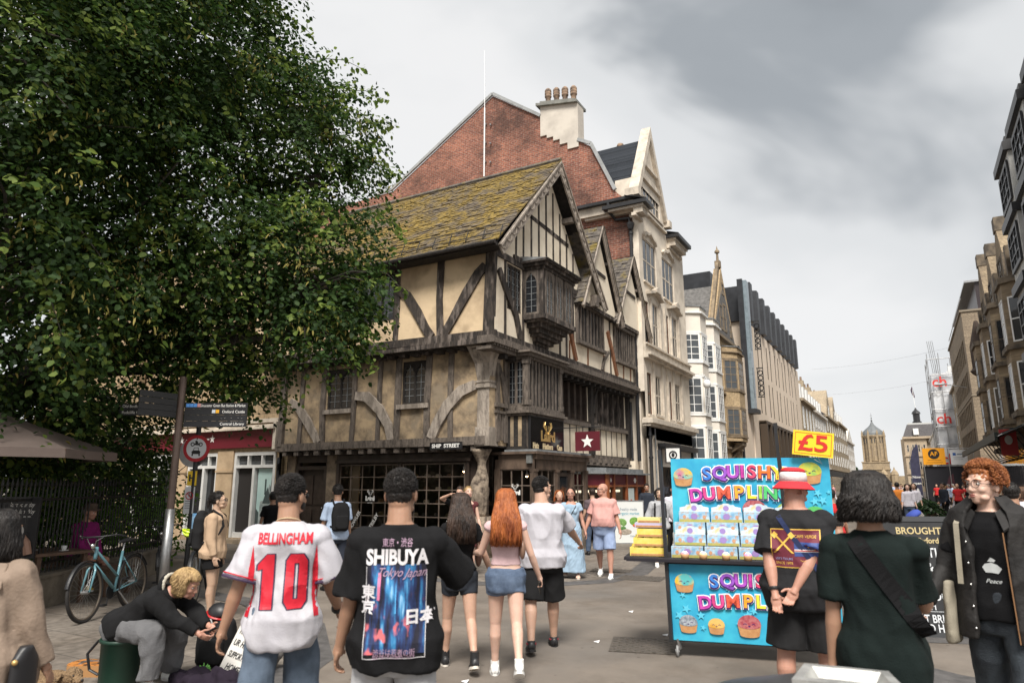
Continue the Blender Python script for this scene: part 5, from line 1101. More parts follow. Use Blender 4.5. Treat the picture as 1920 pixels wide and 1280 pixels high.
# stage canopy, banners, feather flag
t=thing('event_stall','large black event stall with flat canopy in the middle distance','stall',(2.8,72,0));BC=mat('black_canvas',(.012,.012,.018),.8)
k=MB();k.box(1.2,5.0,70,74,.0,3.2);k.build('canopy',BC,t);k=MB()
for x in(1.25,3.1,4.95):k.tube([(x,69.9,0),(x,69.9,4.9)],.04,5)
k.tube([(1.25,69.9,4.7),(4.95,69.9,4.7)],.03,5);k.build('poles',METAL,t)
k=MB();k.prism([(2.3,69.95,.4),(3.0,69.95,2.4),(3.3,69.95,2.6),(3.4,69.95,.4)],(0,.03,0));k.build('panel',mat('plum_panel',(.07,.02,.03),.7),t)
t,pb,F_=board('banner','orange banner with black round badge above the black event stall','banner',(2.05,69.8,4.05),(1,0,0),(0,-1,0),1.65,1.4,.03,mat('orange_vinyl',(.85,.36,.01),.6));k=MB();k.cyl(F_.P(0,.2,.03),F_.P(0,.2,.045),.42,n=24);bd=k.build('badge',BLACKP,pb);lettering('AF',.5,F_.P(0,.2,.05),(1,0,0),(0,0,1),bd,mat('orange_vinyl',(0,0,0)),bold=.01)
k=MB();F_.box(k,-.5,.5,-.34,-.3,.03,.036);F_.box(k,-.6,.6,-.54,-.5,.03,.036);k.build('fine_print',mat('print_brown',(.3,.12,.01),.6),pb)
t,pb,F_=board('banner','white banner with a small blue square logo beside the orange one','banner',(3.85,69.8,3.95),(1,0,0),(0,-1,0),1.2,1.25,.03,mat('white_vinyl',(.7,.72,.74),.6));k=MB();F_.box(k,-.42,-.2,.15,.37,.03,.04);k.build('logo_square',mat('logo_blue',(.03,.12,.4),.5),pb);k=MB();F_.box(k,-.12,.45,.2,.3,.03,.036);F_.box(k,-.4,.4,-.05,-.01,.03,.036);F_.box(k,-.4,.3,-.2,-.17,.03,.036);k.build('fine_print',mat('print_grey',(.2,.25,.3),.6),pb)
t=thing('feather_flag','dark navy feather flag with pale lettering on a pole','flag',(.35,46,0))
k=MB();pts=[(.15,.35),(.15,3.0),(.3,3.6),(.55,3.95),(.62,3.9),(.6,.35)];k.prism([(x+.0,46,z)for x,z in pts],(0,.02,0));pb=k.build('cloth',mat('navy_fabric',(.045,.045,.09),.7,var=.3),t);k=MB();k.tube([(.14,46.02,0),(.14,46.02,3.2),(.3,46.02,3.75),(.58,46.02,4.0)],.015,5);k.lathe([(.25,0),(.25,.06),(.05,.08)],(.2,46,0),10);k.build('pole',METAL,t)
for i,s_ in enumerate(('Now','open','&','3pm')):lettering(s_,.2,(.38,45.99,2.1-i*.35),(1,0,0),(0,0,1),pb,WHT,bold=.006)
# planter with trailing green
def leafcloud(n,fn,size,seed,droop=.3,mats=None,fold=.25,aspect=.8):
 """n leaves, each a folded five-cornered blade; fn(rng) -> positions (n,3), outward normals (n,3)"""
 rg=np.random.default_rng(seed);P,Nn=fn(rg);n=len(P)
 a=rg.normal(size=(n,3));t=a-(a*Nn).sum(1,keepdims=True)*Nn;t[:,2]-=droop*1.5;t/=np.linalg.norm(t,axis=1,keepdims=True)+1e-9
 nn=Nn+rg.normal(size=(n,3))*.45+np.array([0,0,.35]);nn-=(nn*t).sum(1,keepdims=True)*t;nn/=np.linalg.norm(nn,axis=1,keepdims=True)+1e-9
 s=np.cross(t,nn);sz=size*rg.uniform(.6,1.25,(n,1));w_=sz*aspect*.5
 base=P;tip=P+t*sz;mid=P+t*sz*.4-nn*sz*fold*.3
 v=np.stack([base,P+t*sz*.25+s*w_*.95+nn*sz*fold*.3,P+t*sz*.65+s*w_*.75+nn*sz*fold*.25,tip,P+t*sz*.65-s*w_*.75+nn*sz*fold*.25,P+t*sz*.25-s*w_*.95+nn*sz*fold*.3],1)
 return v.reshape(-1,3),n
def leafmesh(name,parts,mats,parent):
 V=np.concatenate([p[0]for p in parts]);tot=sum(p[1]for p in parts);me=bpy.data.meshes.new(name);off=np.array(OFF.get(parent.name,Vector((0,0,0))))
 me.vertices.add(len(V));me.vertices.foreach_set('co',(V-off).astype(np.float32).ravel());idx=np.arange(tot)*6
 q=np.stack([idx,idx+1,idx+2,idx+3,idx,idx+3,idx+4,idx+5],1).ravel()
 me.loops.add(tot*8);me.loops.foreach_set('vertex_index',q.astype(np.int32));me.polygons.add(tot*2)
 me.polygons.foreach_set('loop_start',(np.arange(tot*2)*4).astype(np.int32));
 mi=np.concatenate([np.full(p[1]*2,i%len(mats))for i,p in enumerate(parts)]);me.polygons.foreach_set('material_index',mi.astype(np.int32))
 for m in mats:me.materials.append(m)
 me.update();me.validate();o=bpy.data.objects.new(name,me);C.objects.link(o);o.parent=parent;OFF[o.name]=Vector(off);return o
def leafm(name,c1,c2,tr=.3,rough=.6):
 m=bpy.data.materials.new(name);m.use_nodes=True;t=m.node_tree;b=t.nodes['Principled BSDF'];b.inputs['Roughness'].default_value=rough;b.inputs['Specular IOR Level'].default_value=.22
 g=t.nodes.new('ShaderNodeNewGeometry');r=t.nodes.new('ShaderNodeValToRGB');r.color_ramp.elements[0].color=(*c1,1);r.color_ramp.elements[1].color=(*c2,1);t.links.new(g.outputs['Random Per Island'],r.inputs[0]);t.links.new(r.outputs[0],b.inputs['Base Color'])
 tl=t.nodes.new('ShaderNodeBsdfTranslucent');hs=t.nodes.new('ShaderNodeHueSaturation');hs.inputs['Value'].default_value=1.6;t.links.new(r.outputs[0],hs.inputs['Color']);t.links.new(hs.outputs[0],tl.inputs[0])
 mx=t.nodes.new('ShaderNodeMixShader');mx.inputs[0].default_value=tr;t.links.new(b.outputs[0],mx.inputs[1]);t.links.new(tl.outputs[0],mx.inputs[2]);t.links.new(mx.outputs[0],t.nodes['Material Output'].inputs[0]);return m
LEAF=leafm('lime_leaf',(.012,.030,.008),(.038,.075,.016));LEAFY=leafm('young_lime_leaf',(.06,.11,.018),(.17,.22,.05),.4);BRACT=leafm('lime_bract',(.22,.20,.05),(.38,.32,.10),.4,.7);IVY=leafm('ivy_leaf',(.012,.03,.01),(.03,.06,.02),.2,.4);BUSH=leafm('bush_leaf',(.05,.12,.012),(.10,.20,.02),.4)
t=thing('planter','stone planter overflowing with dark trailing ivy in the street','planter',(.1,33.5,0));k=MB();k.lathe([(.85,0),(.85,.12),(.7,.15),(.7,.62),(.8,.66),(.8,.74),(.6,.74)],(.1,33.5,0),8);k.build('pot',GSD,t)
def fnp(rg):
 n=2600;a=rg.uniform(0,2*np.pi,n);r=rg.uniform(.2,1.05,n);z=.95-.5*np.clip(r-.55,0,1)**1.2*1.6+rg.normal(size=n)*.09-(r>.85)*rg.uniform(0,.35,n)
 return np.stack([.1+r*np.cos(a),33.5+r*np.sin(a),z],1),np.stack([np.cos(a)*.6,np.sin(a)*.6,np.ones(n)*.7],1)
leafmesh('foliage',[leafcloud(0,fnp,.13,3)],[IVY],t)
# ---------------------------------------------------------------- the large lime tree
BARK=mat('bark',(.06,.05,.04),.95,base2=(.02,.017,.014),scale=10,bump=1,bscale=20)
t=thing('lime_tree','huge dense lime tree in flower overhanging the street on the left','tree',(-14.8,4.6,0))
lobes=[(625,235,13,.95),(505,120,13.5,1.15),(400,40,13,1.55),(570,200,13.4,.8),(300,30,12.5,2.2),(120,30,11.5,2.2),(-40,60,11,2.4),(600,330,12.6,1.15),(470,240,13,1.7),(300,220,12.4,2.0),(90,260,11.5,2.1),(590,450,12,1.2),(615,540,11.4,.9),(520,520,11.8,1.3),(400,430,12.2,1.7),(230,450,11.6,1.8),(40,480,11,1.9),(570,625,11.3,.85),(640,610,11.5,.55),(455,630,12,1.0),(330,590,13,1.25),(180,620,12.6,1.3),(10,660,12.2,1.4),(480,690,13.6,.6),(420,690,13.4,.5),(150,790,13.8,1.0),(40,800,13.2,.95),(250,780,14.2,.9),(330,690,14,.7),(250,860,15.2,.7),(120,880,15,.8),(30,890,14.6,.8),(250,-190,13.5,2.4),(60,-190,12,3.0),(440,-90,13.5,1.3),(640,90,15.5,.0)]
cl=MB();base=Vector((-14.8,4.6,0))
tips=[]
for(px,py,d,r)in lobes:
 if r>0:tips.append((at(px,py,d),r))
trk=[base,base+Vector((.1,.1,2)),base+Vector((.3,.2,4)),base+Vector((.5,.5,6.2))]
cl.tube(trk,[.55,.42,.38,.3],12)
for c,r in tips:
 st=base+Vector((.3,.3,min(6.0,max(2.4,c.z-2.2))));m_=st.lerp(c,.5)+Vector((rnd.uniform(-.3,.3),rnd.uniform(-.3,.3),.5));cl.tube([st,m_,c],[.15,.09,.03],6)
 for _ in range(5):
  q=c+Vector((rnd.gauss(0,1),rnd.gauss(0,1),rnd.gauss(0,.8))).normalized()*r*.85;cl.tube([c.lerp(m_,.2),c.lerp(q,.5)+Vector((0,0,.12)),q],[.035,.02,.006],4)
cl.build('trunk',BARK,t)
def sprays(seed,dens,kind):
 rg=np.random.default_rng(seed);Ps=[];Ns=[]
 for c,r in tips:
  n=int(dens*r*r*(1.5 if kind=='leaf' else 1))
  v=rg.normal(size=(n,3));v/=np.linalg.norm(v,axis=1,keepdims=True)
  nz=np.array([noise.noise(Vector(x*2.1)+c*.7)for x in v]);rad=r*(.80+.30*nz+.16*rg.random(n))*np.where(rg.random(n)<.25,.62,1)
  s=np.array(c)+v*rad[:,None]*np.array([1,1,.92])
  cl_=np.array([noise.noise(Vector(x)*.95+Vector((7,3,1)))for x in s]);keep=(cl_>(-.10 if kind=='leaf' else .06))|(rad<r*.55)
  s=s[keep];v=v[keep];rad=rad[keep];n=len(s)
  if n==0:continue
  L_=rg.uniform(.3,.85,n)*(.7 if r<1 else 1);nl=13
  dirs=v*.8+rg.normal(size=(n,3))*.35+np.array([0,0,-.35]);dirs/=np.linalg.norm(dirs,axis=1,keepdims=True)
  side=np.cross(dirs,[0,0,1.0]);side/=np.linalg.norm(side,axis=1,keepdims=True)+1e-6
  for i in range(nl):
   f=i/nl;p=s+dirs*(L_*f)[:,None]+np.array([0,0,-1])*(L_*f*f*.45)[:,None]+side*(.07*(1 if i%2 else-1))+rg.normal(size=(n,3))*.035
   Ps.append(p);Ns.append(v*.5+side*(.3 if i%2 else-.3)+np.array([0,0,.6]))
 P=np.concatenate(Ps);N_=np.concatenate(Ns)
 if kind=='bract':
  k=np.array([noise.noise(Vector(x)*.9)for x in P[::1]]);m=(k>.02)&(rg.random(len(P))<.95);P=P[m];N_=N_[m]
 return P,N_/(np.linalg.norm(N_,axis=1,keepdims=True)+1e-9)
parts=[leafcloud(0,lambda rg:sprays(1,145,'leaf'),.082,11,.35),leafcloud(0,lambda rg:sprays(2,60,'young'),.10,12,.3),leafcloud(0,lambda rg:sprays(3,24,'bract'),.10,13,1.0,aspect=.28)]
# long thin branches hanging past the crown's edge
extra=[((700,400),(765,450),12.2),((690,500),(765,555),11.4),((660,560),(742,610),11.3),((640,600),(722,665),11.2),((600,610),(712,700),11.2),((560,640),(620,735),11.6),((520,660),(545,790),12.4),((600,110),(690,135),12.9),((640,170),(728,190),12.9),((660,230),(740,240),12.9),((660,300),(740,330),12.8),((520,30),(590,70),13.2),((300,560),(440,570),10.9),((60,500),(120,640),9.8),((100,640),(160,720),10.2),((380,690),(445,735),13.4),((240,760),(270,830),14.0),((450,730),(530,765),13.6),((150,430),(220,560),10.2),((500,380),(640,440),11.0),((420,600),(500,700),11.2)]
rg=np.random.default_rng(5);Ps=[];Ns=[];tw=MB()
for(a,b2,d)in extra:
 A=at(*a,d+.35);B_=at(*b2,d);M_=A.lerp(B_,.5)+Vector((0,0,.12));tw.tube([A,M_,B_],[.012,.008,.003],4)
 n=int((B_-A).length/.028)
 for i in range(n):
  f=i/n;p=A.lerp(M_,f*2)if f<.5 else M_.lerp(B_,f*2-1);Ps.append(np.array(p)+rg.normal(size=3)*.07*(1.3-f*.7));Ns.append(rg.normal(size=3)*.5+np.array([0,0,.8]))
parts.append(leafcloud(0,lambda rg_:(np.array(Ps),np.array(Ns)),.115,14,.4));tw.build('twigs',BARK,t)
leafmesh('crown',[parts[0],parts[1],parts[2],parts[3]],[LEAF,LEAFY,BRACT,LEAFY],t)
# young saplings and bushes inside the railings
def bush(lab,c,r,n,mats_,seed,size=.11,sz=1):
 t=thing('bush',lab,'bush',(c[0],c[1],0),group='bushes behind the railings');k=MB();c=Vector(c)
 for i in range(9):q=c+Vector((rnd.gauss(0,.5)*r,rnd.gauss(0,.5)*r,rnd.uniform(0,.8)*r));k.tube([(c.x,c.y,0),((c.x+q.x)/2,(c.y+q.y)/2,q.z*.6),q],[.03,.02,.006],4)
 k.build('stem',BARK,t)
 def fn(rg):
  v=rg.normal(size=(n,3));v/=np.linalg.norm(v,axis=1,keepdims=True);nz=np.array([noise.noise(Vector(x*2.4)+c)for x in v]);rad=r*(.55+.5*nz+.4*rg.random(n));P=np.array(c)+v*rad[:,None]*np.array([1,1,sz]);P[:,2]=np.maximum(P[:,2],.1);return P,v*.6+np.array([0,0,.6])
 leafmesh('foliage',[leafcloud(0,fn,size,seed,.3)],mats_,t);return t
bush('bright green bush behind the railings at their far end',(-14.4,9.3,.9),1.0,1500,[BUSH],21);bush('bright green bush right behind the seated person',(-13.2,7.0,.9),.95,1500,[BUSH],22);bush('leafy green bush left of the seated person',(-12.9,4.9,.8),.9,1300,[BUSH],23)
bush('tall dark bush filling the garden behind the cafe table',(-15.5,7.0,1.6),1.9,4500,[LEAF],24,.12);bush('tall dark bush behind the parasol',(-14.4,4.2,1.6),1.7,4000,[LEAF],25,.12);bush('dark bush at the corner of the garden by the shop',(-16.8,9.6,1.6),1.5,3200,[LEAF],26,.12);bush('dark bush at the near left end of the garden',(-13.2,1.9,1.6),1.7,3500,[LEAF],27,.12)
# ---------------------------------------------------------------- railings on a stone plinth
fd=Vector((-2.6,3.75,0)).normalized();f0=Vector((-10.45,5.2,0))-fd*5.5;FL=10.2;fn_=Vector((fd.y,-fd.x,0))
FF=Fac(f0,fd,fn_);IRON=mat('black_iron',(.012,.012,.012),.45,bump=.1)
t=thing('railings','black iron railings on a low stone plinth around the churchyard garden','fence',f0)
k=MB();FF.box(k,0,FL,0,.42,-.35,0);FF.box(k,-.02,FL,.42,.46,-.37,.02);k.build('plinth',mat('plinth_stone',(.20,.17,.13),.95,base2=(.10,.085,.065),scale=3,bump=.6,bscale=12),t)
k=MB()
for z in(.58,1.47):FF.box(k,0,FL,z,z+.035,-.2,-.165)
k.build('rails',IRON,t)
nb_=99
for i in range(nb_):
 u=.05+i*(FL-.1)/(nb_-1)
 if i==0:
  pr=MB();pr.tube([FF.P(0,.46,-.18),FF.P(0,1.68,-.18)],.011,6);pr.lathe([(.012,0),(.024,.03),(.002,.13)],FF.P(0,1.66,-.18),6);po=pr.build('bar',IRON,t);po.location=fd*u
 else:c=po.copy();C.objects.link(c);c.parent=t;c.location=fd*u
k=MB()
for i in range(49):k.torus(FF.P(.15+i*.207,1.0,-.18),.06,.006,fn_,12,4,sz=1)
k.build('scrollwork',IRON,t)
# ---------------------------------------------------------------- shop with burgundy fascia on the side street
Q=thing('side_street_shop','honey stone side street shop with a burgundy fascia and white windows','building',(-20,15,0));Fq=Fac((0,14.2,0),(1,0,0),(0,-1,0))
HS=brickmat('honey_stone',(.43,.32,.20),(.36,.27,.165),(.25,.19,.12),w=.55,h=.27,axes='xz',ms=.008,bump=.3,dirt=(.22,.16,.1));HSP=mat('honey_pilaster',(.50,.37,.235),.9,base2=(.36,.26,.16),scale=2.5,bump=.3)
k=MB();Fq.wall(k,-30,-15.95,0,9.5,[(-17.85,-16.05,.15,2.65),(-20.05,-18.6,.15,2.65),(-22.9,-20.75,.15,2.65),(-18.3,-17.3,5,6.8),(-20.8,-19.8,5,6.8),(-23.3,-22.3,5,6.8)],dep=.25);k.build('wall',HS,Q);k=MB();k.box(-30,-15.96,14.55,24,0,9.5);k.build('wall',HS,Q)
for a,c in((-18.6,-17.87),(-20.72,-20.07)):k=MB();Fq.box(k,a,c,0,2.7,0,.06);Fq.box(k,a-.02,c+.02,2.05,2.12,0,.09);k.build('pilaster',HSP,Q)
k=MB();Fq.box(k,-24.5,-16.05,2.78,3.3,0,.12);fq=k.build('fascia',mat('burgundy_fascia',(.13,.012,.022),.4),Q)
k=MB();Fq.box(k,-24.6,-15.95,3.3,3.36,0,.3);Fq.box(k,-24.6,-15.95,3.36,3.44,0,.2);Fq.box(k,-24.6,-15.95,3.5,3.62,0,.12);Fq.box(k,-16.05,-15.93,2.7,3.5,0,.2);Fq.box(k,-30,-15.95,9.3,9.5,0,.3);k.build('cornice',CRT,Q)
lettering('MARKET',.3,Fq.P(-19.55,2.98,.125),(1,0,0),(0,0,1),fq,SW,bold=.01)
star(lambda u,z:Fq.P(-18.82+u,3.08+z,.13),.13,SW,fq,Vector((0,-.01,0)));star(lambda u,z:Fq.P(-20.32+u,3.08+z,.13),.13,SW,fq,Vector((0,-.01,0)))
WF=mat('white_shop_frame',(.62,.62,.60),.5,var=.1)
for(a,c,doors)in((-17.85,-16.05,1),(-20.05,-18.6,0),(-22.9,-20.75,0)):
 k=MB();Fq.box(k,a,a+.1,.15,2.65,-.2,.02);Fq.box(k,c-.1,c,.15,2.65,-.2,.02);Fq.box(k,a+.1,c-.1,2.55,2.65,-.2,.02);Fq.box(k,a+.1,c-.1,2.18,2.27,-.2,.02)
 m_=(a+c)/2-(.02 if doors else-.05);Fq.box(k,m_-.05,m_+.05,.15,2.18,-.2,.02);n=3
 for i in range(1,n):u=a+(c-a)*i/n;Fq.box(k,u-.03,u+.03,2.27,2.55,-.2,.01)
 Fq.box(k,a+.1,c-.1,.15,.3,-.2,-.02)
 o=k.build('shop_window',WF,Q);g=MB();g.face([Fq.P(a+.1,2.27,-.1),Fq.P(c-.1,2.27,-.1),Fq.P(c-.1,2.55,-.1),Fq.P(a+.1,2.55,-.1)]);g.face([Fq.P(a+.1,.3,-.12),Fq.P(c-.1,.3,-.12),Fq.P(c-.1,2.18,-.12),Fq.P(a+.1,2.18,-.12)]);g.build('pane',GLASS,o)
 l=MB();
 for i in range(40):u=a+.12+i*(c-a-.24)/39;Fq.box(l,u,u+.008,2.28,2.54,-.1,-.09)
 for z in(2.36,2.45):Fq.box(l,a+.1,c-.1,z,z+.008,-.1,-.088)
 l.build('glazing_lead',LEAD,o)
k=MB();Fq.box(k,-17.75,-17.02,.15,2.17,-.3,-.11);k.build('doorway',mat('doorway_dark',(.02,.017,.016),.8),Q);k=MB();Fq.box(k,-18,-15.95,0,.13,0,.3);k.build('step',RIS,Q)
t=thing('window_poster','teal photo poster of an old timbered house in the shop window','poster',(-16.5,14.2,.3),group=None)
k=MB();Fq.box(k,-16.86,-16.18,.32,2.16,-.1,-.08);pb=k.build('panel',mat('poster_sky',(.36,.52,.50),.6,base2=(.45,.6,.57),scale=1),t)
PG=mat('poster_grey',(.16,.2,.2),.7,base2=(.34,.39,.38),scale=9);PD=mat('poster_dark',(.05,.07,.07),.7)
F5=Fac((0,14.278,0),(1,0,0),(0,-1,0))
def fl2(pts,m,nm,d=0):k=MB();k.prism([F5.P(u,z,d)for u,z in pts],(0,-.003,0));k.build(nm,m,pb)
fl2([(-16.75,.32),(-16.2,.32),(-16.2,1.55),(-16.35,1.7),(-16.5,1.25),(-16.7,1.2)],PG,'poster_house');fl2([(-16.6,1.15),(-16.42,1.62),(-16.25,1.25),(-16.3,1.15)],PD,'poster_roof',.003);fl2([(-16.54,1.4),(-16.48,1.4),(-16.48,1.85),(-16.54,1.85)],PD,'poster_chimney',.003);fl2([(-16.3,1.5),(-16.2,1.5),(-16.2,1.95),(-16.26,1.95)],PD,'poster_chimney',.003);fl2([(-16.86,.32),(-16.74,.32),(-16.74,.9),(-16.86,1.0)],PD,'poster_tree',.003)
for i in range(4):fl2([(-16.6+i*.1,.5),(-16.54+i*.1,.5),(-16.54+i*.1,.75),(-16.6+i*.1,.75)],PD,'poster_window',.004)
# church behind the tree
t=thing('stone_church','pale rubble stone church glimpsed through the leaves behind the tree','church',(-26,4,0));k=MB();k.box(-36,-22.5,-8,9.5,0,9);k.build('wall',brickmat('rubble_stone',(.45,.35,.24),(.36,.28,.19),(.24,.19,.13),w=.4,h=.2,axes='both',ms=.012,bump=.5,dirt=(.2,.16,.11)),t)
k=MB();k.prism([(-36,-8,9),(-22.3,-8,9),(-29,-8,13)],(0,17.6,0));k.build('roof',DSL,t)
Fx=Fac((-22.5,0,0),(0,1,0),(1,0,0))
for y in(-5,-1,3,7):Fx.window(t,y-.8,y+.8,2.5,6,.05,3,4,.12,.08,CRT,GLASS,.04,gd=.02)
# ---------------------------------------------------------------- people
SK={}
def skin(name,c):
 m=mat('skin_'+name,c,.55,base2=tuple(x*.86 for x in c),scale=9,sss=.12,bump=.05,bscale=90);return m
S_PALE=skin('pale',(.62,.40,.31));S_LIGHT=skin('light',(.52,.32,.23));S_TAN=skin('tan',(.38,.215,.14));S_RED=skin('ruddy',(.48,.25,.18));S_BROWN=skin('brown',(.25,.14,.09));S_EAST=skin('beige',(.47,.31,.215))
def cloth(name,c,var=.12,scale=8,**k):return mat('cloth_'+name,c,.9,base2=tuple(x*(1-var)for x in c),scale=scale,bump=.25,bscale=160,spec=.2,**k)
LIP=mat('lips',(.36,.13,.11),.5);EYEW=mat('eye_white',(.6,.57,.54),.2);EYED=mat('iris_dark',(.03,.02,.015),.15);EYEB=mat('iris_blue',(.12,.2,.28),.15)
HAIRM={}
def hairm(name,c,c2):
 return mat('hair_'+name,c,.5,base2=c2,scale=22,stretch=(1,1,.25),spec=.35,bump=.6,bscale=70)
H_BLACK=hairm('black',(.022,.018,.016),(.006,.005,.005));H_DBROWN=hairm('dark_brown',(.055,.032,.022),(.015,.010,.008));H_RED=hairm('auburn',(.42,.13,.035),(.18,.045,.015));H_GINGER=hairm('ginger',(.42,.155,.05),(.17,.05,.02));H_BLOND=hairm('blond',(.52,.36,.17),(.24,.15,.07));H_GREY=hairm('grey',(.3,.28,.26),(.1,.09,.08));H_BROWN=hairm('brown',(.14,.075,.045),(.05,.028,.018))
def tapered(b,p,q,r0,r1,n=14,fl=None):
 """closed tapered limb with rounded ends"""
 p=Vector(p);q=Vector(q);b.tube([p,q],[r0,r1],n);b.ell(p,r0,n,8);b.ell(q,r1,n,8)
def eloft(b,rings,n=20):
 """rings: (centre, rx, ry, matrix) superelliptic cross-sections"""
 rr=[]
 for c,rx,ry,M in rings:
  r_=[]
  for k in range(n):
   a=2*math.pi*k/n;ca,sa=math.cos(a),math.sin(a);e_=.82
   p=Vector((rx*abs(ca)**e_*(1 if ca>0 else-1),ry*abs(sa)**e_*(1 if sa>0 else-1),0));r_.append(Vector(c)+M@p)
  rr.append(r_)
 b.loft(rr)
def remesh(name,b,m,parent,vox,smooth=3,wr=0,wscale=9,wst=(1,1,.35),seed=0,fine=0):
 me=bpy.data.meshes.new('r');me.from_pydata([tuple(v)for v in b.v],[],b.f);me.update()
 bm=bmesh.new();bm.from_mesh(me);bmesh.ops.recalc_face_normals(bm,faces=bm.faces);bm.to_mesh(me);bm.free()
 ob=bpy.data.objects.new('r',me);r_=ob.modifiers.new('r','REMESH');r_.mode='VOXEL';r_.voxel_size=vox
 if smooth:s_=ob.modifiers.new('s','SMOOTH');s_.iterations=smooth;s_.factor=.6
 m2=evaluate(ob);bpy.data.objects.remove(ob);bpy.data.meshes.remove(me)
 n=len(m2.vertices)
 if wr or fine:
  co=np.empty(n*3);m2.vertices.foreach_get('co',co);co=co.reshape(-1,3);nr=np.empty(n*3);m2.vertices.foreach_get('normal',nr);nr=nr.reshape(-1,3);o_=Vector((seed*3.1,seed*1.7,seed))
  rd=lambda x,y,z:max(-.6,1-3.2*abs(noise.noise(Vector((x,y,z))+o_)))
  d=np.array([wr*.75*rd(c[0]*5+c[2]*2.4,c[1]*5,c[2]*3.4-c[0]*2)+wr*(noise.noise(Vector((c[0]*wscale*wst[0],c[1]*wscale*wst[1],c[2]*wscale*wst[2]))+o_)+.5*noise.noise(Vector((c[0]*wscale*2.3+c[2]*wscale*.9,c[1]*wscale*2.3,c[2]*wscale*.9))+o_))+(fine*noise.noise(Vector(c)*75+o_)if fine else 0)for c in co])
  d*=np.clip((co[:,2].max()-co[:,2])/.07,0,1)if name in('shirt','coat','camisole','hoodie')else 1
  co+=nr*d[:,None];m2.vertices.foreach_set('co',co.ravel());m2.update()
 m2.polygons.foreach_set('use_smooth',[True]*len(m2.polygons));m2.name=name;m2.materials.clear();m2.materials.append(m)
 o=bpy.data.objects.new(name,m2);C.objects.link(o);o.parent=parent;OFF[o.name]=Vector((0,0,0));return o
def ik(a,t,l1,l2,pole):
 a=Vector(a);t=Vector(t);d=t-a;L_=min(d.length,(l1+l2)*.995);d=d.normalized();t=a+d*L_
 x=(l1*l1-l2*l2+L_*L_)/(2*L_);h=math.sqrt(max(0,l1*l1-x*x));p=Vector(pole);p=(p-d*p.dot(d)).normalized()
 return a+d*x+p*h,t
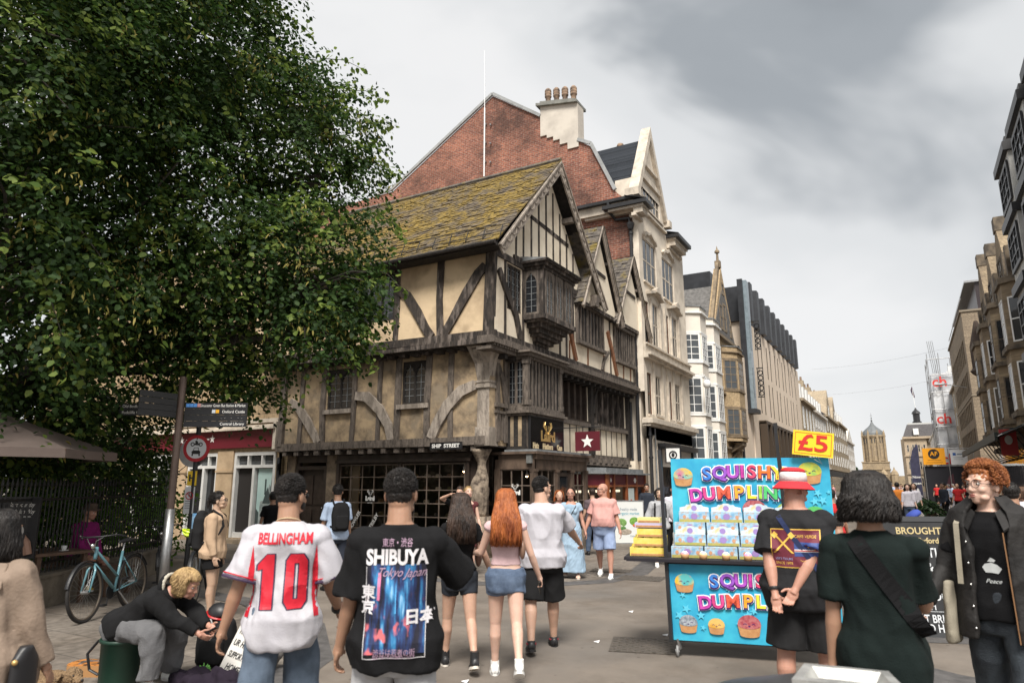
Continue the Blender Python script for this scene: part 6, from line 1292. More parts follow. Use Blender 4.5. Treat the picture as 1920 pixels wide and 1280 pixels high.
class Person:
 def __init__(s,label,loc,rotz,h=1.75,g=1.0,female=False,lean=0,legs=((8,10,4),(-8,12,4)),arms=((5,10,12),(5,10,12)),wl=None,wr=None,polel=None,poler=None,head=(0,0),sk=S_LIGHT,vox=.012,curl=(25,25),palm=(None,None),name='person',sit=None,group=None,foot_pitch=(0,0),bust=0,belly=0):
  s.t=thing(name,label,'person',(loc[0],loc[1],loc[2]if len(loc)>2 else 0),R(rotz),group=group,world=False)
  s.k=k=h/1.75;s.g=g;s.vox=vox;s.sk=sk;s.fem=female
  hw=.092 if not female else .088;sw=(.172 if not female else .152)*(.9+.1*g)*k
  hip=Vector((0,0,.93*k));s.M=Matrix.Rotation(R(-lean),3,'X')
  J={};s.J=J;J['hip']=hip
  T_=lambda x,y,z:hip+s.M@Vector((x,y,z-.93*k));s.T=T_
  J['chest']=T_(0,0,1.3*k);J['neck']=T_(0,-.01*k,1.47*k);
  for sd,i in((-1,0),(1,1)):
   S_='L' if sd<0 else 'R'
   J['h'+S_]=hip+Vector((sd*hw*k,0,-.02*k));f,kn,out=legs[i]
   d1=Vector((sd*math.sin(R(out)),math.sin(R(f)),-math.cos(R(f)))).normalized();d2=Vector((sd*math.sin(R(out))*.5,math.sin(R(f-kn)),-math.cos(R(f-kn)))).normalized()
   J['k'+S_]=J['h'+S_]+d1*.42*k;J['a'+S_]=J['k'+S_]+d2*.405*k
   J['f'+S_]=(0,math.cos(R(foot_pitch[i])),math.sin(R(foot_pitch[i])))
   J['s'+S_]=T_(sd*sw,-.005,1.385*k)
   f,o_,e_=arms[i][:3];inw=arms[i][3]if len(arms[i])>3 else 0
   d1=s.M@Vector((sd*math.sin(R(o_)),math.sin(R(f))*math.cos(R(o_)),-math.cos(R(f))*math.cos(R(o_))));d2=s.M@Vector((sd*math.sin(R(o_-inw)),math.sin(R(f+e_))*math.cos(R(o_-inw)),-math.cos(R(f+e_))*math.cos(R(o_-inw))))
   J['e'+S_]=J['s'+S_]+d1*.285*k;J['w'+S_]=J['e'+S_]+d2*.25*k
   tg=wl if sd<0 else wr
   if tg is not None:J['e'+S_],J['w'+S_]=ik(J['s'+S_],Vector(tg),.285*k,.25*k,(polel if sd<0 else poler)or(sd*.5,-.6,-.6))
  zmin=min(J['aL'].z,J['aR'].z)-.085*k
  s.drop=-zmin if sit is None else sit-(hip.z-.1*k)
  for n_ in J:
   if n_[0]!='f':J[n_]=J[n_]+Vector((0,0,s.drop))
  T0=s.T;s.T=lambda x,y,z:T0(x,y,z)+Vector((0,0,s.drop))
  s.U=lambda x,y,z:s.T(x*k,y*k,z*k)
  s.HM=s.M@Matrix.Rotation(R(head[0]),3,'Z')@Matrix.Rotation(R(head[1]),3,'X')
  J['head']=s.T(0,.0,1.625*k)+s.M@Vector((0,.015*k,0))+(s.HM@Vector((0,.012,0)))
  s.curl=curl;s.palm=palm;s.bust=bust;s.belly=belly;s.head_k=1.0*k**.5*(1 if not female else .95)
  s.body()
 def H(s,x,y,z):return s.J['head']+s.HM@(Vector((x,y,z))*s.head_k)
 def torso(s,b,z0,z1,add,flare=0,mul=1,neck=None):
  k=s.k;g=s.g;fm=s.fem
  prof=[(.77,.13,.09),(.80,.15,.105),(.88,.168,.118),(.94,.168+(.006 if fm else 0),.118),(1.02,.148 if not fm else .135,.10),(1.10,.14 if not fm else .118,.096),(1.20,.15 if not fm else .13,.102),(1.30,.163 if not fm else .145,.11),(1.37,.172 if not fm else .150,.108),(1.41,.150 if not fm else .13,.092),(1.44,.112 if not fm else .10,.078),(1.465,.08,.068),(1.485,.062,.06)]
  zs=sorted({z0,z1}|{p[0]for p in prof if z0<p[0]<z1});R_=[]
  for z in zs:
   rx=np.interp(z,[p[0]for p in prof],[p[1]for p in prof]);ry=np.interp(z,[p[0]for p in prof],[p[2]for p in prof])
   gg=1+(g-1)*(1.25 if .9<z<1.3 else .8);f=max(0,(1.3-z)/.5)*flare
   bel=s.belly*math.exp(-((z-1.08)/.14)**2)
   a_=add if z<1.44 else add*.45
   R_.append((s.T(0,bel*.5+(.0 if z>1 else-.008),z*k),(rx*gg+a_+f)*k,(ry*gg+a_+f*.8+bel*.5)*k,s.M))
  eloft(b,R_)
  if s.bust and z1>1.3:
   for sd in(-1,1):b.ell(s.T(sd*.062*k,.068*k,1.285*k),((.055+add)*k,(.045+add+s.bust)*k,(.055+add)*k),12,8,s.M)
 def hand(s,b,S_,i):
  J=s.J;k=s.k*(1 if not s.fem else .92);w_=J['w'+S_];d=(w_-J['e'+S_]).normalized();sd=-1 if S_=='L' else 1
  n=s.palm[i];n=Vector(n)if n is not None else Vector((-sd,0,0));n=(n-d*n.dot(d)).normalized();sv=d.cross(n)*(1 if sd>0 else-1)
  if n.cross(d).dot(sv)*0!=0:pass
  sv=d.cross(n).normalized()*(-sd)*-1
  if s.palm[i]is None:sv=Vector((0,1,0))-d*d.y;sv.normalize()
  M=Matrix((sv,d,n)).transposed();b.ell(w_+d*.045*k,(.04*k,.052*k,.016*k),12,8,M);b.tube([w_-d*.01*k,w_+d*.04*k],[.026*k,.03*k],10)
  cu=R(s.curl[i])
  for j,(off,ln,r_)in enumerate(((.029,.075,.0088),(.010,.083,.0090),(-.010,.077,.0086),(-.028,.06,.0078))):
   p=w_+(d*.082+sv*off)*k;a=0
   for q in range(3):
    a+=cu*(.5 if q==0 else 1.0)*(1+.15*j);dd=d*math.cos(a)+n*math.sin(a)+sv*off*.8;dd.normalize();l_=ln*(.45,.31,.24)[q]*k;p2=p+dd*l_;tapered(b,p,p2,r_*k*(1-.08*q),r_*k*(.94-.08*q),8);p=p2
  p=w_+(d*.018+sv*.024)*k;dirs=((d*.55+sv*.75+n*.3),(d*.85+sv*.35+n*.4))
  for q,dd in enumerate(dirs):dd=dd.normalized();p2=p+dd*(.042,.032)[q]*k;tapered(b,p,p2,.0125*k*(1-.15*q),.0105*k*(1-.15*q),8);p=p2
  s.J['g'+S_]=w_+(d*.085+n*.03)*k
 def body(s):
  b=MB();J=s.J;k=s.k;g=s.g;lg=1+(g-1)*.6;f_=.92 if s.fem else 1
  s.torso(b,.82,1.485,0)
  b.tube([s.T(0,-.012*k,1.43*k),J['head']+s.HM@Vector((0,-.02,-.05))],[.066*k*lg*f_,.056*k*lg*f_],14)
  for S_,i in(('L',0),('R',1)):
   sd=-1 if i==0 else 1
   tapered(b,J['s'+S_],J['s'+S_].lerp(J['e'+S_],.35),.052*k*lg*f_,.047*k*lg*f_);tapered(b,J['s'+S_].lerp(J['e'+S_],.3),J['e'+S_],.047*k*lg*f_,.037*k*lg*f_);b.ell(J['s'+S_].lerp(J['neck'],.2),.05*k*f_)
   m_=J['e'+S_].lerp(J['w'+S_],.28);tapered(b,J['e'+S_],m_,.036*k*lg*f_,.039*k*lg*f_);tapered(b,m_,J['w'+S_],.039*k*lg*f_,.025*k*f_);s.hand(b,S_,i)
   m_=J['h'+S_].lerp(J['k'+S_],.25);tapered(b,J['h'+S_],m_,.088*k*lg,.083*k*lg);tapered(b,m_,J['k'+S_],.083*k*lg,.055*k*lg);d=(J['a'+S_]-J['k'+S_]).normalized();bk=Vector((0,-1,0));bk=(bk-d*bk.dot(d)).normalized()
   c_=J['k'+S_].lerp(J['a'+S_],.3)+bk*.014*k;tapered(b,J['k'+S_],c_,.051*k*lg,.054*k*lg);tapered(b,c_,J['k'+S_].lerp(J['a'+S_],.7),.054*k*lg,.037*k*lg);tapered(b,J['k'+S_].lerp(J['a'+S_],.7),J['a'+S_],.037*k*lg,.033*k)
   fd_=Vector(J['f'+S_]);a=J['a'+S_];tapered(b,a+fd_*-.02*k+Vector((0,0,-.045*k)),a+fd_*.12*k+Vector((0,0,-.058*k)),.034*k,.027*k);b.tube([a,a+Vector((0,0,-.05*k))],.034*k,10)
  H=s.H;HM=s.HM;q=s.head_k
  def E(x,y,z,rx,ry,rz):b.ell(H(x,y,z),(rx*q,ry*q,rz*q),16,10,HM)
  E(0,-.012,.03,.077,.097,.088);E(0,.02,-.015,.068,.078,.085);E(0,.032,-.06,.052,.06,.052);E(0,.066,-.092,.024,.024,.02);E(0,-.035,-.04,.058,.055,.06)
  for x in(-1,1):E(x*.037,.060,-.026,.025,.027,.024);E(x*.03,.078,.031,.026,.015,.011);E(x*.031,.070,.012,.020,.0145,.014);E(x*.080,-.008,-.010,.009,.021,.032);E(x*.010,.098,-.034,.010,.011,.009);E(x*.04,.045,-.075,.022,.03,.02)
  tapered(b,H(0,.088,.015),H(0,.108,-.028),.009*q,.012*q,8);E(0,.085,-.062,.024,.016,.016);E(0,.075,-.078,.026,.02,.016)
  s.bod=remesh('body',b,s.sk,s.t,s.vox*.75 if s.vox<.01 else s.vox,2 if s.vox<.01 else 1)
  if s.vox<.02:
   e_=MB();
   for x in(-1,1):e_=MB();e_.ell(H(x*.031,.0785,.008),(.0145*q,.0115*q,.0085*q),12,8,HM);eo=e_.build('eye',EYEW,s.t,True);e_=MB();e_.ell(H(x*.031,.0878,.008),(.0058*q,.003*q,.0058*q),10,6,HM);e_.build('iris',EYED,eo,True)
   e_=MB()
   e_.ell(H(0,.0985,-.058),(.021*q,.006*q,.0045*q),12,6,HM);e_.ell(H(0,.0975,-.068),(.018*q,.007*q,.0055*q),12,6,HM);e_.build('lips',LIP,s.t,True)
 def brows(s,m):
  e_=MB();q=s.head_k
  for x in(-1,1):e_=MB();e_.tube([s.H(x*.014,.093,.029),s.H(x*.034,.094,.036),s.H(x*.054,.080,.029)],[.0035*q,.0042*q,.002*q],5);e_.build('eyebrow',m,s.t,True)
 def shirt(s,m,hem=.86,sleeve=.62,add=.018,flare=.02,ease=.022,name='shirt',wr=.010,top=1.475,collar=None,vox=None):
  b=MB();s.torso(b,hem,top,add,flare+.014);J=s.J;k=s.k;lg=1+(s.g-1)*.6
  for S_ in 'LR':
   A,E_,W_=J['s'+S_],J['e'+S_],J['w'+S_];b.ell(A,(.054+add*.9)*k*lg,14,8);b.ell(A.lerp(s.T(0,0,1.41*k),.3),(.054+add*.6)*k,14,8)
   if sleeve<=1:q=A.lerp(E_,sleeve);b.tube([A,q],[(.049+add*.7)*k*lg,(.045+ease)*k*lg],16)
   else:
    b.tube([A,E_],[(.05+add)*k*lg,(.042+ease*.8)*k*lg],16);b.ell(E_,(.042+ease*.8)*k*lg,14,8);q=E_.lerp(W_,min(1,sleeve-1));b.tube([E_,q],[(.042+ease*.8)*k*lg,(.03+ease*.55)*k*lg],16)
  s.sh=remesh(name,b,m,s.t,vox or max(s.vox,.008),3,wr,seed=s.J['hip'].z*7+len(s.t['label']));return s.sh
 def legsw(s,m,to=.9,add=.012,ease=.02,top=1.02,name='trousers',wr=.006,pel=.013):
  """to: 1 = knee, 2 = ankle"""
  b=MB();s.torso(b,.775,top,pel);J=s.J;k=s.k;lg=1+(s.g-1)*.6
  for S_ in 'LR':
   h,n,a=J['h'+S_],J['k'+S_],J['a'+S_];b.ell(h,(.088+add)*k*lg,14,8)
   if to<=1:b.tube([h,h.lerp(n,to)],[(.088+add)*k*lg,(.07+ease)*k*lg],18)
   else:b.tube([h,n],[(.088+add)*k*lg,(.057+ease)*k*lg],18);b.ell(n,(.057+ease)*k*lg,14,8);b.tube([n,n.lerp(a,to-1)],[(.057+ease)*k*lg,(.045+ease)*k*lg],18)
  return remesh(name,b,m,s.t,max(s.vox,.008),3,wr,wst=(1,1,.7),seed=3+len(s.t['label']))
 def skirt(s,m,hem=.2,top=1.1,flare=.12,name='skirt'):
  b=MB();k=s.k;R_=[]
  for i in range(7):z=hem+(top-hem)*i/6;f=(1-i/6);R_.append((s.T(0,0,z*k)if z>.9 else Vector((0,0,z*k+s.drop)),(.158+flare*f+(.02 if f>.15 else 0))*k,(.125+flare*f*.8+(.02 if f>.15 else 0))*k,Matrix.Identity(3)))
  eloft(b,R_,26);return remesh(name,b,m,s.t,max(s.vox,.009),2,.014,wscale=16,wst=(1,1,.12),seed=5)
 def shoes(s,m,sole,h=.07,name='shoe'):
  k=s.k
  for S_ in 'LR':
   a=s.J['a'+S_];f=Vector(s.J['f'+S_]);u=Vector((0,-f.z,f.y));x=Vector((1,0,0));b=MB();o=a-u*.085*k;P=lambda X,Y,Z:o+(x*X+f*Y+u*Z)*k
   b.loft([[P(rx*math.cos(q),y,max(.022,zc+rz*math.sin(q)))for q in[2*math.pi*i/12 for i in range(12)]]for y,rx,zc,rz in((-.065,.02,.045,.03),(-.055,.036,.05,.045),(-.02,.040,.055,.05),(.03,.042,.05,.045),(.08,.046,.04,.036),(.13,.047,.034,.028),(.165,.038,.03,.02),(.185,.016,.028,.008))]);b.tube([P(0,-.005,.04),P(0,-.005,.03+h)],[.043*k,.040*k],12)
   so=b.build(name,m,s.t,True);c=MB();c.loft([[P(rx*1.08*math.cos(q),y+.0+ry*math.sin(q),z)for q,y,rx,ry in[(2*math.pi*i/16,.06,.046,.132)for i in range(16)]]for z in(0,.024)]);c.build('sole',sole,so)
 def hair(s,m,style='short',L_=.3,n=500,seed=1,th=.012,back=0):
  H=s.H;q=s.head_k;b=MB();HM=s.HM;rg=random.Random(seed);th0=th;th=min(th,.002)if style=='bob' else th
  E=lambda x,y,z,rx,ry,rz:b.ell(H(x,y,z),(rx*q,ry*q,rz*q),18,12,HM)
  E(0,-.024,.044,.0775+th*.5,.092+th*.6,.077+th*.6)
  E(0,-.042,.0,.070+th*.3,.062+th*.5,.066)
  if style in('short','curly','shag'):E(0,.035,.090,.052+th*.4,.046,.022+th)
  if style=='shag':E(0,-.045,-.05,.088,.082,.09);E(.05,-.0,-.03,.05,.05,.08);E(-.05,-.0,-.03,.05,.05,.08)
  if style=='bob' and th0>.015:E(0,-.04,-.03,.078,.074,.09)
  if style in('long',):E(0,-.04,-.02,.082,.076,.10);b.tube([H(0,-.055,-.02),s.T(0,-.125*s.k,1.42*s.k),s.T(0,-.135*s.k,(1.47-L_*.55)*s.k)],[.07,.08,.03],14)
  if style=='tail':b.tube([H(0,-.10,.03),H(0,-.15,0),H(0,-.155,-.1)],[.028,.03,.012],8)
  if style=='bun':b.ell(H(0,-.115,.04),.035)
  o=remesh('hair',b,m,s.t,max(.006,s.vox*.8),1,0,fine=.010 if style in('curly','shag')else .005)
  c=MB()
  def surf(u,v):
   return Vector((math.sin(u)*math.cos(v)*.082,math.cos(u)*math.cos(v)*.098-.02,math.sin(v)*.088+.045))
  if s.vox<.02:
   for i in range(n):
    u=rg.uniform(-math.pi,math.pi);v=math.asin(rg.uniform(-.35,1))if abs(u)>1.1 else math.asin(rg.uniform(.62,1))
    p=surf(u,v)*(.945 if style=='short' else 1);nn=Vector((p.x,p.y+.02,p.z-.03)).normalized()
    if style=='short':d=(nn*.6+Vector((rg.gauss(0,.35),rg.gauss(0,.35)+.15,rg.gauss(0,.3)))).normalized();l_=rg.uniform(.006,.013)+th*.4;d=(d+Vector((0,.2 if p.z>.1 else-.1,-.5 if p.z<.08 else 0))).normalized();pts=[p+nn*th*.3,p+nn*th*.5+d*l_*.6,p+nn*th*.4+d*l_];w_=.0024
    elif style in('curly','shag'):
     l_=rg.uniform(.016,.034)*(1 if style=='curly' else 1.7);a=rg.uniform(0,6.28);dn=Vector((0,0,-1))if style=='shag' else Vector((rg.gauss(0,.6),rg.gauss(0,.6),rg.gauss(0,.6)))
     d=(nn*(.8 if style=='curly' else .35)+dn*.5).normalized();sx=nn.cross(Vector((math.cos(a),math.sin(a),.3))).normalized()*.007;pts=[p+nn*th*.6,p+nn*th+d*l_*.35+sx,p+nn*th+d*l_*.7-sx,p+nn*th*.8+d*l_+sx*.5];w_=.0034
    elif style in('long','bob'):
     sd_=1 if p.x>0 else-1;v0=max(v,-.1);pts=[]
     if abs(u)<1.3:u=rg.uniform(1.3,math.pi)*sd_;
     for j in range(4):vv=math.asin(.98)*(1-j/3)+(-.15)*j/3;pp=surf(u,vv);pts.append(pp*1.0+Vector((pp.x,pp.y+.02,0)).normalized()*(.012+rg.uniform(0,.012)+(.010*rg.random()if th0>.015 else 0)))
     pts=pts[1:]if rg.random()<.5 else pts;e_=pts[-1];ln=L_*rg.uniform(.75 if th0<.015 else .45,1.08);fr=rg.uniform(-.01,.01);
     tot=[H(*pp)for pp in pts];e0=tot[-1];out=s.M@Vector((math.sin(u)*.035,-.09-.02*rg.random(),0))if style=='long' else Vector((math.sin(u)*.014,(math.cos(u)*.014-.006)if th0>.015 else 0,0));ph=rg.uniform(0,6)
     for j in range(1,7):f=j/6;am=1.5 if style=='bob' and th0>.015 else 1;tot.append(e0+out*min(1,f*1.6)+Vector((math.sin(ph+f*7)*.010*am*f+fr*f,math.cos(ph+f*6)*.008*am*f,-ln*f)))
     c.tube(tot,[.005]*(len(tot)-2)+[.004,.0012],4);continue
    else:d=Vector((0,-1,-.3)).normalized();pts=[p+nn*.012,p+nn*.013+d*.03];w_=.003
    c.tube([H(*pp)for pp in pts],[w_*q]*(len(pts)-1)+[w_*.3],4)
   if c.v:c.build('strands',m,o,True)
  return o
 def project(s,vs,fs,target,origin,right,up,dirv,lift=.004,name='print',m=None,parent=None,sub=1,width=None):
  """lay flat artwork onto a garment: artwork in (right, up) around origin, dropped along dirv"""
  tm=target.data;V=[v.co.copy()for v in tm.vertices];bv=getattr(s,'_bv',{}).get(target.name)
  if bv is None:bv=BVHTree.FromPolygons(V,[tuple(p.vertices)for p in tm.polygons]);s._bv={target.name:bv}
  bm=bmesh.new();vv=[bm.verts.new(v)for v in vs]
  for f in fs:
   try:bm.faces.new([vv[i]for i in f])
   except ValueError:pass
  bmesh.ops.triangulate(bm,faces=bm.faces)
  for _ in range(sub):
   es=[e_ for e_ in bm.edges if e_.calc_length()>.02]
   if es:bmesh.ops.subdivide_edges(bm,edges=es,cuts=1);bmesh.ops.triangulate(bm,faces=bm.faces)
  xs=[v.co.x for v in bm.verts];sx=width/(max(xs)-min(xs))if width else 1
  right=Vector(right).normalized();up=Vector(up).normalized();dirv=Vector(dirv).normalized();origin=Vector(origin);dl=[]
  for v in bm.verts:
   p=origin+right*v.co.x*sx+up*v.co.y;hit=bv.ray_cast(p-dirv*.6,dirv)
   if hit[0]is None:dl.append(v);v.co=p;continue
   v.co=hit[0]-dirv*(lift+abs(v.co.z))
  if dl:bmesh.ops.delete(bm,geom=dl,context='VERTS')
  me=bpy.data.meshes.new(name);bm.to_mesh(me);bm.free();me.materials.append(m);o=bpy.data.objects.new(name,me);C.objects.link(o);o.parent=parent or target;OFF[o.name]=Vector((0,0,0));return o
 def text(s,txt,size,target,origin,m,dirv=(0,1,0),right=(1,0,0),up=(0,0,1),bold=0,width=None,lift=.005,sub=2,name='lettering',**k):
  vs,fs=textmesh(txt,size,bold,0,**k);return s.project(vs,fs,target,origin,right,up,dirv,lift,name,m,None,sub,width)
 def poly(s,pts,target,origin,m,dirv=(0,1,0),right=(1,0,0),up=(0,0,1),lift=.004,sub=4,name='print',hole=None):
  return s.project([Vector((x,y,0))for x,y in pts],[tuple(range(len(pts)))],target,origin,right,up,dirv,lift,name,m,None,sub)
 def strap(s,pts,w_,m,name='strap',th=.006):
  b=MB();P=[Vector(p)for p in pts]
  for i in range(len(P)-1):b.beam(P[i],P[i+1],w_,th,up=(P[i]-s.J['chest']).normalized())
  return b.build(name,m,s.t)
 def strap_on(s,A,B,w_,m,dirv,name='strap',n=16,lift=.006):
  """a strap laid over the garment from A to B, dropped along dirv"""
  A=Vector(A);B=Vector(B);dirv=Vector(dirv).normalized();t_=(B-A).normalized();q=t_.cross(dirv).normalized()*w_/2;vs=[];fs=[]
  for i in range(n+1):p=A.lerp(B,i/n);vs+=[p-q,p+q]
  for i in range(n):fs.append((2*i,2*i+1,2*i+3,2*i+2))
  tm=s.sh.data;bv=BVHTree.FromPolygons([v.co.copy()for v in tm.vertices],[tuple(p.vertices)for p in tm.polygons]);out=[]
  for v in vs:h_=bv.ray_cast(v-dirv*.6,dirv);out.append((h_[0]if h_[0]is not None else v)-dirv*lift)
  b=MB();b.mesh(out+[o-dirv*.003 for o in out],[f for f in fs]+[tuple(i+len(out)for i in f)[::-1]for f in fs]);return b.build(name,m,s.t)
def backpack(pp,m,label,sz=1,straps=True):
 """a backpack worn on the back; its own object, placed on the wearer"""
 t=thing('backpack',label,'backpack',pp.t.location,pp.t.rotation_euler.z,world=False);k=pp.k;c=pp.T(0,-.19*k,1.22*k);b=MB()
 eloft(b,[(c+pp.M@Vector((0,y_,z)),rx*sz,ry*sz,pp.M)for z,rx,ry,y_ in((-.23*sz,.11,.05,0),(-.2*sz,.14,.075,0),(0,.15,.085,0),(.14*sz,.14,.075,0),(.21*sz,.10,.05,0),(.23*sz,.05,.03,0))])
 o=remesh('bag_body',b,m,t,.01,3,.006,seed=4);b=MB();eloft(b,[(c+pp.M@Vector((0,-.085*sz,z)),rx*sz,.035,pp.M)for z,rx in((-.19,.09),(-.15,.11),(-.02,.11),(.02,.09))]);remesh('pocket',b,m,t,.01,2)
 if straps:
  for sd in(-1,1):
   b=MB();b.tube([pp.T(sd*.09*k,-.13*k,1.4*k),pp.T(sd*.1*k,-.02*k,1.50*k),pp.T(sd*.1*k,.10*k,1.42*k),pp.T(sd*.11*k,.14*k,1.28*k),pp.T(sd*.14*k,.06*k,1.12*k),pp.T(sd*.13*k,-.12*k,1.05*k)],.017,6);b.build('strap',m,t)
 return t
def phone(pp,S_,label,m=BLACKP,tilt=(0,0,1),n=(0,1,0)):
 g_=pp.J['g'+S_];t=thing('phone',label,'phone',pp.t.location,pp.t.rotation_euler.z,world=False);up=Vector(tilt).normalized();n=Vector(n);n=(n-up*n.dot(up)).normalized();b=MB()
 b.beam(g_-up*.05,g_+up*.10,.074,.009,up=n);b.build('case',m,t);b=MB();b.beam(g_-up*.045+n*.005,g_+up*.095+n*.005,.066,.002,up=n);b.build('screen',mat('phone_screen',(.02,.02,.025),.08),t);return t
# ---------------------------------------------------------------- the people in the street
NV=.0075
def bear(x,y):return math.degrees(math.atan2(-x,y))
# man in the white football shirt
P5=Person('man with short dark hair and white football shirt printed BELLINGHAM 10, seen from behind',at(546,900,4.5,0)[:2],42,h=1.775,g=1.06,lean=1,vox=NV,sk=S_TAN,belly=.03,legs=((-6,10,5),(14,8,5)),arms=((-8,16,18),(10,16,28)),head=(-32,-4),curl=(30,28))
WJ=mat('jersey_white',(.50,.49,.52),.6,base2=(.44,.43,.47),scale=3,spec=.3,bump=.15,bscale=120);RJ=mat('jersey_red',(.55,.012,.03),.55);NJ=mat('jersey_navy',(.05,.03,.07),.6)
sh=P5.shirt(WJ,hem=.775,sleeve=.88,add=.024,flare=.0,ease=.055,wr=.016)
P5.legsw(mat('denim_blue',(.12,.16,.22),.9,base2=(.06,.085,.12),scale=5,bump=.4,bscale=200),1.97,ease=.035,name='jeans',wr=.012);P5.shoes(WHITEP,WHITEP);P5.hair(H_BLACK,'short',n=5200,th=.006,seed=2);P5.brows(H_BLACK)
b=MB();q=P5.head_k
for u in range(-7,8):
 a=u*.2;b.ell(P5.H(math.sin(a)*.058,.028+math.cos(a)*.052,-.078+.02*abs(math.sin(a))),(.017,.017,.028),8,6)
remesh('beard',b,H_BLACK,P5.t,.006,1,fine=.006)
P5.text('BELLINGHAM',.085,sh,(0,0,1.385),RJ,width=.31,bold=.003,sub=2)
def digit(P,pts,x0,z0,sc_,t,m,lift):return P.poly([(x0+x*sc_,(z-.5)*sc_)for x,z in pts],t,(0,0,z0),m,lift=lift,sub=4)
one=[(-.13,.72),(.06,1.0),(.19,1.0),(.19,0),(-.02,0),(-.02,.66),(-.13,.60)]
def outl(o,e_):return o
for m_,li,ex in((NJ,.004,1.0),(RJ,.007,.0)):
 gr=.018 if ex else 0
 pts1=[(-.15-gr*2,.70),(-.15-gr*2,.80),(.02,1+gr),(.16+gr*1.5,1+gr),(.16+gr*1.5,0-gr),(-.05-gr*1.5,0-gr),(-.05-gr*1.5,.73)]
 digit(P5,pts1,-.10,1.15,.30,sh,m_,li)
 ot=[(-.20,.13),(-.12,0),(.12,0),(.20,.13),(.20,.87),(.12,1),(-.12,1),(-.20,.87)];it=[(-.045,.17),(.045,.17),(.045,.83),(-.045,.83)]
 if ex:ot=[(x*1.14,(z-.5)*1.035+.5)for x,z in ot];it=[(x*.45,(z-.5)*.95+.5)for x,z in it]
 vs=[Vector((.075+x*.30,(z-.5)*.30,0))for x,z in ot+it];fs=[(0,1,8),(1,2,9,8),(2,3,9),(3,4,10,9),(4,5,10),(5,6,11,10),(6,7,11),(7,0,8,11)]
 P5.project(vs,fs,sh,(0,0,1.15),(1,0,0),(0,0,1),(0,1,0),li,'print',m_,None,3)
for sd in(-1,1):P5.project([Vector((x,z,0))for x,z in((.0,.18),(.018,.05),(.016,-.1),(-.005,-.22),(-.03,-.22),(-.012,-.1),(-.012,.05))],[tuple(range(7))],sh,(sd*.18,0,1.17),(-sd*1,0,0),(0,0,1),(0,1,0),.004,'side_panel',RJ,None,3)
for S_ in 'LR':
 A,E_=P5.J['s'+S_],P5.J['e'+S_];c=A.lerp(E_,.86);b=MB();ax=(E_-A).normalized();b.torus(c-ax*.002,.105*P5.k,.006,ax,28,6,sz=1.6);b.build('sleeve_trim',NJ,sh);b=MB();b.torus(c-ax*.02,.105*P5.k,.003,ax,28,5,sz=1.4);b.build('sleeve_trim',RJ,sh)
b=MB();b.torus(P5.J['wR']+(P5.J['eR']-P5.J['wR']).normalized()*.035,.036,.008,(P5.J['eR']-P5.J['wR']),20,6,sz=1.8);b.build('watch_strap',BLACKP,P5.t)
b=MB();b.tube([P5.H(-.072,.0,.012),P5.H(-.06,.075,.012)],.003,5);b.tube([P5.H(.078,.0,.012),P5.H(.058,.085,.012)],.003,5)
for x in(-1,1):b.ell(P5.H(x*.031,.097,.006),(.024,.006,.017),12,6,P5.HM)
b.build('sunglasses',BLACKP,P5.t);b=MB();b.torus(P5.U(0,-.012,1.475),.068,.003,P5.M@Vector((0,.35,1)),24,5);b.build('necklace',mat('pale_gold',(.7,.6,.4)),P5.t)
# man in the black printed t-shirt
P6=Person('man in black SHIBUYA print t-shirt holding a phone up in his right hand',at(752,900,3.75,0)[:2],36,h=1.785,g=1.06,vox=NV,sk=S_TAN,belly=.03,legs=((10,8,4),(-8,8,4)),arms=((4,12,14),(20,20,90)),wr=(.20,.34,1.30),poler=(.75,-.2,-.7),head=(-12,-3),curl=(30,38),palm=(None,(-.6,.3,.0)))
BT_=cloth('black_tee',(.009,.009,.010),.3);sh=P6.shirt(BT_,hem=.80,sleeve=.92,add=.026,flare=.022,ease=.05,wr=.015)
P6.legsw(cloth('light_grey',(.42,.42,.43)),1.97,ease=.035,wr=.01);P6.shoes(WHITEP,WHITEP);P6.hair(H_BLACK,'short',n=5200,th=.004,seed=5);P6.brows(H_BLACK)
b=MB()
for u in range(-6,7):a=u*.2;b.ell(P6.H(math.sin(a)*.056,.030+math.cos(a)*.05,-.082),(.012,.013,.018),8,6)
remesh('beard',b,H_BLACK,P6.t,.006,1,fine=.004)
NEON=bpy.data.materials.new('neon_city_print');NEON.use_nodes=True;t_=NEON.node_tree;bs=t_.nodes['Principled BSDF'];bs.inputs['Roughness'].default_value=.8
tc_=t_.nodes.new('ShaderNodeTexCoord');mp_=t_.nodes.new('ShaderNodeMapping');mp_.inputs['Scale'].default_value=(34,2,5.0);no_=t_.nodes.new('ShaderNodeTexNoise');no_.inputs['Scale'].default_value=1;no_.inputs['Detail'].default_value=5;t_.links.new(tc_.outputs['Object'],mp_.inputs[0]);t_.links.new(mp_.outputs[0],no_.inputs[0])
rp=t_.nodes.new('ShaderNodeValToRGB');el=rp.color_ramp.elements;el[0].position=.40;el[0].color=(.008,.008,.02,1);el[1].position=.82;el[1].color=(.5,.75,.9,1);x_=el.new(.52);x_.color=(.015,.035,.13,1);x_=el.new(.62);x_.color=(.03,.20,.42,1);t_.links.new(no_.outputs[0],rp.inputs[0])
mp2=t_.nodes.new('ShaderNodeMapping');mp2.inputs['Scale'].default_value=(22,2,12);n5=t_.nodes.new('ShaderNodeTexNoise');n5.inputs['Scale'].default_value=1;t_.links.new(tc_.outputs['Object'],mp2.inputs[0]);t_.links.new(mp2.outputs[0],n5.inputs[0]);r5=t_.nodes.new('ShaderNodeValToRGB');r5.color_ramp.elements[0].position=.57;r5.color_ramp.elements[1].position=.66;t_.links.new(n5.outputs[0],r5.inputs[0])
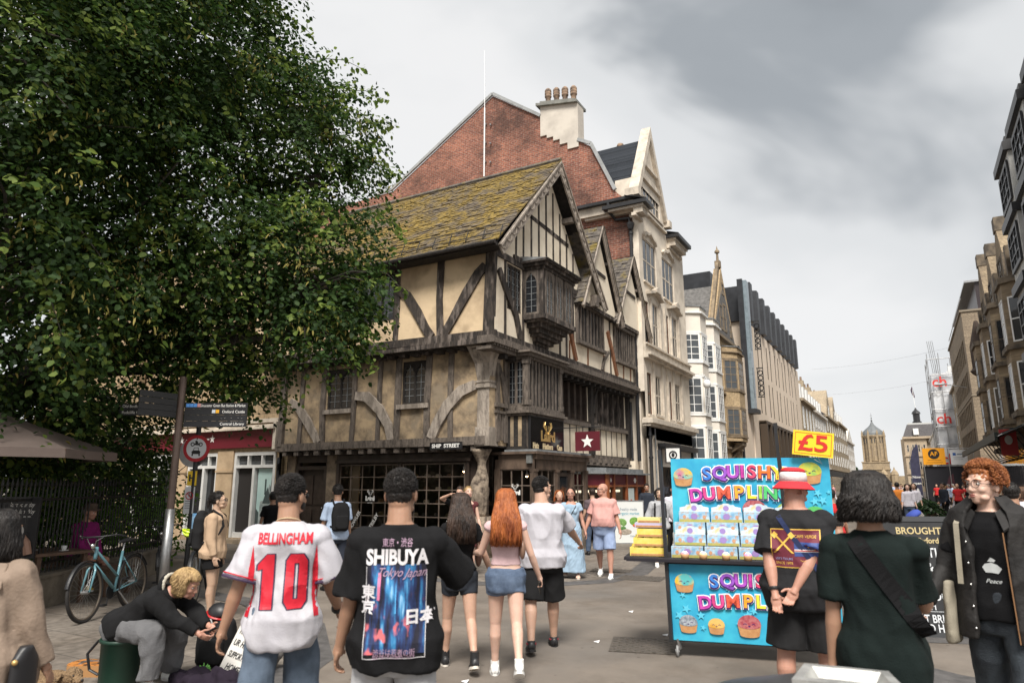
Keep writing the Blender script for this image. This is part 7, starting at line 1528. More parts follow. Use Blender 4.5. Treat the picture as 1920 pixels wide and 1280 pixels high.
sz_=t_.nodes.new('ShaderNodeSeparateXYZ');t_.links.new(tc_.outputs['Object'],sz_.inputs[0]);mrz=t_.nodes.new('ShaderNodeMapRange');mrz.inputs[1].default_value=1.18;mrz.inputs[2].default_value=1.0;t_.links.new(sz_.outputs[2],mrz.inputs[0]);mul=t_.nodes.new('ShaderNodeMath');mul.operation='MULTIPLY';t_.links.new(mrz.outputs[0],mul.inputs[0]);t_.links.new(r5.outputs[0],mul.inputs[1])
mx_=t_.nodes.new('ShaderNodeMix');mx_.data_type='RGBA';t_.links.new(mul.outputs[0],mx_.inputs[0]);t_.links.new(rp.outputs[0],mx_.inputs[6]);mx_.inputs[7].default_value=(.55,.12,.13,1);t_.links.new(mx_.outputs[2],bs.inputs['Base Color'])
PW=mat('print_white',(.62,.60,.62),.7);PK=mat('print_pink',(.38,.25,.34),.7)
def grid(w0,w1,h0,h1,n,m_):vs=[Vector((w0+(w1-w0)*i/n,h0+(h1-h0)*j/m_,0))for j in range(m_+1)for i in range(n+1)];return vs,[(j*(n+1)+i,j*(n+1)+i+1,(j+1)*(n+1)+i+1,(j+1)*(n+1)+i)for j in range(m_)for i in range(n)]
vs,fs=grid(-.145,.145,-.24,.17,14,18);P6.project(vs,fs,sh,(0,0,1.14),(1,0,0),(0,0,1),(0,1,0),.003,'print',NEON,None,0)
for pts in(((-.15,.16),(-.147,.16),(-.147,-.26),(-.15,-.26)),((.147,.14),(.15,.14),(.15,-.26),(.147,-.26)),((-.15,-.26),(.15,-.26),(.15,-.257),(-.15,-.257))):P6.poly(pts,sh,(0,0,1.14),PW,lift=.006,sub=6)
P6.text('東京・渋谷',.045,sh,(0,0,1.41),PK,bold=.0,width=.15);P6.text('SHIBUYA',.1,sh,(0,0,1.34),PW,bold=.004,width=.31,lift=.007);P6.text('Tokyo Japan',.06,sh,(0.02,0,1.27),PK,shear=.6,width=.24,lift=.009)
P6.text('東\n京',.07,sh,(-.135,0,1.14),PW,bold=.002,lift=.008);P6.text('日本',.075,sh,(.12,0,1.06),PW,bold=.003,lift=.008);P6.text('渋谷は若者の街',.036,sh,(0,0,.905),PK,width=.2,lift=.008);P6.text('日本で最も有名な場所の一つです',.016,sh,(0,0,.885),PK,width=.2,lift=.008)
P6.poly([(-.003,-.08),(.003,-.08),(.001,.05),(-.001,.05)],sh,(.0,0,1.16),mat('neon_blue',(.1,.4,.75),.7),lift=.006,sub=3);P6.poly([(-.008,-.06),(.006,-.06),(.01,.07),(-.004,.07)],sh,(-.085,0,1.2),mat('neon_pink',(.7,.2,.35),.7),lift=.006,sub=3)
phone(P6,'R','black phone held up by the man in the SHIBUYA t-shirt',tilt=(.25,.25,1),n=(-.7,-.7,0))
# brunette behind him
P7=Person('woman with long brown hair in a black top walking behind the man with the phone',(-3.86,5.75),40,h=1.63,female=True,vox=.009,sk=S_LIGHT,legs=((14,6,3),(-12,26,3)),arms=((16,14,60),(4,22,22)),head=(10,0),curl=(30,30),foot_pitch=(0,-18))
P7.shirt(BT_,hem=.98,sleeve=.45,add=.012,flare=.004);P7.legsw(cloth('black_shorts',(.03,.035,.045)),.42,name='shorts');P7.hair(H_DBROWN,'long',.36,n=1400,seed=7)
P7.shoes(BLACKP,mat('cream_sole',(.7,.65,.58),.7));b=MB()
for S_ in 'LR':a=P7.J['a'+S_];b.tube([a+Vector((0,0,-.05)),a+Vector((0,0,.07))],[.043,.041],10)
b.build('socks',BLACKP,P7.t)
for S_ in 'LR':
 a=P7.J['a'+S_];b=MB();f=Vector(P7.J['f'+S_])
 for i in range(3):b.beam(a+f*(.02+i*.03)+Vector((.044,0,-.04)),a+f*(.045+i*.03)+Vector((.046,0,-.07)),.008,.004,up=(1,0,0))
 b.build('shoe_stripes',WHITEP,P7.t)
tb=thing('shoulder_bag','small brown shoulder bag of the brown-haired woman','handbag',P7.t.location,R(40),world=False);b=MB();b.ell(P7.U(.19,-.02,1.12),(.035,.08,.11),14,10);b.build('pouch',mat('brown_leather',(.19,.10,.07),.4,var=.2),tb,True);b=MB();b.tube([P7.U(.19,.04,1.2),P7.U(.15,.03,1.45),P7.U(.19,-.06,1.2)],.006,5);b.build('strap',mat('brown_leather',(0,0,0)),tb)
# redhead in pink top and denim shorts
P8=Person('woman with long auburn hair in pink camisole and denim shorts holding a phone',(-3.33,5.72),32,h=1.665,female=True,g=1.04,vox=NV,sk=S_PALE,legs=((8,2,1),(-16,28,2)),arms=((22,18,62),(4,20,20)),head=(4,0),curl=(25,40),foot_pitch=(0,-25))
PC=cloth('pink_rib',(.62,.43,.44),.06,60);sh=P8.shirt(PC,hem=1.03,sleeve=.02,add=.006,flare=-.01,top=1.33,wr=.004,name='camisole')
P8.legsw(mat('denim_shorts',(.13,.18,.27),.9,base2=(.06,.09,.15),scale=9,bump=.5,bscale=180),.36,ease=.026,top=1.0,name='denim_shorts',wr=.008,pel=.022);P8.hair(H_RED,'long',.40,n=2400,seed=9)
for sd in(-1,1):P8.strap([P8.U(sd*.07,-.108,1.30),P8.U(sd*.085,-.095,1.39),P8.U(sd*.085,-.02,1.435),P8.U(sd*.08,.07,1.38)],.009,WHITEP,'shoulder_strap')
P8.shoes(WHITEP,WHITEP);b=MB()
for S_ in 'LR':a=P8.J['a'+S_];b.tube([a+Vector((0,0,-.05)),a+Vector((0,0,.045))],[.042,.040],10)
b.build('socks',WHITEP,P8.t)
tb=thing('shoulder_bag','slim tan shoulder bag under the arm of the auburn-haired woman','handbag',P8.t.location,R(32),world=False);b=MB();b.ell(P8.U(.16,-.06,1.17),(.03,.05,.085),14,10);b.build('pouch',mat('tan_leather',(.24,.14,.095),.4,var=.2),tb,True);b=MB();b.tube([P8.U(.17,-.06,1.24),P8.U(.145,-.085,1.38),P8.U(.13,-.01,1.435),P8.U(.15,.05,1.35),P8.U(.17,.0,1.24)],.007,5);b.build('strap',mat('tan_leather',(0,0,0)),tb)
phone(P8,'R','black phone in the lowered hand of the auburn-haired woman',tilt=(.1,.5,-.7),n=(1,.2,0))
# big man in white t-shirt and black shorts
P9=Person('heavy man in plain white t-shirt and black shorts with head turned right',(-3.52,6.82),34,h=1.80,g=1.26,vox=NV,sk=S_LIGHT,belly=.10,legs=((-12,18,5),(12,4,4)),arms=((-4,16,20),(38,30,12)),head=(-58,0),curl=(30,35),foot_pitch=(-12,0))
WT=cloth('white_tee',(.48,.47,.51),.1);P9.shirt(WT,hem=.83,sleeve=.85,add=.022,flare=.008,ease=.03,wr=.014);P9.legsw(cloth('black',(.014,.014,.015)),.98,ease=.045,name='shorts');P9.hair(H_BLACK,'short',n=3000,th=.004,seed=11);P9.brows(H_BLACK);P9.shoes(BLACKP,BLACKP)
for S_ in 'LR':b=MB();a=P9.J['a'+S_];b.torus(a+Vector((0,0,-.01)),.046,.008,(0,0,1),20,6);b.beam(a+Vector((.047,.05,-.04)),a+Vector((.05,.07,-.065)),.02,.006,up=(1,0,0));b.build('shoe_trim',mat('dark_red',(.22,.02,.03),.6),P9.t)
# woman in dark red dress by the corner post
P10=Person('woman in a short maroon dress raising one hand near the carved corner post',(-7.42,11.3),bear(-7.42,11.3)+188,h=1.66,female=True,vox=.011,sk=S_PALE,bust=.02,legs=((3,4,2),(-3,6,4)),wr=(.13,.16,1.42),poler=(.7,-.2,-.7),arms=((5,12,12),(40,20,100)),head=(10,8))
MRN=cloth('maroon',(.10,.028,.030));P10.shirt(MRN,hem=.9,sleeve=.03,add=.01,flare=0,top=1.40,name='dress_top');P10.skirt(MRN,.58,1.0,.03,name='dress_skirt');P10.hair(H_BLOND,'bun',n=200,seed=12);P10.brows(H_BLOND);P10.shoes(BLACKP,BLACKP,h=0,name='sandal')
P10b=Person('dark-haired person holding a phone up half hidden behind the woman in maroon',(-8.0,11.9),bear(-8,11.9)+160,h=1.66,vox=.013,sk=S_LIGHT,wr=(.15,.2,1.5));P10b.shirt(BT_);P10b.legsw(BT_,1.95);P10b.hair(H_DBROWN,'short',n=200);P10b.shoes(BLACKP,BLACKP)
# man in pale blue shirt with black backpack
P11=Person('man in light blue shirt with black backpack walking toward the old doorway',(-8.35,8.75),62,h=1.70,vox=.010,sk=S_TAN,head=(-25,0));P11.shirt(cloth('light_blue',(.42,.52,.68)),hem=.84,sleeve=.8,ease=.03);P11.legsw(cloth('navy',(.03,.035,.05)),1.95);P11.hair(H_BLACK,'short',n=900,th=.012,seed=13);P11.shoes(BLACKP,BLACKP);backpack(P11,cloth('black_nylon',(.015,.015,.016)),'black backpack worn by the man in the light blue shirt')
P11b=Person('dark-haired person in dark clothes half hidden beside the poster window',(-11.2,9.9),60,h=1.55,vox=.013,sk=S_TAN);P11b.shirt(BT_);P11b.legsw(BT_,1.95);P11b.hair(H_BLACK,'short',n=200);P11b.shoes(BLACKP,BLACKP)
# couple
rz=bear(-5.6,12.1)+183
P12=Person('woman in long pale blue dress with glasses walking beside the man in pink',(-5.62,12.1),rz,h=1.64,female=True,vox=.010,sk=S_RED,bust=.035,g=1.1,legs=((8,4,2),(-8,14,3)),arms=((0,14,14),(2,14,10)),head=(-8,0))
BD=cloth('blue_dress',(.30,.41,.52),.08);sh=P12.shirt(BD,hem=1.0,sleeve=.32,add=.012,flare=.0,top=1.42,name='dress_top',ease=.03);P12.skirt(BD,.13,1.08,.10,name='dress_skirt');P12.hair(H_DBROWN,'bob',.16,n=900,seed=14);P12.brows(H_DBROWN)
def glasses(P,m=BLACKP,r=.022):
 b=MB();q=P.head_k
 for x in(-1,1):b.torus(P.H(x*.033,.103,.008),r*q,.0022,P.HM@Vector((x*.15,1,0)),18,5);b.tube([P.H(x*.056,.096,.012),P.H(x*.08,.0,.006)],.002,4)
 b.tube([P.H(-.012,.107,.01),P.H(.012,.107,.01)],.002,4);b.build('glasses',m,P.t)
glasses(P12);P12.shoes(mat('pink_sandal',(.62,.42,.33),.6),mat('cream_sole',(0,0,0)),h=0,name='sandal')
P12.strap_on(P12.U(-.10,.1,1.40),P12.U(.13,.1,1.02),.014,BLACKP,(0,-1,0),'bag_strap')
P13=Person('bald man in pink polo shirt and pale blue shorts looking aside',(-5.08,12.4),bear(-5.08,12.4)+172,h=1.73,g=1.25,belly=.09,vox=.010,sk=S_RED,legs=((10,4,3),(-10,20,3)),arms=((0,14,12),(2,18,14)),head=(-62,0),foot_pitch=(0,-15))
P13.shirt(cloth('pink_polo',(.58,.31,.28),.06),hem=.95,sleeve=.8,add=.018,flare=.0,ease=.035);P13.legsw(mat('pale_blue_shorts',(.30,.38,.56),.9,base2=(.24,.31,.48),scale=14),.92,ease=.03,name='shorts');P13.shoes(WHITEP,WHITEP)
b=MB();b.tube([P13.H(-.078,0,.01),P13.H(-.055,.085,.01)],.003,4);b.tube([P13.H(.078,0,.01),P13.H(.055,.085,.01)],.003,4)
for x in(-1,1):b.ell(P13.H(x*.032,.098,.006),(.023,.005,.016),12,6,P13.HM)
b.build('sunglasses',BLACKP,P13.t);b=MB();b.torus(P13.U(0,.0,1.455),.07,.012,P13.M@Vector((0,.4,1)),20,6,sz=1.5);b.build('collar',cloth('pink_polo',(0,0,0)),P13.t)
# two young men by the sandwich board
P14=Person('young man in dark navy shirt standing behind the grocer board',(-7.45,21.9),bear(-7.4,21.9)+175,h=1.72,vox=.013,sk=S_TAN,arms=((5,10,12),(10,20,60)),head=(8,0));P14.shirt(cloth('navy_shirt',(.03,.036,.05)),sleeve=1.9,hem=.85);P14.legsw(cloth('black',(0,0,0)),1.97);P14.hair(H_BLACK,'short',n=300,seed=15);P14.brows(H_BLACK);P14.shoes(BLACKP,BLACKP)
P15=Person('young man in grey zip hoodie with backpack straps walking behind the stall',(-4.72,14.7),bear(-4.72,14.7)+182,h=1.63,vox=.010,sk=S_EAST,legs=((-6,10,3),(14,4,3)),arms=((4,22,20),(6,22,16)),head=(0,8));GH=cloth('grey_hoodie',(.38,.385,.40),.1);P15.shirt(GH,sleeve=1.95,hem=.85,add=.03,ease=.035,flare=.01,wr=.012);P15.legsw(cloth('black',(0,0,0)),1.9);P15.hair(H_BLACK,'shag',n=500,seed=16,th=.008);P15.brows(H_BLACK);P15.shoes(WHITEP,WHITEP)
b=MB();b.torus(P15.U(0,-.03,1.47),.085,.032,P15.M@Vector((0,.5,1)),22,8);remesh('hood',b,GH,P15.t,.012,2);b=MB();b.beam(P15.U(0,.152,1.40),P15.U(0,.165,.88),.008,.006,up=(0,1,0));b.build('zip',METAL,P15.t)
for sd in(-1,1):P15.strap_on(P15.U(sd*.115,.1,1.42),P15.U(sd*.13,.1,1.1),.04,BLACKP,(0,-1,0),'backpack_strap')
# man in the bucket hat in front of the stall
P16=Person('heavy man in black printed t-shirt and red and white bucket hat at the dumpling stall',(-.78,5.74),2,h=1.80,g=1.36,belly=.08,vox=NV,sk=S_RED,legs=((-2,4,6),(4,3,5)),wl=(-.16,-.245,.83),polel=(-1,-.3,0),wr=(-.07,-.27,.85),poler=(1,-.6,0),arms=((-10,25,20),(-10,20,20)),head=(-35,-3),curl=(30,30),palm=((0,-1,.1),(0,-1,.1)))
DG=cloth('charcoal_tee',(.022,.022,.024),.25);sh=P16.shirt(DG,hem=.78,sleeve=.86,add=.026,flare=.016,ease=.045,wr=.013);P16.legsw(cloth('black_shorts2',(.02,.02,.021)),.95,ease=.045,name='shorts');P16.shoes(BLACKP,WHITEP)
CLR=mat('claret',(.14,.018,.035),.7);YEL=mat('print_yellow',(.72,.45,.08),.6);vs,fs=grid(-.165,.165,-.13,.13,10,8);ty=lambda n_,m_,w_,h_,ox,oz,li:P16.project([Vector((x*w_,y*h_,0))for x,y in((-.5,-.5),(.5,-.5),(.5,.5),(-.5,.5))],[(0,1,2,3)],sh,(ox,0,oz),(1,0,0),(0,0,1),(0,1,0),li,n_,m_,None,5)
ty('print',YEL,.345,.275,.0,1.24,.003);ty('print',CLR,.33,.26,.0,1.24,.006);ty('print',mat('print_blue',(.03,.06,.22),.6),.17,.10,.075,1.235,.008);ty('print',WHITEP,.17,.018,.075,1.225,.010);ty('print',mat('print_red2',(.5,.02,.03),.6),.17,.007,.075,1.225,.012)
for s_ in(-1,1):
 P16.poly([(-s_*.065-.009,-.065),(-s_*.065+.009,-.065),(s_*.055+.009,.06),(s_*.055-.009,.06)],sh,(-.085,0,1.27),YEL,lift=.010,sub=5);P16.poly([(s_*.035,.065),(s_*.06,.035),(s_*.085,.058),(s_*.06,.088)],sh,(-.085,0,1.27),YEL,lift=.011,sub=4)
P16.text('CAPE VERDE',.03,sh,(.07,0,1.325),YEL,width=.15,lift=.011);P16.text('LEE’S TOURS',.022,sh,(-.085,0,1.165),mat('print_lilac',(.3,.35,.6),.6),width=.12,lift=.011);P16.text('SINCE 1992',.025,sh,(-.085,0,1.135),YEL,width=.12,lift=.011);P16.text('Tamworth, UK',.016,sh,(.075,0,1.155),YEL,width=.1,lift=.011)
P16.strap_on(P16.U(-.11,-.1,1.43),P16.U(.21,-.1,.95),.035,cloth('navy_strap',(.025,.035,.09)),(0,1,0),'bag_strap')
b=MB();b.torus(P16.J['wL']+(P16.J['eL']-P16.J['wL']).normalized()*.04,.034,.008,(P16.J['eL']-P16.J['wL']),20,6,sz=1.6);b.build('wristband',BLACKP,P16.t)
RH=mat('hat_red',(.62,.02,.03),.8,bump=.2,bscale=60);WH=mat('hat_white',(.74,.72,.72),.8,base2=(.64,.60,.60),scale=10,bump=.2,bscale=60)
tb=thing('bucket_hat','red and white bucket hat with a red cross on the heavy man','hat',P16.t.location,R(2),world=False);Mh=Matrix.Translation(P16.H(0,-.015,.045))@P16.HM.to_4x4()
b=MB();b.lathe([(.098,.0),(.094,.055),(.088,.075)],n=28,sy=1.12);b.build('band',WH,tb,True,xf=Mh);b=MB();b.lathe([(.0885,.076),(.08,.10),(.05,.112),(.001,.114)],n=28,sy=1.12);b.build('crown',RH,tb,True,xf=Mh);b=MB();b.lathe([(.098,.004),(.148,-.048),(.150,-.052),(.146,-.053),(.096,-.002)],n=30,sy=1.1);b.build('brim',RH,tb,True,xf=Mh)
b=MB();b.box(-.032,.032,-.1135,-.110,.034,.042);b.box(-.004,.004,-.1135,-.1105,.012,.064);b.build('cross',RH,tb,xf=Mh@Matrix.Rotation(R(-42),4,'Z'))
b=MB();b.tube([P16.H(.078,0,.012),P16.H(.055,.088,.012)],.005,5);b.tube([P16.H(-.078,0,.012),P16.H(-.055,.088,.012)],.005,5);b.ell(P16.H(.034,.098,.006),(.024,.006,.017),10,6,P16.HM);b.ell(P16.H(-.034,.098,.006),(.024,.006,.017),10,6,P16.HM);b.build('sunglasses',BLACKP,P16.t)
# long dark haired person in dark green
P17=Person('person with chin-length shaggy black hair in dark green t-shirt with a black strap',at(1622,900,3.9,0)[:2],0,h=1.76,g=.92,vox=NV,sk=S_TAN,legs=((4,4,4),(-4,4,4)),arms=((-4,5,8),(22,4,70)),head=(8,-3),curl=(30,40),palm=(None,(-1,0,0)))
sh=P17.shirt(cloth('dark_green',(.007,.013,.012),.25),hem=.80,sleeve=.85,add=.020,flare=.014,ease=.028,wr=.011);P17.legsw(cloth('dark_denim',(.03,.05,.085)),1.97,add=.002,ease=.012,top=.84,pel=.002);P17.hair(H_BLACK,'bob',.14,n=4200,th=.018,seed=21);P17.shoes(BLACKP,BLACKP)
P17.strap_on(P17.U(-.07,-.1,1.44),P17.U(.20,-.1,1.02),.075,cloth('black_strap',(.008,.008,.009)),(0,1,0),'bag_strap');phone(P17,'R','silver edged phone in the hand of the person in dark green',m=METAL,tilt=(.3,.6,.6),n=(-.5,-.3,.8))
# young man with ginger hair
P18=Person('young man with ginger curls, glasses and an open black jacket walking toward the viewer',at(1846,900,5.4,0)[:2],164,h=1.84,g=1.0,vox=NV,sk=S_PALE,legs=((14,6,3),(-12,24,3)),arms=((8,20,30),(6,18,42)),head=(-28,2),curl=(30,32),palm=(None,(-.6,-.3,.3)))
JK=mat('waxed_jacket',(.011,.009,.008),.75,base2=(.005,.0045,.0045),scale=5,bump=.3,bscale=30);TB=cloth('black_tee2',(.006,.006,.007),.2)
sh=P18.shirt(TB,hem=.86,sleeve=.6,add=.012,flare=0);P18.sh=sh
b=MB();k=P18.k;jr=[]
for z,rx,ry in((.74,.245,.175),(.9,.225,.165),(1.05,.21,.155),(1.2,.205,.15),(1.33,.21,.145),(1.40,.185,.12),(1.45,.12,.095),(1.48,.09,.09)):eloft
b2=MB()
for sd in(-1,1):
 rr=[]
 for z,rx,ry in((.72,.25,.175),(.9,.23,.165),(1.05,.215,.155),(1.2,.21,.15),(1.33,.212,.145),(1.40,.19,.122),(1.45,.125,.10),(1.49,.09,.09)):
  ring=[];a0=.42 if z<1.3 else .55
  for i in range(15):a=(a0+(math.pi-a0)*i/14)*sd;ring.append(P18.U(math.sin(a)*rx*k,math.cos(a)*ry*k,z*k))
  for i in range(14,-1,-1):a=(a0+(math.pi-a0)*i/14)*sd;ring.append(P18.U(math.sin(a)*(rx-.022)*k,math.cos(a)*(ry-.022)*k,z*k))
  rr.append(ring)
 b2.loft(rr)
for S_ in 'LR':
 A,E_,W_=P18.J['s'+S_],P18.J['e'+S_],P18.J['w'+S_];b2.ell(A,.070,14,8);b2.ell(A.lerp(P18.U(0,0,1.41),.3),.068,12,8);b2.tube([A,E_],[.068,.058],16);b2.ell(E_,.058,14,8);b2.tube([E_,W_+(W_-E_)*.02],[.058,.046],16)
jk=remesh('jacket',b2,JK,P18.t,.008,2,.012,seed=9)
b=MB()
for sd in(-1,1):b.prism([P18.U(sd*.05,.10,1.46),P18.U(sd*.12,.02,1.52),P18.U(sd*.17,.06,1.43),P18.U(sd*.09,.145,1.36)],(0,.006,.012))
b.build('collar',JK,jk);b=MB();b.beam(P18.U(-.085,.155,1.36),P18.U(-.1,.172,.76),.006,.006,up=(0,1,0));b.build('zip',mat('brass_zip',(.25,.13,.06),.5),jk);b=MB()
for i in range(5):b.ell(P18.U(.105,.158+.003*i,1.3-i*.12),.007,8,5)
b.build('buttons',METAL,jk)
P18.legsw(mat('dark_jeans',(.035,.045,.055),.9,base2=(.014,.018,.024),scale=5,bump=.4,bscale=150),1.97,ease=.03,name='jeans',wr=.012);P18.hair(H_GINGER,'curly',n=3600,th=.014,seed=18);P18.brows(H_GINGER);P18.shoes(BLACKP,BLACKP);glasses(P18,BLACKP,.024)
GP=mat('print_grey_white',(.5,.52,.52),.7);P18.project([Vector((x,y,0))for x,y in((-.05,0),(-.035,.02),(0,.03),(.03,.018),(.05,-.005),(.03,-.035),(0,-.03),(-.035,-.03))],[tuple(range(8))],sh,(-.0,0,1.2),(-1,0,0),(0,0,1),(0,-1,0),.004,'print',GP,None,4);P18.project([Vector((x,y,0))for x,y in((-.02,.035),(0,.06),(.025,.045),(.015,.033))],[(0,1,2,3)],sh,(0,0,1.2),(-1,0,0),(0,0,1),(0,-1,0),.004,'print',GP,None,3)
P18.text('Peace',.035,sh,(0,0,1.12),GP,dirv=(0,-1,0),right=(-1,0,0),shear=.4)
tb=thing('tote_bag','cream canvas tote bag hanging from the ginger man’s shoulder','tote bag',P18.t.location,R(166),world=False);CV=cloth('canvas',(.30,.27,.21),.15);b=MB()
b.beam(P18.U(.16,.165,1.06),P18.U(.155,.13,1.40),.03,.005,up=(0,1,0));b.beam(P18.U(.155,.13,1.40),P18.U(.14,.02,1.475),.03,.005,up=(0,.5,1));b.beam(P18.U(.14,.02,1.475),P18.U(.17,-.12,1.36),.03,.005,up=(0,0,1));b.build('strap',CV,tb);b=MB();eloft(b,[(P18.U(.25,.05,z),.028,rx,P18.M)for z,rx in((.72,.09),(.76,.11),(.95,.10),(1.06,.07))]);remesh('bag_body',b,CV,tb,.01,2,.01)
# woman in beige trench coat at the left edge
P1=Person('woman with straight black hair in a beige trench coat at the left edge',at(12,900,4.6,0)[:2],30,h=1.57,female=True,vox=NV,sk=S_TAN,g=1.15,arms=((0,16,10),(2,18,16)),head=(-6,0))
CT=mat('trench_beige',(.27,.20,.15),.8,base2=(.20,.148,.11),scale=4,bump=.2,bscale=60);P1.shirt(CT,hem=.45,sleeve=1.97,add=.035,flare=.09,ease=.04,wr=.016,name='coat');P1.hair(H_BLACK,'bob',.17,n=2200,seed=31);P1.legsw(BT_,1.95);P1.shoes(BLACKP,BLACKP)
b=MB()
for sd in(-1,1):b.prism([P1.U(sd*.01,-.16,1.33),P1.U(sd*.16,-.13,1.32),P1.U(sd*.13,-.05,1.455),P1.U(sd*.02,-.09,1.47)],(0,-.018,.004))
remesh('collar',b,CT,P1.t,.007,2)
tb=thing('shoulder_bag','black bag with a gold clasp beside the trench coat','handbag',P1.t.location,R(20),world=False);b=MB();eloft(b,[(P1.U(.31,-.02,z),.03,ry,P1.M)for z,ry in((.70,.06),(.76,.08),(.95,.075),(1.02,.03))]);remesh('pouch',b,BLACKP,tb,.01,2);b=MB();b.ell(P1.U(.325,-.10,.95),.014,12,8);b.build('clasp',GOLD,tb,True)
# woman with backpack waiting in front of the shop
P3=Person('woman in tan shirt and black shorts with a backpack and dark ponytail, facing right',(-7.95,6.1),-52,h=1.60,female=True,g=1.12,bust=.01,vox=.009,sk=S_EAST,legs=((2,3,2),(6,6,2)),arms=((2,8,10),(3,8,14)),head=(0,2))
P3.shirt(cloth('tan_shirt',(.47,.33,.22),.1),hem=.84,sleeve=1.9,add=.022,flare=.02,ease=.025,wr=.010);P3.legsw(BT_,.5,ease=.04,name='shorts');P3.hair(H_BLACK,'tail',n=500,seed=33);P3.brows(H_BLACK);glasses(P3);P3.shoes(mat('navy_shoe',(.03,.03,.06),.7),mat('rust_sole',(.3,.1,.05),.7));bp=backpack(P3,cloth('black_nylon',(0,0,0)),'large black hiking backpack on the waiting woman',1.08)
tb=thing('bicycle_helmet','fluorescent yellow bicycle helmet clipped to the hiking backpack','helmet',P3.t.location,R(-52),world=False);b=MB();HV=mat('hi_vis_yellow',(.55,.75,.02),.4)
for i in range(5):a=(i-2)*.32;b.torus(P3.U(math.sin(a)*.06,-.32,1.23),.085,.012,(math.cos(a),0,math.sin(a)),22,6,0,math.pi*1.1)
b.torus(P3.U(0,-.32,1.2),.10,.014,(0,.3,1),24,6);b.build('shell',HV,tb)
# seated figures
P4=Person('hunched busker with messy blond hair in black hoodie sitting and looking at a phone',at(268,900,7.25,0)[:2],-72,h=1.64,g=1.0,vox=NV,sk=S_RED,lean=56,sit=.40,legs=((84,96,12),(88,84,10)),wl=(-.03,.84,.84),wr=(.06,.82,.80),polel=(-1,-.2,-.9),poler=(1,-.2,-.9),head=(6,34),curl=(35,40),palm=((1,0,.5),(-1,0,.5)))
HB=cloth('black_fleece',(.012,.012,.013),.3);P4.shirt(HB,hem=.86,sleeve=1.92,add=.03,flare=.01,ease=.035,wr=.014,name='hoodie');P4.legsw(mat('grey_cargo',(.13,.13,.135),.9,base2=(.09,.09,.095),scale=4,bump=.3,bscale=80),1.95,ease=.045,add=.02,wr=.016);P4.hair(H_BLOND,'shag',n=2600,th=.016,seed=41);P4.brows(H_BLOND);P4.shoes(WHITEP,WHITEP)
b=MB();b.torus(P4.U(0,-.075,1.45),.085,.03,P4.M@Vector((0,.75,1)),24,8);remesh('hood',b,HB,P4.t,.01,2);b=MB();b.torus(P4.U(0,-.075,1.475),.085,.018,P4.M@Vector((0,.75,1)),24,8);remesh('fleece_lining',b,mat('cream_fleece',(.5,.46,.38),.95,bump=.8,bscale=90),P4.t,.009,1,fine=.006)
phone(P4,'L','phone held in both hands by the seated busker',tilt=(.2,.8,.4),n=(0,-.4,.9));b=MB()
for i in range(3):b.torus(P4.J['gR']+Vector((0,.008*i,-.012*i)),.011,.003,(1,0,.3),12,4)
b.build('rings',CHROME,P4.t)
pp=at(152,1010,13.4,0)
P2=Person('person in magenta shirt and brown hat sitting on a bench behind the railings',(pp.x,pp.y),-75,h=1.68,g=1.05,vox=.011,sk=S_RED,lean=8,sit=.5,legs=((80,80,8),(84,95,6)),wl=(-.12,.35,.72),wr=(.1,.36,.74),head=(10,0));P2.shirt(cloth('magenta',(.24,.02,.14),.2),sleeve=1.9,hem=.88,wr=.012);P2.legsw(cloth('khaki',(.12,.10,.08)),.7,name='shorts');P2.hair(H_GREY,'short',n=100);P2.brows(H_GREY);P2.shoes(mat('yellow_shoe',(.7,.5,.03),.6),WHITEP)
tb=thing('brown_hat','brown felt brimmed hat on the person behind the railings','hat',P2.t.location,R(-75),world=False);Mh=Matrix.Translation(P2.H(0,-.015,.055))@P2.HM.to_4x4();FB=mat('brown_felt',(.09,.06,.045),.9);b=MB();b.lathe([(.15,-.004),(.15,.004),(.092,.008),(.088,.07),(.07,.10),(.03,.095),(.001,.09)],n=24,sy=1.1);b.build('hat_body',FB,tb,True,xf=Mh)
# people sitting beyond the black chalk board
def seated(lab,px,py,d,rz,shc,hairm_,sk=S_RED,zoff=.5,hat_=None,h=1.72,hd=(0,0),style='short',dy=0):
 p=at(px,py,d,dy);P=Person(lab,(p.x,p.y,dy),rz,h=h,vox=.012,sk=sk,sit=zoff,lean=12,legs=((80,80,8),(80,85,8)),wl=(-.12,.32,.7),wr=(.12,.32,.7),head=hd);P.shirt(shc);P.legsw(BT_,1.9);P.hair(hairm_,style,n=400,seed=int(px));P.shoes(BLACKP,BLACKP);return P
def cap(P,m,lab,back=False):
 tb=thing('baseball_cap',lab,'cap',P.t.location,P.t.rotation_euler.z,world=False);Mh=Matrix.Translation(P.H(0,-.01,.055))@P.HM.to_4x4()@Matrix.Rotation(math.pi if back else 0,4,'Z');b=MB();b.lathe([(.098,0),(.098,.03),(.088,.06),(.055,.082),(.001,.09)],n=24,sy=1.12);b.build('crown',m,tb,True,xf=Mh)
 b=MB();b.loft([[Vector((.085*math.cos(a),.07+(.11 if j else 0)*math.sin(a)+.02,.004-.012*j*math.sin(a)-dz))for dz in(0,.006)for a in([math.pi*i/10 for i in range(11)]if dz==0 else[math.pi*i/10 for i in range(10,-1,-1)])]for j in(0,1)]);b.build('peak',m,tb,True,xf=Mh)
q_=seated('man with blue cap looking down beyond the chalk board',1748,1000,11.2,100,cloth('navy_shirt',(0,0,0)),H_GREY,S_RED,zoff=.45,hd=(0,-22));cap(q_,mat('cap_blue',(.03,.06,.30),.8),'royal blue baseball cap beyond the chalk board')
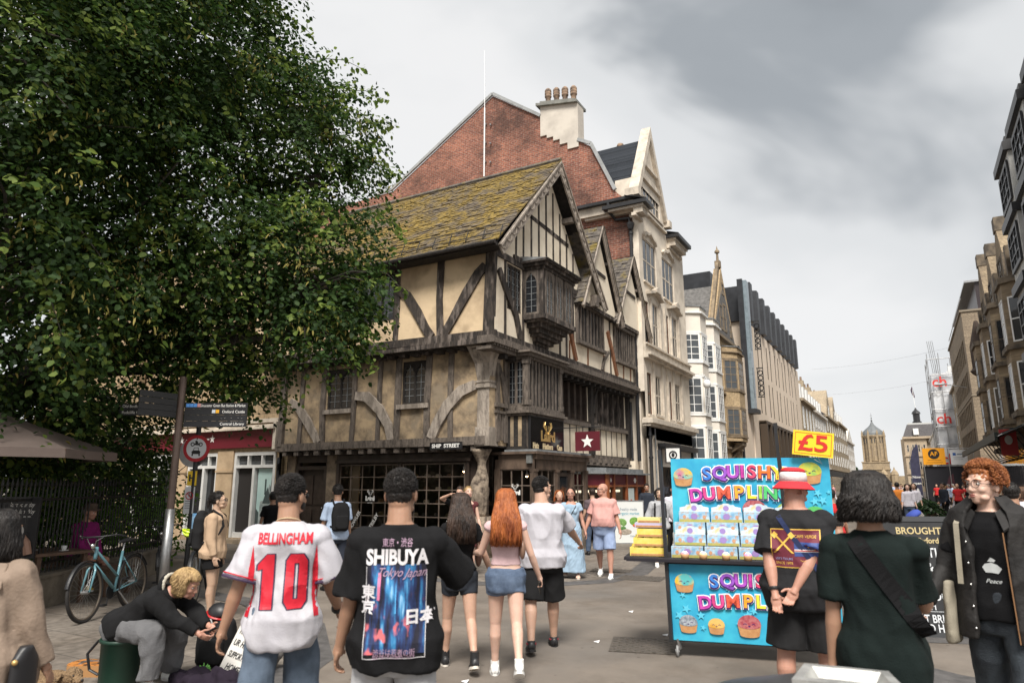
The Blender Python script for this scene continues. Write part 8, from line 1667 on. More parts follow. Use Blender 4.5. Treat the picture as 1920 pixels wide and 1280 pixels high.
q_=seated('person in cream cap facing away beyond the chalk board',1706,1000,11.4,-2,cloth('khaki',(0,0,0)),H_BROWN,S_LIGHT,zoff=.32,h=1.6);cap(q_,mat('cap_cream',(.6,.54,.46),.9),'cream baseball cap worn backwards beyond the chalk board',True)
seated('person in pale blue shirt right of the dark haired person',1655,1010,10,20,cloth('light_blue',(0,0,0)),H_BROWN,S_LIGHT,zoff=.42,h=1.65);seated('person in pale blue top left of the dark haired person',1575,1010,9.6,10,cloth('light_blue',(0,0,0)),H_BLACK,S_TAN,zoff=.5,h=1.62)
# standing background people with a look of their own
def stander(lab,px,d,face,shc,trc,hm_,sk=S_LIGHT,h=1.7,fem=False,style='short',sleeve=.6,vox=.014,short=1.95,L_=.25,arms=((5,10,20),(5,10,20)),g=1.0):
 p=at(px,905,d,0);P=Person(lab,(p.x,p.y),bear(p.x,p.y)+face,h=h,female=fem,vox=vox,sk=sk,legs=((8,6,3),(-8,16,3)),arms=arms,g=g);P.shirt(shc,sleeve=sleeve,hem=.88,vox=vox);P.legsw(trc,short);P.hair(hm_,style,L_,n=250,seed=int(px));P.shoes(BLACKP,BLACKP);return P
NVY=cloth('navy_hoodie',(.022,.026,.038));WS=cloth('white_shirt',(.62,.60,.66));OR_=cloth('orange_top',(.65,.22,.04));RDT=cloth('red_top',(.5,.03,.03));JN=cloth('jeans_mid',(.08,.11,.17));GRN=cloth('sage_top',(.2,.25,.2));PKT=cloth('pink_top',(.55,.28,.3))
stander('person in dark navy hooded top seen from behind at right',1893,9.5,5,NVY,BT_,H_BLACK,S_TAN,1.72,sleeve=1.9,vox=.011,g=1.25)
stander('person in white top beyond the navy hooded figure',1914,16,20,WS,JN,H_BROWN,S_LIGHT,1.66,True,'bob',L_=.12)
stander('woman in white shirt with long dark hair beyond the planter',1700,31,180,WS,JN,H_DBROWN,S_PALE,1.72,True,'long',1.3,L_=.25);stander('companion in white shirt just right of the long haired woman',1712,33,175,WS,JN,H_DBROWN,S_LIGHT,1.74,True,'bob',1.2,L_=.12)
stander('person in orange top facing away in the crowd',1681,32,0,OR_,BT_,H_BLACK,S_BROWN,1.78);stander('person in red top at the right end of the dumpling stall',1555,14,10,RDT,JN,H_BLACK,S_TAN,1.62,vox=.012);stander('man in white t-shirt behind the left end of the dumpling banner',1262,17,200,WS,BT_,H_BLACK,S_TAN,1.7,vox=.012)
stander('person in grey-purple top inside the kiosk doorway behind the couple',1110,17.5,20,cloth('mauve_top',(.12,.09,.10)),JN,H_DBROWN,S_LIGHT,1.6,vox=.013);stander('person with a red ponytail behind the man in white',1048,14.5,190,PKT,JN,H_RED,S_LIGHT,1.58,True,'bob',vox=.013,L_=.14)
# the distant crowd: a few figures repeated
protos=[]
for i,(lab,shc,trc,hm_,sk,h,fem,st,sl)in enumerate((('in a white t-shirt',WS,JN,H_DBROWN,S_LIGHT,1.74,False,'short',.6),('in a black top with dark hair',BT_,JN,H_BLACK,S_TAN,1.66,True,'bob',.5),('in a sage green top',GRN,BT_,H_BROWN,S_PALE,1.7,False,'short',.6),('in a pink top with fair hair',PKT,WS,H_BLOND,S_PALE,1.63,True,'bob',.4),('in a navy jacket',NVY,BT_,H_BLACK,S_BROWN,1.76,False,'short',1.9),('in a blue shirt with grey hair',cloth('light_blue',(0,0,0)),cloth('khaki',(0,0,0)),H_GREY,S_RED,1.72,False,'short',.7),('in a red top',RDT,BT_,H_BROWN,S_LIGHT,1.68,True,'bob',.5))):
 P=Person('passer-by %s in the distant crowd'%lab,(0,40+i),0,h=h,female=fem,vox=.022,sk=sk,legs=((10,6,3),(-10,18,3)),arms=((8,12,30),(-5,12,20)),group='distant crowd '+lab);P.shirt(shc,sleeve=sl,hem=.88,vox=.022);P.legsw(trc,1.95);P.hair(hm_,st,.12,n=0);P.shoes(BLACKP,BLACKP);protos.append(P.t)
rc=random.Random(12);k_=0
for row,(y0,y1,x0,x1,n)in enumerate(((24,34,-4.5,-2.4,5),(36,48,-3.5,.2,12),(34,42,1.2,3.0,7),(48,66,-4,1,16),(50,66,1.2,4,9),(66,110,-6.5,.6,22),(20,30,3.2,4.4,4))):
 for i in range(n):
  j=k_%7;o=protos[j]if k_<7 else copy_tree(protos[j]);k_+=1;o.location=(rc.uniform(x0,x1),rc.uniform(y0,y1),0);o.rotation_euler=(0,0,rc.uniform(0,6.28));s_=rc.uniform(.95,1.05);o.scale=(s_,s_,s_)
# ---------------------------------------------------------------- dumpling stall
E0=Vector((-2.24,7.18,0));E1=Vector((-1.08,7.46,0));cu=(E1-E0).normalized();cn=Vector((cu.y,-cu.x,0));K=Fac(E0,cu,cn);CW=1.58
BLU=mat('banner_blue',(.02,.30,.52),.5,base2=(.05,.46,.62),scale=3,lo=.35,hi=.65,detail=3);BK=BLACKP
t=thing('market_stall','wheeled market stall with black frame and blue printed SQUISHY DUMPLING banners','market stall',(-1.7,7.4,0));b=MB()
for u in(.03,CW-.03):
 for d in(-.03,-.62):K.box(b,u-.02,u+.02,.16,.93,d-.02,d+.02)
for z in(.18,.9):
 for d in(-.03,-.62):K.box(b,0,CW,z-.02,z+.02,d-.02,d+.02)
b.beam(K.P(.0,.16,.06),K.P(-.05,2.06,-.1),.035,.035);b.beam(K.P(1.17,1.0,-.02),K.P(1.14,2.32,-.06),.035,.035);b.build('frame',BK,t)
b=MB();K.box(b,-.42,CW+.1,.925,.955,-.7,.1);K.box(b,-.45,-.1,.93,.96,-.45,.05);b.build('table_top',mat('black_cloth_top',(.015,.013,.018),.9),t)
for u,d in((.05,-.02),(CW-.05,-.02),(.05,-.6),(CW-.05,-.6)):
 c=K.P(u,.062,d);b=MB();b.torus(c,.045,.014,cu,20,8);wh=b.build('wheel',mat('grey_rubber',(.25,.25,.25),.6),t,True);b=MB();b.cyl(c-cu*.02,c+cu*.02,.02,n=12);b.beam(c+Vector((0,0,.02))+cu*.03,c+Vector((0,0,.12))+cu*.01,.02,.05);b.build('caster_fork',METAL,wh)
def banner(name,u0,u1,z0,z1,d,tilt=0):
 b=MB();n,m_=24,14;vs=[]
 for j in range(m_+1):
  for i in range(n+1):
   u=u0+(u1-u0)*i/n;z=z0+(z1-z0)*j/m_;vs.append(K.P(u,z,d+.010*noise.noise(Vector((u*2.5,z*3,d*9)))-tilt*(z-z0)))
 fs=[(j*(n+1)+i,j*(n+1)+i+1,(j+1)*(n+1)+i+1,(j+1)*(n+1)+i)for j in range(m_)for i in range(n)];b.mesh(vs,fs);b.mesh([v-cn*.004 for v in vs],[f[::-1]for f in fs]);return b.build(name,BLU,t,True)
low=banner('lower_banner',0,CW+.02,.17,.90,.0);up=banner('back_banner',.04,CW+.10,.96,1.98,-.5)
def starp(P,r,rot,par,m,ext):star(P,r,m,par,ext,rot,name='printed_star')
STL=mat('printed_star_blue',(.10,.52,.70),.5);rs=random.Random(4)
for par,u0,u1,z0,z1,d in((low,0,CW,.18,.88,.013),(up,.05,CW+.18,1.0,1.96,-.487)):
 for i in range(24):
  u,z,r_=rs.uniform(u0+.06,u1-.06),rs.uniform(z0+.06,z1-.06),rs.uniform(.025,.05);starp(lambda a,c:K.P(u+a,z+c,d),r_,rs.random(),par,STL,cn*.0015)
RAIN=[(.03,.16,.5),(.20,.05,.36),(.30,.05,.38),(.42,.03,.26),(.50,.04,.10),(.62,.14,.02),(.66,.50,.03)];RAIN2=[(.42,.04,.30),(.50,.04,.18),(.55,.08,.04),(.62,.28,.02),(.62,.55,.03),(.25,.50,.05),(.06,.42,.12),(.03,.34,.36),(.03,.2,.5)]
PWH=mat('print_pure_white',(.80,.80,.82),.5);PDK=mat('print_dark_purple',(.05,.01,.12),.5)
def bubble(word,cols,u0,u1,z,h,d,arc,par):
 h*=.80
 wd=[{'I':.5,'M':1.25,'Q':1.12,'L':.85}.get(ch,1)for ch in word];tw_=sum(wd);st=(u1-u0)/len(word)
 for i,ch in enumerate(word):
  f=(sum(wd[:i])+wd[i]/2)/tw_-.5;u=u0+(u1-u0)*(f+.5);zz=z+arc*(.25-f*f)*4*.25;a=-f*arc*4.2*.35;ca,sa=math.cos(a),math.sin(a);rt=cu*ca+Vector((0,0,sa));upv=Vector((0,0,ca))-cu*sa
  c=cols[i%len(cols)];m=mat('rainbow_%d%d%d'%tuple(int(x*99)for x in c),c,.35,base2=tuple(min(1,x*1.5+.03)for x in c),scale=14)
  for m_,bo,li,dz in((PWH,.125,.004,-.004),(PDK,.075,.007,-.009),(m,.035,.010,0)):
   vs,fs=textmesh(ch,h,bo*h*.9,.001);b=MB();o=K.P(u,zz+dz,d+li);b.mesh([o+rt*v.x*(1.05 if st>h*.62 else .92)+upv*v.y+cn*v.z for v in vs],fs);b.build('lettering',m_,par)
bubble('SQUISHY',RAIN,.36,1.22,1.80,.23,-.485,.12,up);bubble('DUMPLINGS',RAIN2,.23,1.42,1.57,.23,-.485,.16,up);bubble('SQUISHY',RAIN,.38,1.18,.735,.21,.014,.10,low);bubble('DUMPLINGS',RAIN2,.28,1.36,.53,.21,.014,.14,low)
CUP=mat('printed_cup',(.42,.20,.075),.6,base2=(.52,.28,.12),scale=20)
def bun(u,z,r,cols,par,d,face=True,sp=False):
 m=mat('printed_bun_%s'%cols[0],cols[1],.4,base2=cols[2],scale=cols[3],lo=.4,hi=.6,col3=cols[4]if len(cols)>4 else None,s3=7)
 b=MB();pts=[K.P(u-r,z,d),K.P(u-r*.82,z-r*.85,d)]+[K.P(u+r*.82*math.cos(a),z-r*.85+r*.22*math.sin(a),d)for a in[math.pi+math.pi*i/8 for i in range(1,8)]]+[K.P(u+r*.82,z-r*.85,d),K.P(u+r,z,d)];b.prism(pts,cn*.002);b.build('printed_cup',CUP,par)
 b=MB();b.prism([K.P(u+r*math.cos(a),z+(.85*r if math.sin(a)>0 else .35*r)*math.sin(a),d+.002)for a in[2*math.pi*i/24 for i in range(24)]],cn*.002);bo=b.build('printed_bun',m,par)
 if face:
  b=MB()
  for s_ in(-1,1):b.tube([K.P(u+s_*r*.5,z+r*.02,d+.0045),K.P(u+s_*r*.36,z+r*.12,d+.0045),K.P(u+s_*r*.22,z+r*.02,d+.0045)],r*.03,4)
  b.prism([K.P(u+r*.1*math.cos(a),z-r*.06+r*.12*math.sin(a),d+.0045)for a in[math.pi+math.pi*i/6 for i in range(7)]],cn*.001);b.build('printed_face',PDK,bo)
B1_=('rainbow',(.75,.45,.04),(.10,.45,.45),6,(.55,.12,.25));B2_=('silver',(.38,.42,.46),(.15,.18,.22),25);B3_=('gold',(.60,.32,.05),(.72,.46,.14),12);B4_=('rose',(.34,.06,.08),(.46,.16,.16),30);B5_=('green',(.10,.45,.12),(.16,.55,.2),8);B6_=('citrus',(.62,.55,.05),(.20,.45,.12),5,(.65,.35,.03))
bun(.17,1.79,.105,B1_,up,-.484);bun(1.48,1.83,.12,B6_,up,-.484);bun(.24,1.40,.105,B2_,up,-.484);bun(.58,1.41,.09,B3_,up,-.484);bun(.90,1.43,.125,B4_,up,-.484);bun(1.22,1.42,.10,B6_,up,-.484);bun(1.50,1.38,.11,B5_,up,-.484)
bun(.15,.73,.095,B1_,low,.015);bun(.17,.34,.09,B2_,low,.015);bun(.44,.33,.08,B3_,low,.015);bun(.75,.35,.11,B4_,low,.015);bun(1.06,.33,.10,B1_,low,.015);bun(1.38,.33,.10,B5_,low,.015)
# product boxes on the table
BXB=mat('box_blue',(.16,.36,.55),.5,base2=(.45,.58,.66),scale=16,col3=(.45,.30,.22),s3=24);BXW=mat('box_white_lid',(.66,.67,.66),.5,base2=(.42,.55,.66),scale=14,col3=(.62,.50,.26),s3=22);BXS=mat('box_straw',(.45,.34,.10),.6,base2=(.30,.32,.08),scale=30)
PRB=[mat('box_art_%d'%i,c,.5)for i,c in enumerate(((.30,.20,.45),(.55,.28,.16),(.60,.52,.5),(.5,.15,.2)))]
def pbox(u,z,d,w_,h_,lid,lab,grp='boxes of toys stacked on the dumpling stall',first=None):
 if first is not None:o=copy_tree(first);o['label']=lab;o.location=K.P(u,z,d);return o
 loc=K.P(u,z,d);o=thing('toy_box',lab,'box',loc,group=grp);b=MB()
 K.box(b,u,u+w_,z,z+h_,d-.12,d);b.build('carton',BXB,o)
 b=MB();K.box(b,u+.004,u+w_-.004,z+.002,z+h_*.28,d,d+.002);b.build('straw_print',BXS,o);b=MB();b.prism([K.P(u+w_*.5+.036*math.cos(a),z+h_*.55+.032*math.sin(a),d)for a in[2*math.pi*i/14 for i in range(14)]],cn*.003);b.build('bun_print',PRB[0],o)
 b=MB();b.prism([K.P(u+w_*.83+.018*math.cos(a),z+h_*.5+.02*math.sin(a),d)for a in[2*math.pi*i/10 for i in range(10)]],cn*.003);b.prism([K.P(u+w_*.18+.018*math.cos(a),z+h_*.5+.02*math.sin(a),d)for a in[2*math.pi*i/10 for i in range(10)]],cn*.003);b.build('small_print',PRB[1],o)
 if lid:
  b=MB();pts=[(.02,0),(.02,.5),(.2,.62),(.25,.85),(.35,.82),(.42,1),(.58,1),(.65,.82),(.75,.85),(.8,.62),(.98,.5),(.98,0)];b.prism([K.P(u+w_*a,z+h_+.085*c,d-.10)for a,c in pts],cn*.004);lo_=b.build('lid_card',BXW,o)
  b=MB();b.prism([K.P(u+w_*.5+.03*math.cos(a),z+h_+.035+.028*math.sin(a),d-.096)for a in[2*math.pi*i/14 for i in range(14)]],cn*.003);b.build('bun_print',PRB[0],lo_)
 return o
kinds={}
rows_=((.957,-.06,0,3,.03,'front row on the table top'),(1.07,-.20,1,3,.06,'second row'),(1.19,-.30,0,3,.06,'third row'),(1.30,-.36,1,3,.11,'top row, lid card raised'))
oth=('first from the left','second from the left','third from the left')
for ri,(z,d,lid,n,off,rn)in enumerate(rows_):
 for i in range(n):pbox(off+i*.335,z,d,.32,.11,lid or ri==0 and False,'blue printed toy box, %s, %s'%(rn,oth[i]))
for ri,(z,d)in enumerate(((.957,-.06),(1.07,-.20),(1.19,-.30),(1.3,-.36))):pbox(.03+3*.335+ri*.02,z,d,.32,.11,ri in(1,3),'blue printed toy box, %s, right end'%rows_[ri][5])
for a,(z,d)in enumerate(((.957,-.2),(1.07,-.34),(1.19,-.45))):
 b=MB();K.box(b,.03,CW,z-.01 if a else z,z+.11,d-.2,d-.13);b.build('display_step',mat('step_white',(.6,.6,.6),.7),t)
YB_=mat('box_yellow',(.72,.52,.04),.5,base2=(.80,.66,.20),scale=10);YC=mat('box_cream',(.72,.62,.25),.5)
for i,(u,z,w_,m,lab)in enumerate(((-.40,.962,.36,YB_,'open yellow box tray at the bottom of the left stack'),(-.36,1.06,.34,YB_,'yellow box tray in the middle of the left stack'),(-.32,1.155,.28,YB_,'plain yellow box on the second tray of the left stack'),(-.34,1.25,.30,mat('box_lilac',(.5,.45,.62),.5),'lilac and cream box near the top of the left stack'),(-.31,1.30,.24,YC,'small cream box topmost of the left stack'))):
 o=thing('toy_box',lab,'box',K.P(u,z,-.05),group='yellow boxes at the left end of the stall');b=MB();h_=.05 if i>2 else .085
 K.box(b,u,u+w_,z,z+h_,-.32,-.08);b.build('carton',m,o);b=MB();K.box(b,u+.01,u+w_-.01,z+.005,z+.025,-.08,-.077);b.build('printed_strip',CUP,o)
 if i<2:
  b=MB()
  for q in range(4):b.ell(K.P(u+.06+q*.08,z+.088,-.13),(.035,.035,.03),12,8)
  b.build('wrapped_buns',mat('wrapped_yellow',(.85,.7,.3),.2),o,True);b=MB()
  for s_ in(0,w_-.05):K.box(b,u+s_,u+s_+.05,z+.085,z+.105,-.32,-.3)
  b.build('tray_flap',m,o)
for i,(u,c)in enumerate(((.17,(.80,.35,.42)),(.35,(.80,.66,.36)),(.57,(.66,.74,.38)),(.78,(.80,.30,.55)),(1.0,(.8,.6,.3)))):
 nm=('pink','cream','pale green','bright pink','amber')[i];o=thing('toy_dumpling','squishy toy dumpling with a %s top in a tan cup at the table edge'%nm,'toy',K.P(u,.957,.04),group='toy dumplings along the table edge');b=MB();b.lathe([(.036,0),(.042,.045),(.040,.048)],K.P(u,.957,.04),18);b.build('cup',mat('toy_cup',(.55,.33,.15),.5),o,True)
 b=MB();b.ell(K.P(u,1.0,.04),(.041,.041,.034),18,10);to=b.build('top',mat('toy_top_%d'%i,c,.35),o,True);b=MB()
 for q in range(5):a=q*.5-1;b.tube([K.P(u+.03*math.sin(a),1.02,.04+.03*math.cos(a)),K.P(u+.012*math.sin(a),1.034,.04+.012*math.cos(a))],.004,4)
 b.build('icing',PWH,to)
pt,pb,F_=board('price_sign','yellow price sign with red £5 clipped above the dumpling banner','price sign',K.P(1.53,2.12,-.42),cu*math.cos(.13)+Vector((0,0,-math.sin(.13))),cn,.40,.25,.008,mat('price_yellow',(.88,.58,.02),.5))
u_=cu*math.cos(.13)+Vector((0,0,-math.sin(.13)));u_.normalize();v_=Vector((0,0,math.cos(.13)))+cu*math.sin(.13);RED=mat('price_red',(.55,.02,.015),.5)
pb.data.transform(Matrix.Identity(4));c0=K.P(1.53,2.12,-.42)
me=MB();q4=lambda a,c:c0+u_*a+v_*c;me.prism([q4(-.2,-.13),q4(.2,-.13),q4(.2,.13),q4(-.2,.13)],cn*.008);pb.data=me.build('panel',MATS['price_yellow'],pt).data;bpy.data.objects.remove([o for o in pt.children if o is not pb][0])
lettering('£5',.24,c0+cn*.009,u_,v_,pb,RED,bold=.004,ext=.002,width=.29);b=MB()
for a,c,w_,h_ in((0,.108,.36,.005),(0,-.108,.36,.005),(-.178,0,.005,.216),(.178,0,.005,.216)):b.prism([q4(a-w_/2,c-h_/2)+cn*.009,q4(a+w_/2,c-h_/2)+cn*.009,q4(a+w_/2,c+h_/2)+cn*.009,q4(a-w_/2,c+h_/2)+cn*.009],cn*.001)
b.build('border_print',RED,pb);b=MB();b.tube([q4(.05,-.13),q4(.10,-.20),q4(.02,-.16)],.004,5);b.build('clip',METAL,pt)
# ---------------------------------------------------------------- signposts
fp=at(325,900,11.3,0);b=MB();SP=mat('brown_post',(.12,.085,.07),.4,var=.2,metal=.4)
t=thing('fingerpost','tall brown pole with dark finger signs pointing to library, market and castle','signpost',fp);b.tube([fp,fp+Vector((0,0,3.28))],.052,14);b.build('pole',SP,t);b=MB();b.tube([fp,fp+Vector((0,0,1.35))],.066,14);b.build('base_sleeve',METAL,t,True)
rt=Vector((math.cos(R(29.7)),math.sin(R(29.7)),0));rn=Vector((rt.y,-rt.x,0));FI=mat('finger_black',(.012,.012,.014),.35)
def finger(u0,u1,z,txt,al,icons=(),n=rn,r=rt,par=None,wmax=None):
 F=Fac(fp,r,n);b=MB();F.box(b,u0,u1,z,z+.086,-.012,.012);o=b.build('finger',FI,t);x=(u1-.03)if al=='RIGHT' else(u0+.04)
 if txt:lettering(txt,.058,F.P(x,z+.043,.013),r,(0,0,1),o,WHT,align=al,ext=.001,lift=.001)
 for i,(c,uu)in enumerate(icons):b=MB();F.box(b,uu,uu+.05,z+.025,z+.075,.012,.015);b.build('icon',mat('icon_%s'%c,{'blue':(.08,.25,.6),'pale':(.55,.6,.65),'pink':(.5,.25,.25),'amber':(.75,.38,.02)}[c],.5),o)
 return o
Ff=finger(.07,1.0,2.80,'','RIGHT',(('blue',.09),('blue',.145),('blue',.2),('pink',.255)));F_=Fac(fp,rt,rn);lettering('Gloucester Green Bus Station & Market',.06,F_.P(.63,2.845,.013),rt,(0,0,1),Ff,WHT,ext=.001,lift=.001,width=.68)
finger(.07,1.0,2.71,'Oxford Castle','RIGHT',(('pale',.48),('amber',.535)));fo_=finger(.07,1.0,2.62,'','RIGHT');b=MB();[b.beam(F_.P(.62+i*.05,2.655+.008*(i%2),.014),F_.P(.635+i*.05,2.655+.008*(i%2),.014),.006,.002)for i in(0,1,3,5,6)];b.build('worn_print',WHT,fo_);finger(.07,1.0,2.53,'Central Library','RIGHT')
finger(-.9,-.07,2.79,'Old Bodleian Library','LEFT');finger(-.9,-.07,2.70,'Radcliffe Camera','LEFT')
sd_=(rt*.35+rn*.93).normalized();n2=Vector((sd_.y,-sd_.x,0))
for i,z in enumerate((2.93,2.84,2.75,2.66)):F2=Fac(fp,-sd_ if False else rt*-.5+rn*.86,rt*-.86-rn*.5);b=MB();F2.box(b,.07,.65,z,z+.083,-.01,.01);o=b.build('finger',FI,t);b=MB();F2.box(b,.5,.62,z+.04,z+.055,.01,.013);b.build('arrow',WHT,o)
rp_=at(364,900,12.4,0);t=thing('traffic_sign','round red bordered no motor vehicles sign on a black post','traffic sign',rp_);b=MB();b.tube([rp_,rp_+Vector((0,0,2.7))],.038,12);b.build('post',BLACKP,t);Fr=Fac(rp_+rn*.06,rt,rn)
def disc(F,u,z,d,r,th,m,nm,par,n=40):b=MB();b.cyl(F.P(u,z,d),F.P(u,z,d+th),r,n=n);return b.build(nm,m,par)
TR=mat('traffic_red',(.42,.01,.02),.4);dd=disc(Fr,.02,2.27,0,.215,.008,TR,'disc',t);disc(Fr,.02,2.27,.009,.162,.003,mat('traffic_white',(.68,.70,.74),.5),'disc_face',dd)
b=MB();q5=lambda pts:b.prism([Fr.P(.02+x*.9,2.27+z*.9,.013)for x,z in pts],rn*.003)
for x in(-.065,.065):b.torus(Fr.P(.02+x,2.335,.014),.027,.007,rn,16,4)
q5([(-.05,.06),(-.03,.09),(.04,.09),(.07,.075),(.05,.055)]);q5([(-.02,.09),(-.03,.13),(0,.145),(.03,.10),(.02,.09)]);b.ell(Fr.P(.02,2.425,.014),(.016,.004,.016),8,6)
q5([(-.07,-.10),(-.08,-.06),(-.055,-.035),(.055,-.035),(.08,-.06),(.07,-.10)]);q5([(-.05,-.035),(-.04,.015),(.04,.015),(.05,-.035),(.042,-.035),(.034,.006),(-.034,.006),(-.042,-.035)]);q5([(-.075,-.10),(-.075,-.135),(-.05,-.135),(-.05,-.10)]);q5([(.05,-.10),(.05,-.135),(.075,-.135),(.075,-.10)]);b.build('vehicle_symbols',BLACKP,dd)
disc(Fac(rp_-rn*.06,rt,-rn),-.08,2.21,0,.24,.008,METAL,'rear_disc',t)
b=MB();Fr.box(b,-.10,.05,1.68,1.91,-.04,-.03);hp=b.build('hydrant_plate',mat('hydrant_yellow',(.75,.5,.02),.5),t);lettering('H',.14,Fr.P(-.025,1.795,-.03),rt,(0,0,1),hp,BLACKP,bold=.006,ext=.001)
b=MB();Fr.box(b,-.12,.04,1.24,1.66,-.04,-.03);hp=b.build('notice_plate',mat('notice_white',(.60,.61,.62),.5),t);b=MB();b.torus(Fr.P(-.04,1.52,-.028),.055,.008,rn,24,5);b.beam(Fr.P(-.08,1.56,-.027),Fr.P(0,1.48,-.027),.012,.003,up=rn);b.build('prohibition_ring',TR,hp);b=MB();b.ell(Fr.P(-.045,1.555,-.028),.01,8,6);b.beam(Fr.P(-.045,1.54,-.028),Fr.P(-.04,1.505,-.028),.02,.002,up=rn)
for i in range(4):Fr.box(b,-.1,.02-.02*(i%2),1.43-i*.035,1.438-i*.035,-.03,-.028)
b.build('notice_print',BLACKP,hp)
# ---------------------------------------------------------------- bicycles
RUB=mat('tyre_rubber',(.022,.02,.019),.8,var=.3);RIMM=mat('dusty_rim',(.16,.13,.10),.5,metal=.4);BLF=mat('pale_blue_frame',(.13,.29,.34),.35,var=.12,coat=.4)
def bicycle(label,loc,rz,fm,wr_=.345,dark=False):
 """local frame: x forward, z up, rear hub at x=0"""
 t=thing('bicycle',label,'bicycle',loc,rz,world=False);t.rotation_euler=(R(4),0,rz);W_=1.06
 for x,nm in((0,'rear_wheel'),(W_,'front_wheel')):
  c=(x,0,wr_+.02);b=MB();b.torus(c,wr_,.021,(0,1,0),48,8);wh=b.build(nm,RUB,t,True);b=MB();b.torus(c,wr_-.025,.012,(0,1,0),48,6,sz=1.2);b.build('rim',RIMM,wh,True);b=MB();b.cyl((x,-.045,wr_+.02),(x,.045,wr_+.02),.022 if x else .03,n=12)
  for i in range(28):a=2*math.pi*i/28;a2=a+(.5 if i%2 else-.5);b.tube([(x+.02*math.cos(a2),.025*(1 if i%4<2 else-1),wr_+.02+.02*math.sin(a2)),(x+(wr_-.03)*math.cos(a),0,wr_+.02+(wr_-.03)*math.sin(a))],.0015,3)
  b.build('spokes',METAL,wh);b=MB();a0,a1=(.5,2.9)if x==0 else(.7,2.9);b.torus(c,wr_+.035,.006,(0,-1,0),24,5,-a1,-a0,sz=4);b.build('mudguard',BLACKP,t)
 z0=wr_+.02;bb=Vector((.43,0,.29));st=Vector((.27,0,.80));ht=Vector((.87,0,.86));hb=Vector((.91,0,.70));b=MB()
 for p,q,r_ in((bb,st,.017),(hb,bb+Vector((.03,0,.05)),.021),(ht,Vector((.36,0,.47)),.016),(hb-Vector((.02,0,-.05)),ht+Vector((-.01,0,.04)),.022)):b.tube([p,q],r_,10)
 for s_ in(-1,1):b.tube([bb,Vector((0,s_*.06,z0))],.010,8);b.tube([st-Vector((0,0,.06)),Vector((0,s_*.06,z0))],.008,8);b.tube([hb,Vector((.95,s_*.05,.62)),Vector((W_,s_*.055,z0))],[.015,.015,.010],8)
 b.build('frame',fm,t,True);b=MB();b.tube([st,st+Vector((-.04,0,.12))],.012,8);b.build('seat_post',METAL,t);b=MB();b.loft([[Vector((x,w_*math.cos(a),zc+h_*math.sin(a)))for a in[2*math.pi*i/12 for i in range(12)]]for x,w_,zc,h_ in((.06,.04,.93,.015),(.09,.08,.935,.028),(.18,.075,.935,.028),(.27,.035,.93,.022),(.35,.018,.925,.015),(.37,.008,.92,.006))]);b.build('saddle',BLACKP,t,True)
 b=MB();b.tube([ht,ht+Vector((-.02,0,.14)),ht+Vector((.03,0,.17))],.013,8);b.tube([ht+Vector((-.16,-.29,.15)),ht+Vector((-.04,-.24,.18)),ht+Vector((.04,-.1,.17)),ht+Vector((.04,.1,.17)),ht+Vector((-.04,.24,.18)),ht+Vector((-.16,.29,.15))],.011,8);hd=b.build('handlebar',BLACKP,t,True);b=MB()
 for s_ in(-1,1):b.tube([ht+Vector((-.02,s_*.24,.20)),ht+Vector((-.04,s_*.22,.16))],.006,5);b.tube([ht+Vector((.02,s_*.12,.17)),ht+Vector((.10,s_*.05,.12)),ht+Vector((.04,0,-.02))],.004,5)
 b.build('brake_levers',METAL,hd);b=MB();b.ell(ht+Vector((.08,0,.06)),(.035,.03,.035));b.build('headlight',CHROME,t,True)
 b=MB();b.cyl(bb-Vector((0,.05,0)),bb-Vector((0,.062,0)),.09,n=24);b.tube([bb-Vector((0,.06,0)),bb+Vector((.05,-.075,-.16))],.010,6);b.tube([bb+Vector((0,.06,0)),bb+Vector((-.05,.075,.16))],.010,6);b.box(.44,.53,-.15,-.08,.115,.14);b.box(.33,.42,.08,.15,.435,.46);b.build('crankset',BLACKP,t);b=MB();b.tube([bb+Vector((0,-.05,.09)),Vector((0,-.05,z0+.04))],.005,4);b.tube([bb+Vector((0,-.05,-.09)),Vector((0,-.05,z0-.04))],.005,4);b.build('chain',RUB,t)
 b=MB()
 for s_ in(-1,1):b.tube([(.2,s_*.05,.74),(-.2,s_*.06,.76)],.006,5);b.tube([(-.12,s_*.06,.75),(0,s_*.07,z0)],.005,5)
 b.tube([(-.2,-.06,.76),(-.2,.06,.76)],.006,5);b.build('rear_rack',BLACKP,t);b=MB();b.tube([bb+Vector((-.03,.04,0)),bb+Vector((-.16,.16,-.27))],.009,6);b.build('kickstand',METAL,t);return t
bicycle('pale blue bicycle with black mudguards leaning by the railings, front wheel nearest',(-9.66,6.16,0),math.atan2(5.22-6.16,-9.15+9.66),BLF)
bicycle('black bicycle just behind the pale blue one at the fingerpost',(-11.3,7.75,0),math.atan2(-1,1.3),BLACKP);bicycle('dark bicycle behind the waiting woman with the backpack',(-9.9,7.6,0),math.atan2(-.9,.8),mat('dark_grey_frame',(.04,.045,.05),.3))
t=thing('blue_bottle_holder','bright blue printed pannier tube on the rear dark bicycle','bicycle bag',(-9.6,7.3,.5));p=at(372,990,11.5);b=MB();b.tube([p+Vector((0,0,-.25)),p+Vector((0,0,.22))],[.10,.10],14);b.build('tube',mat('bright_blue',(.04,.2,.42),.4,base2=(.3,.45,.6),scale=5),t,True);b=MB();b.tube([p+Vector((0,0,.22)),p+Vector((0,0,.26))],[.085,.06],14);b.build('cap',BLACKP,t)
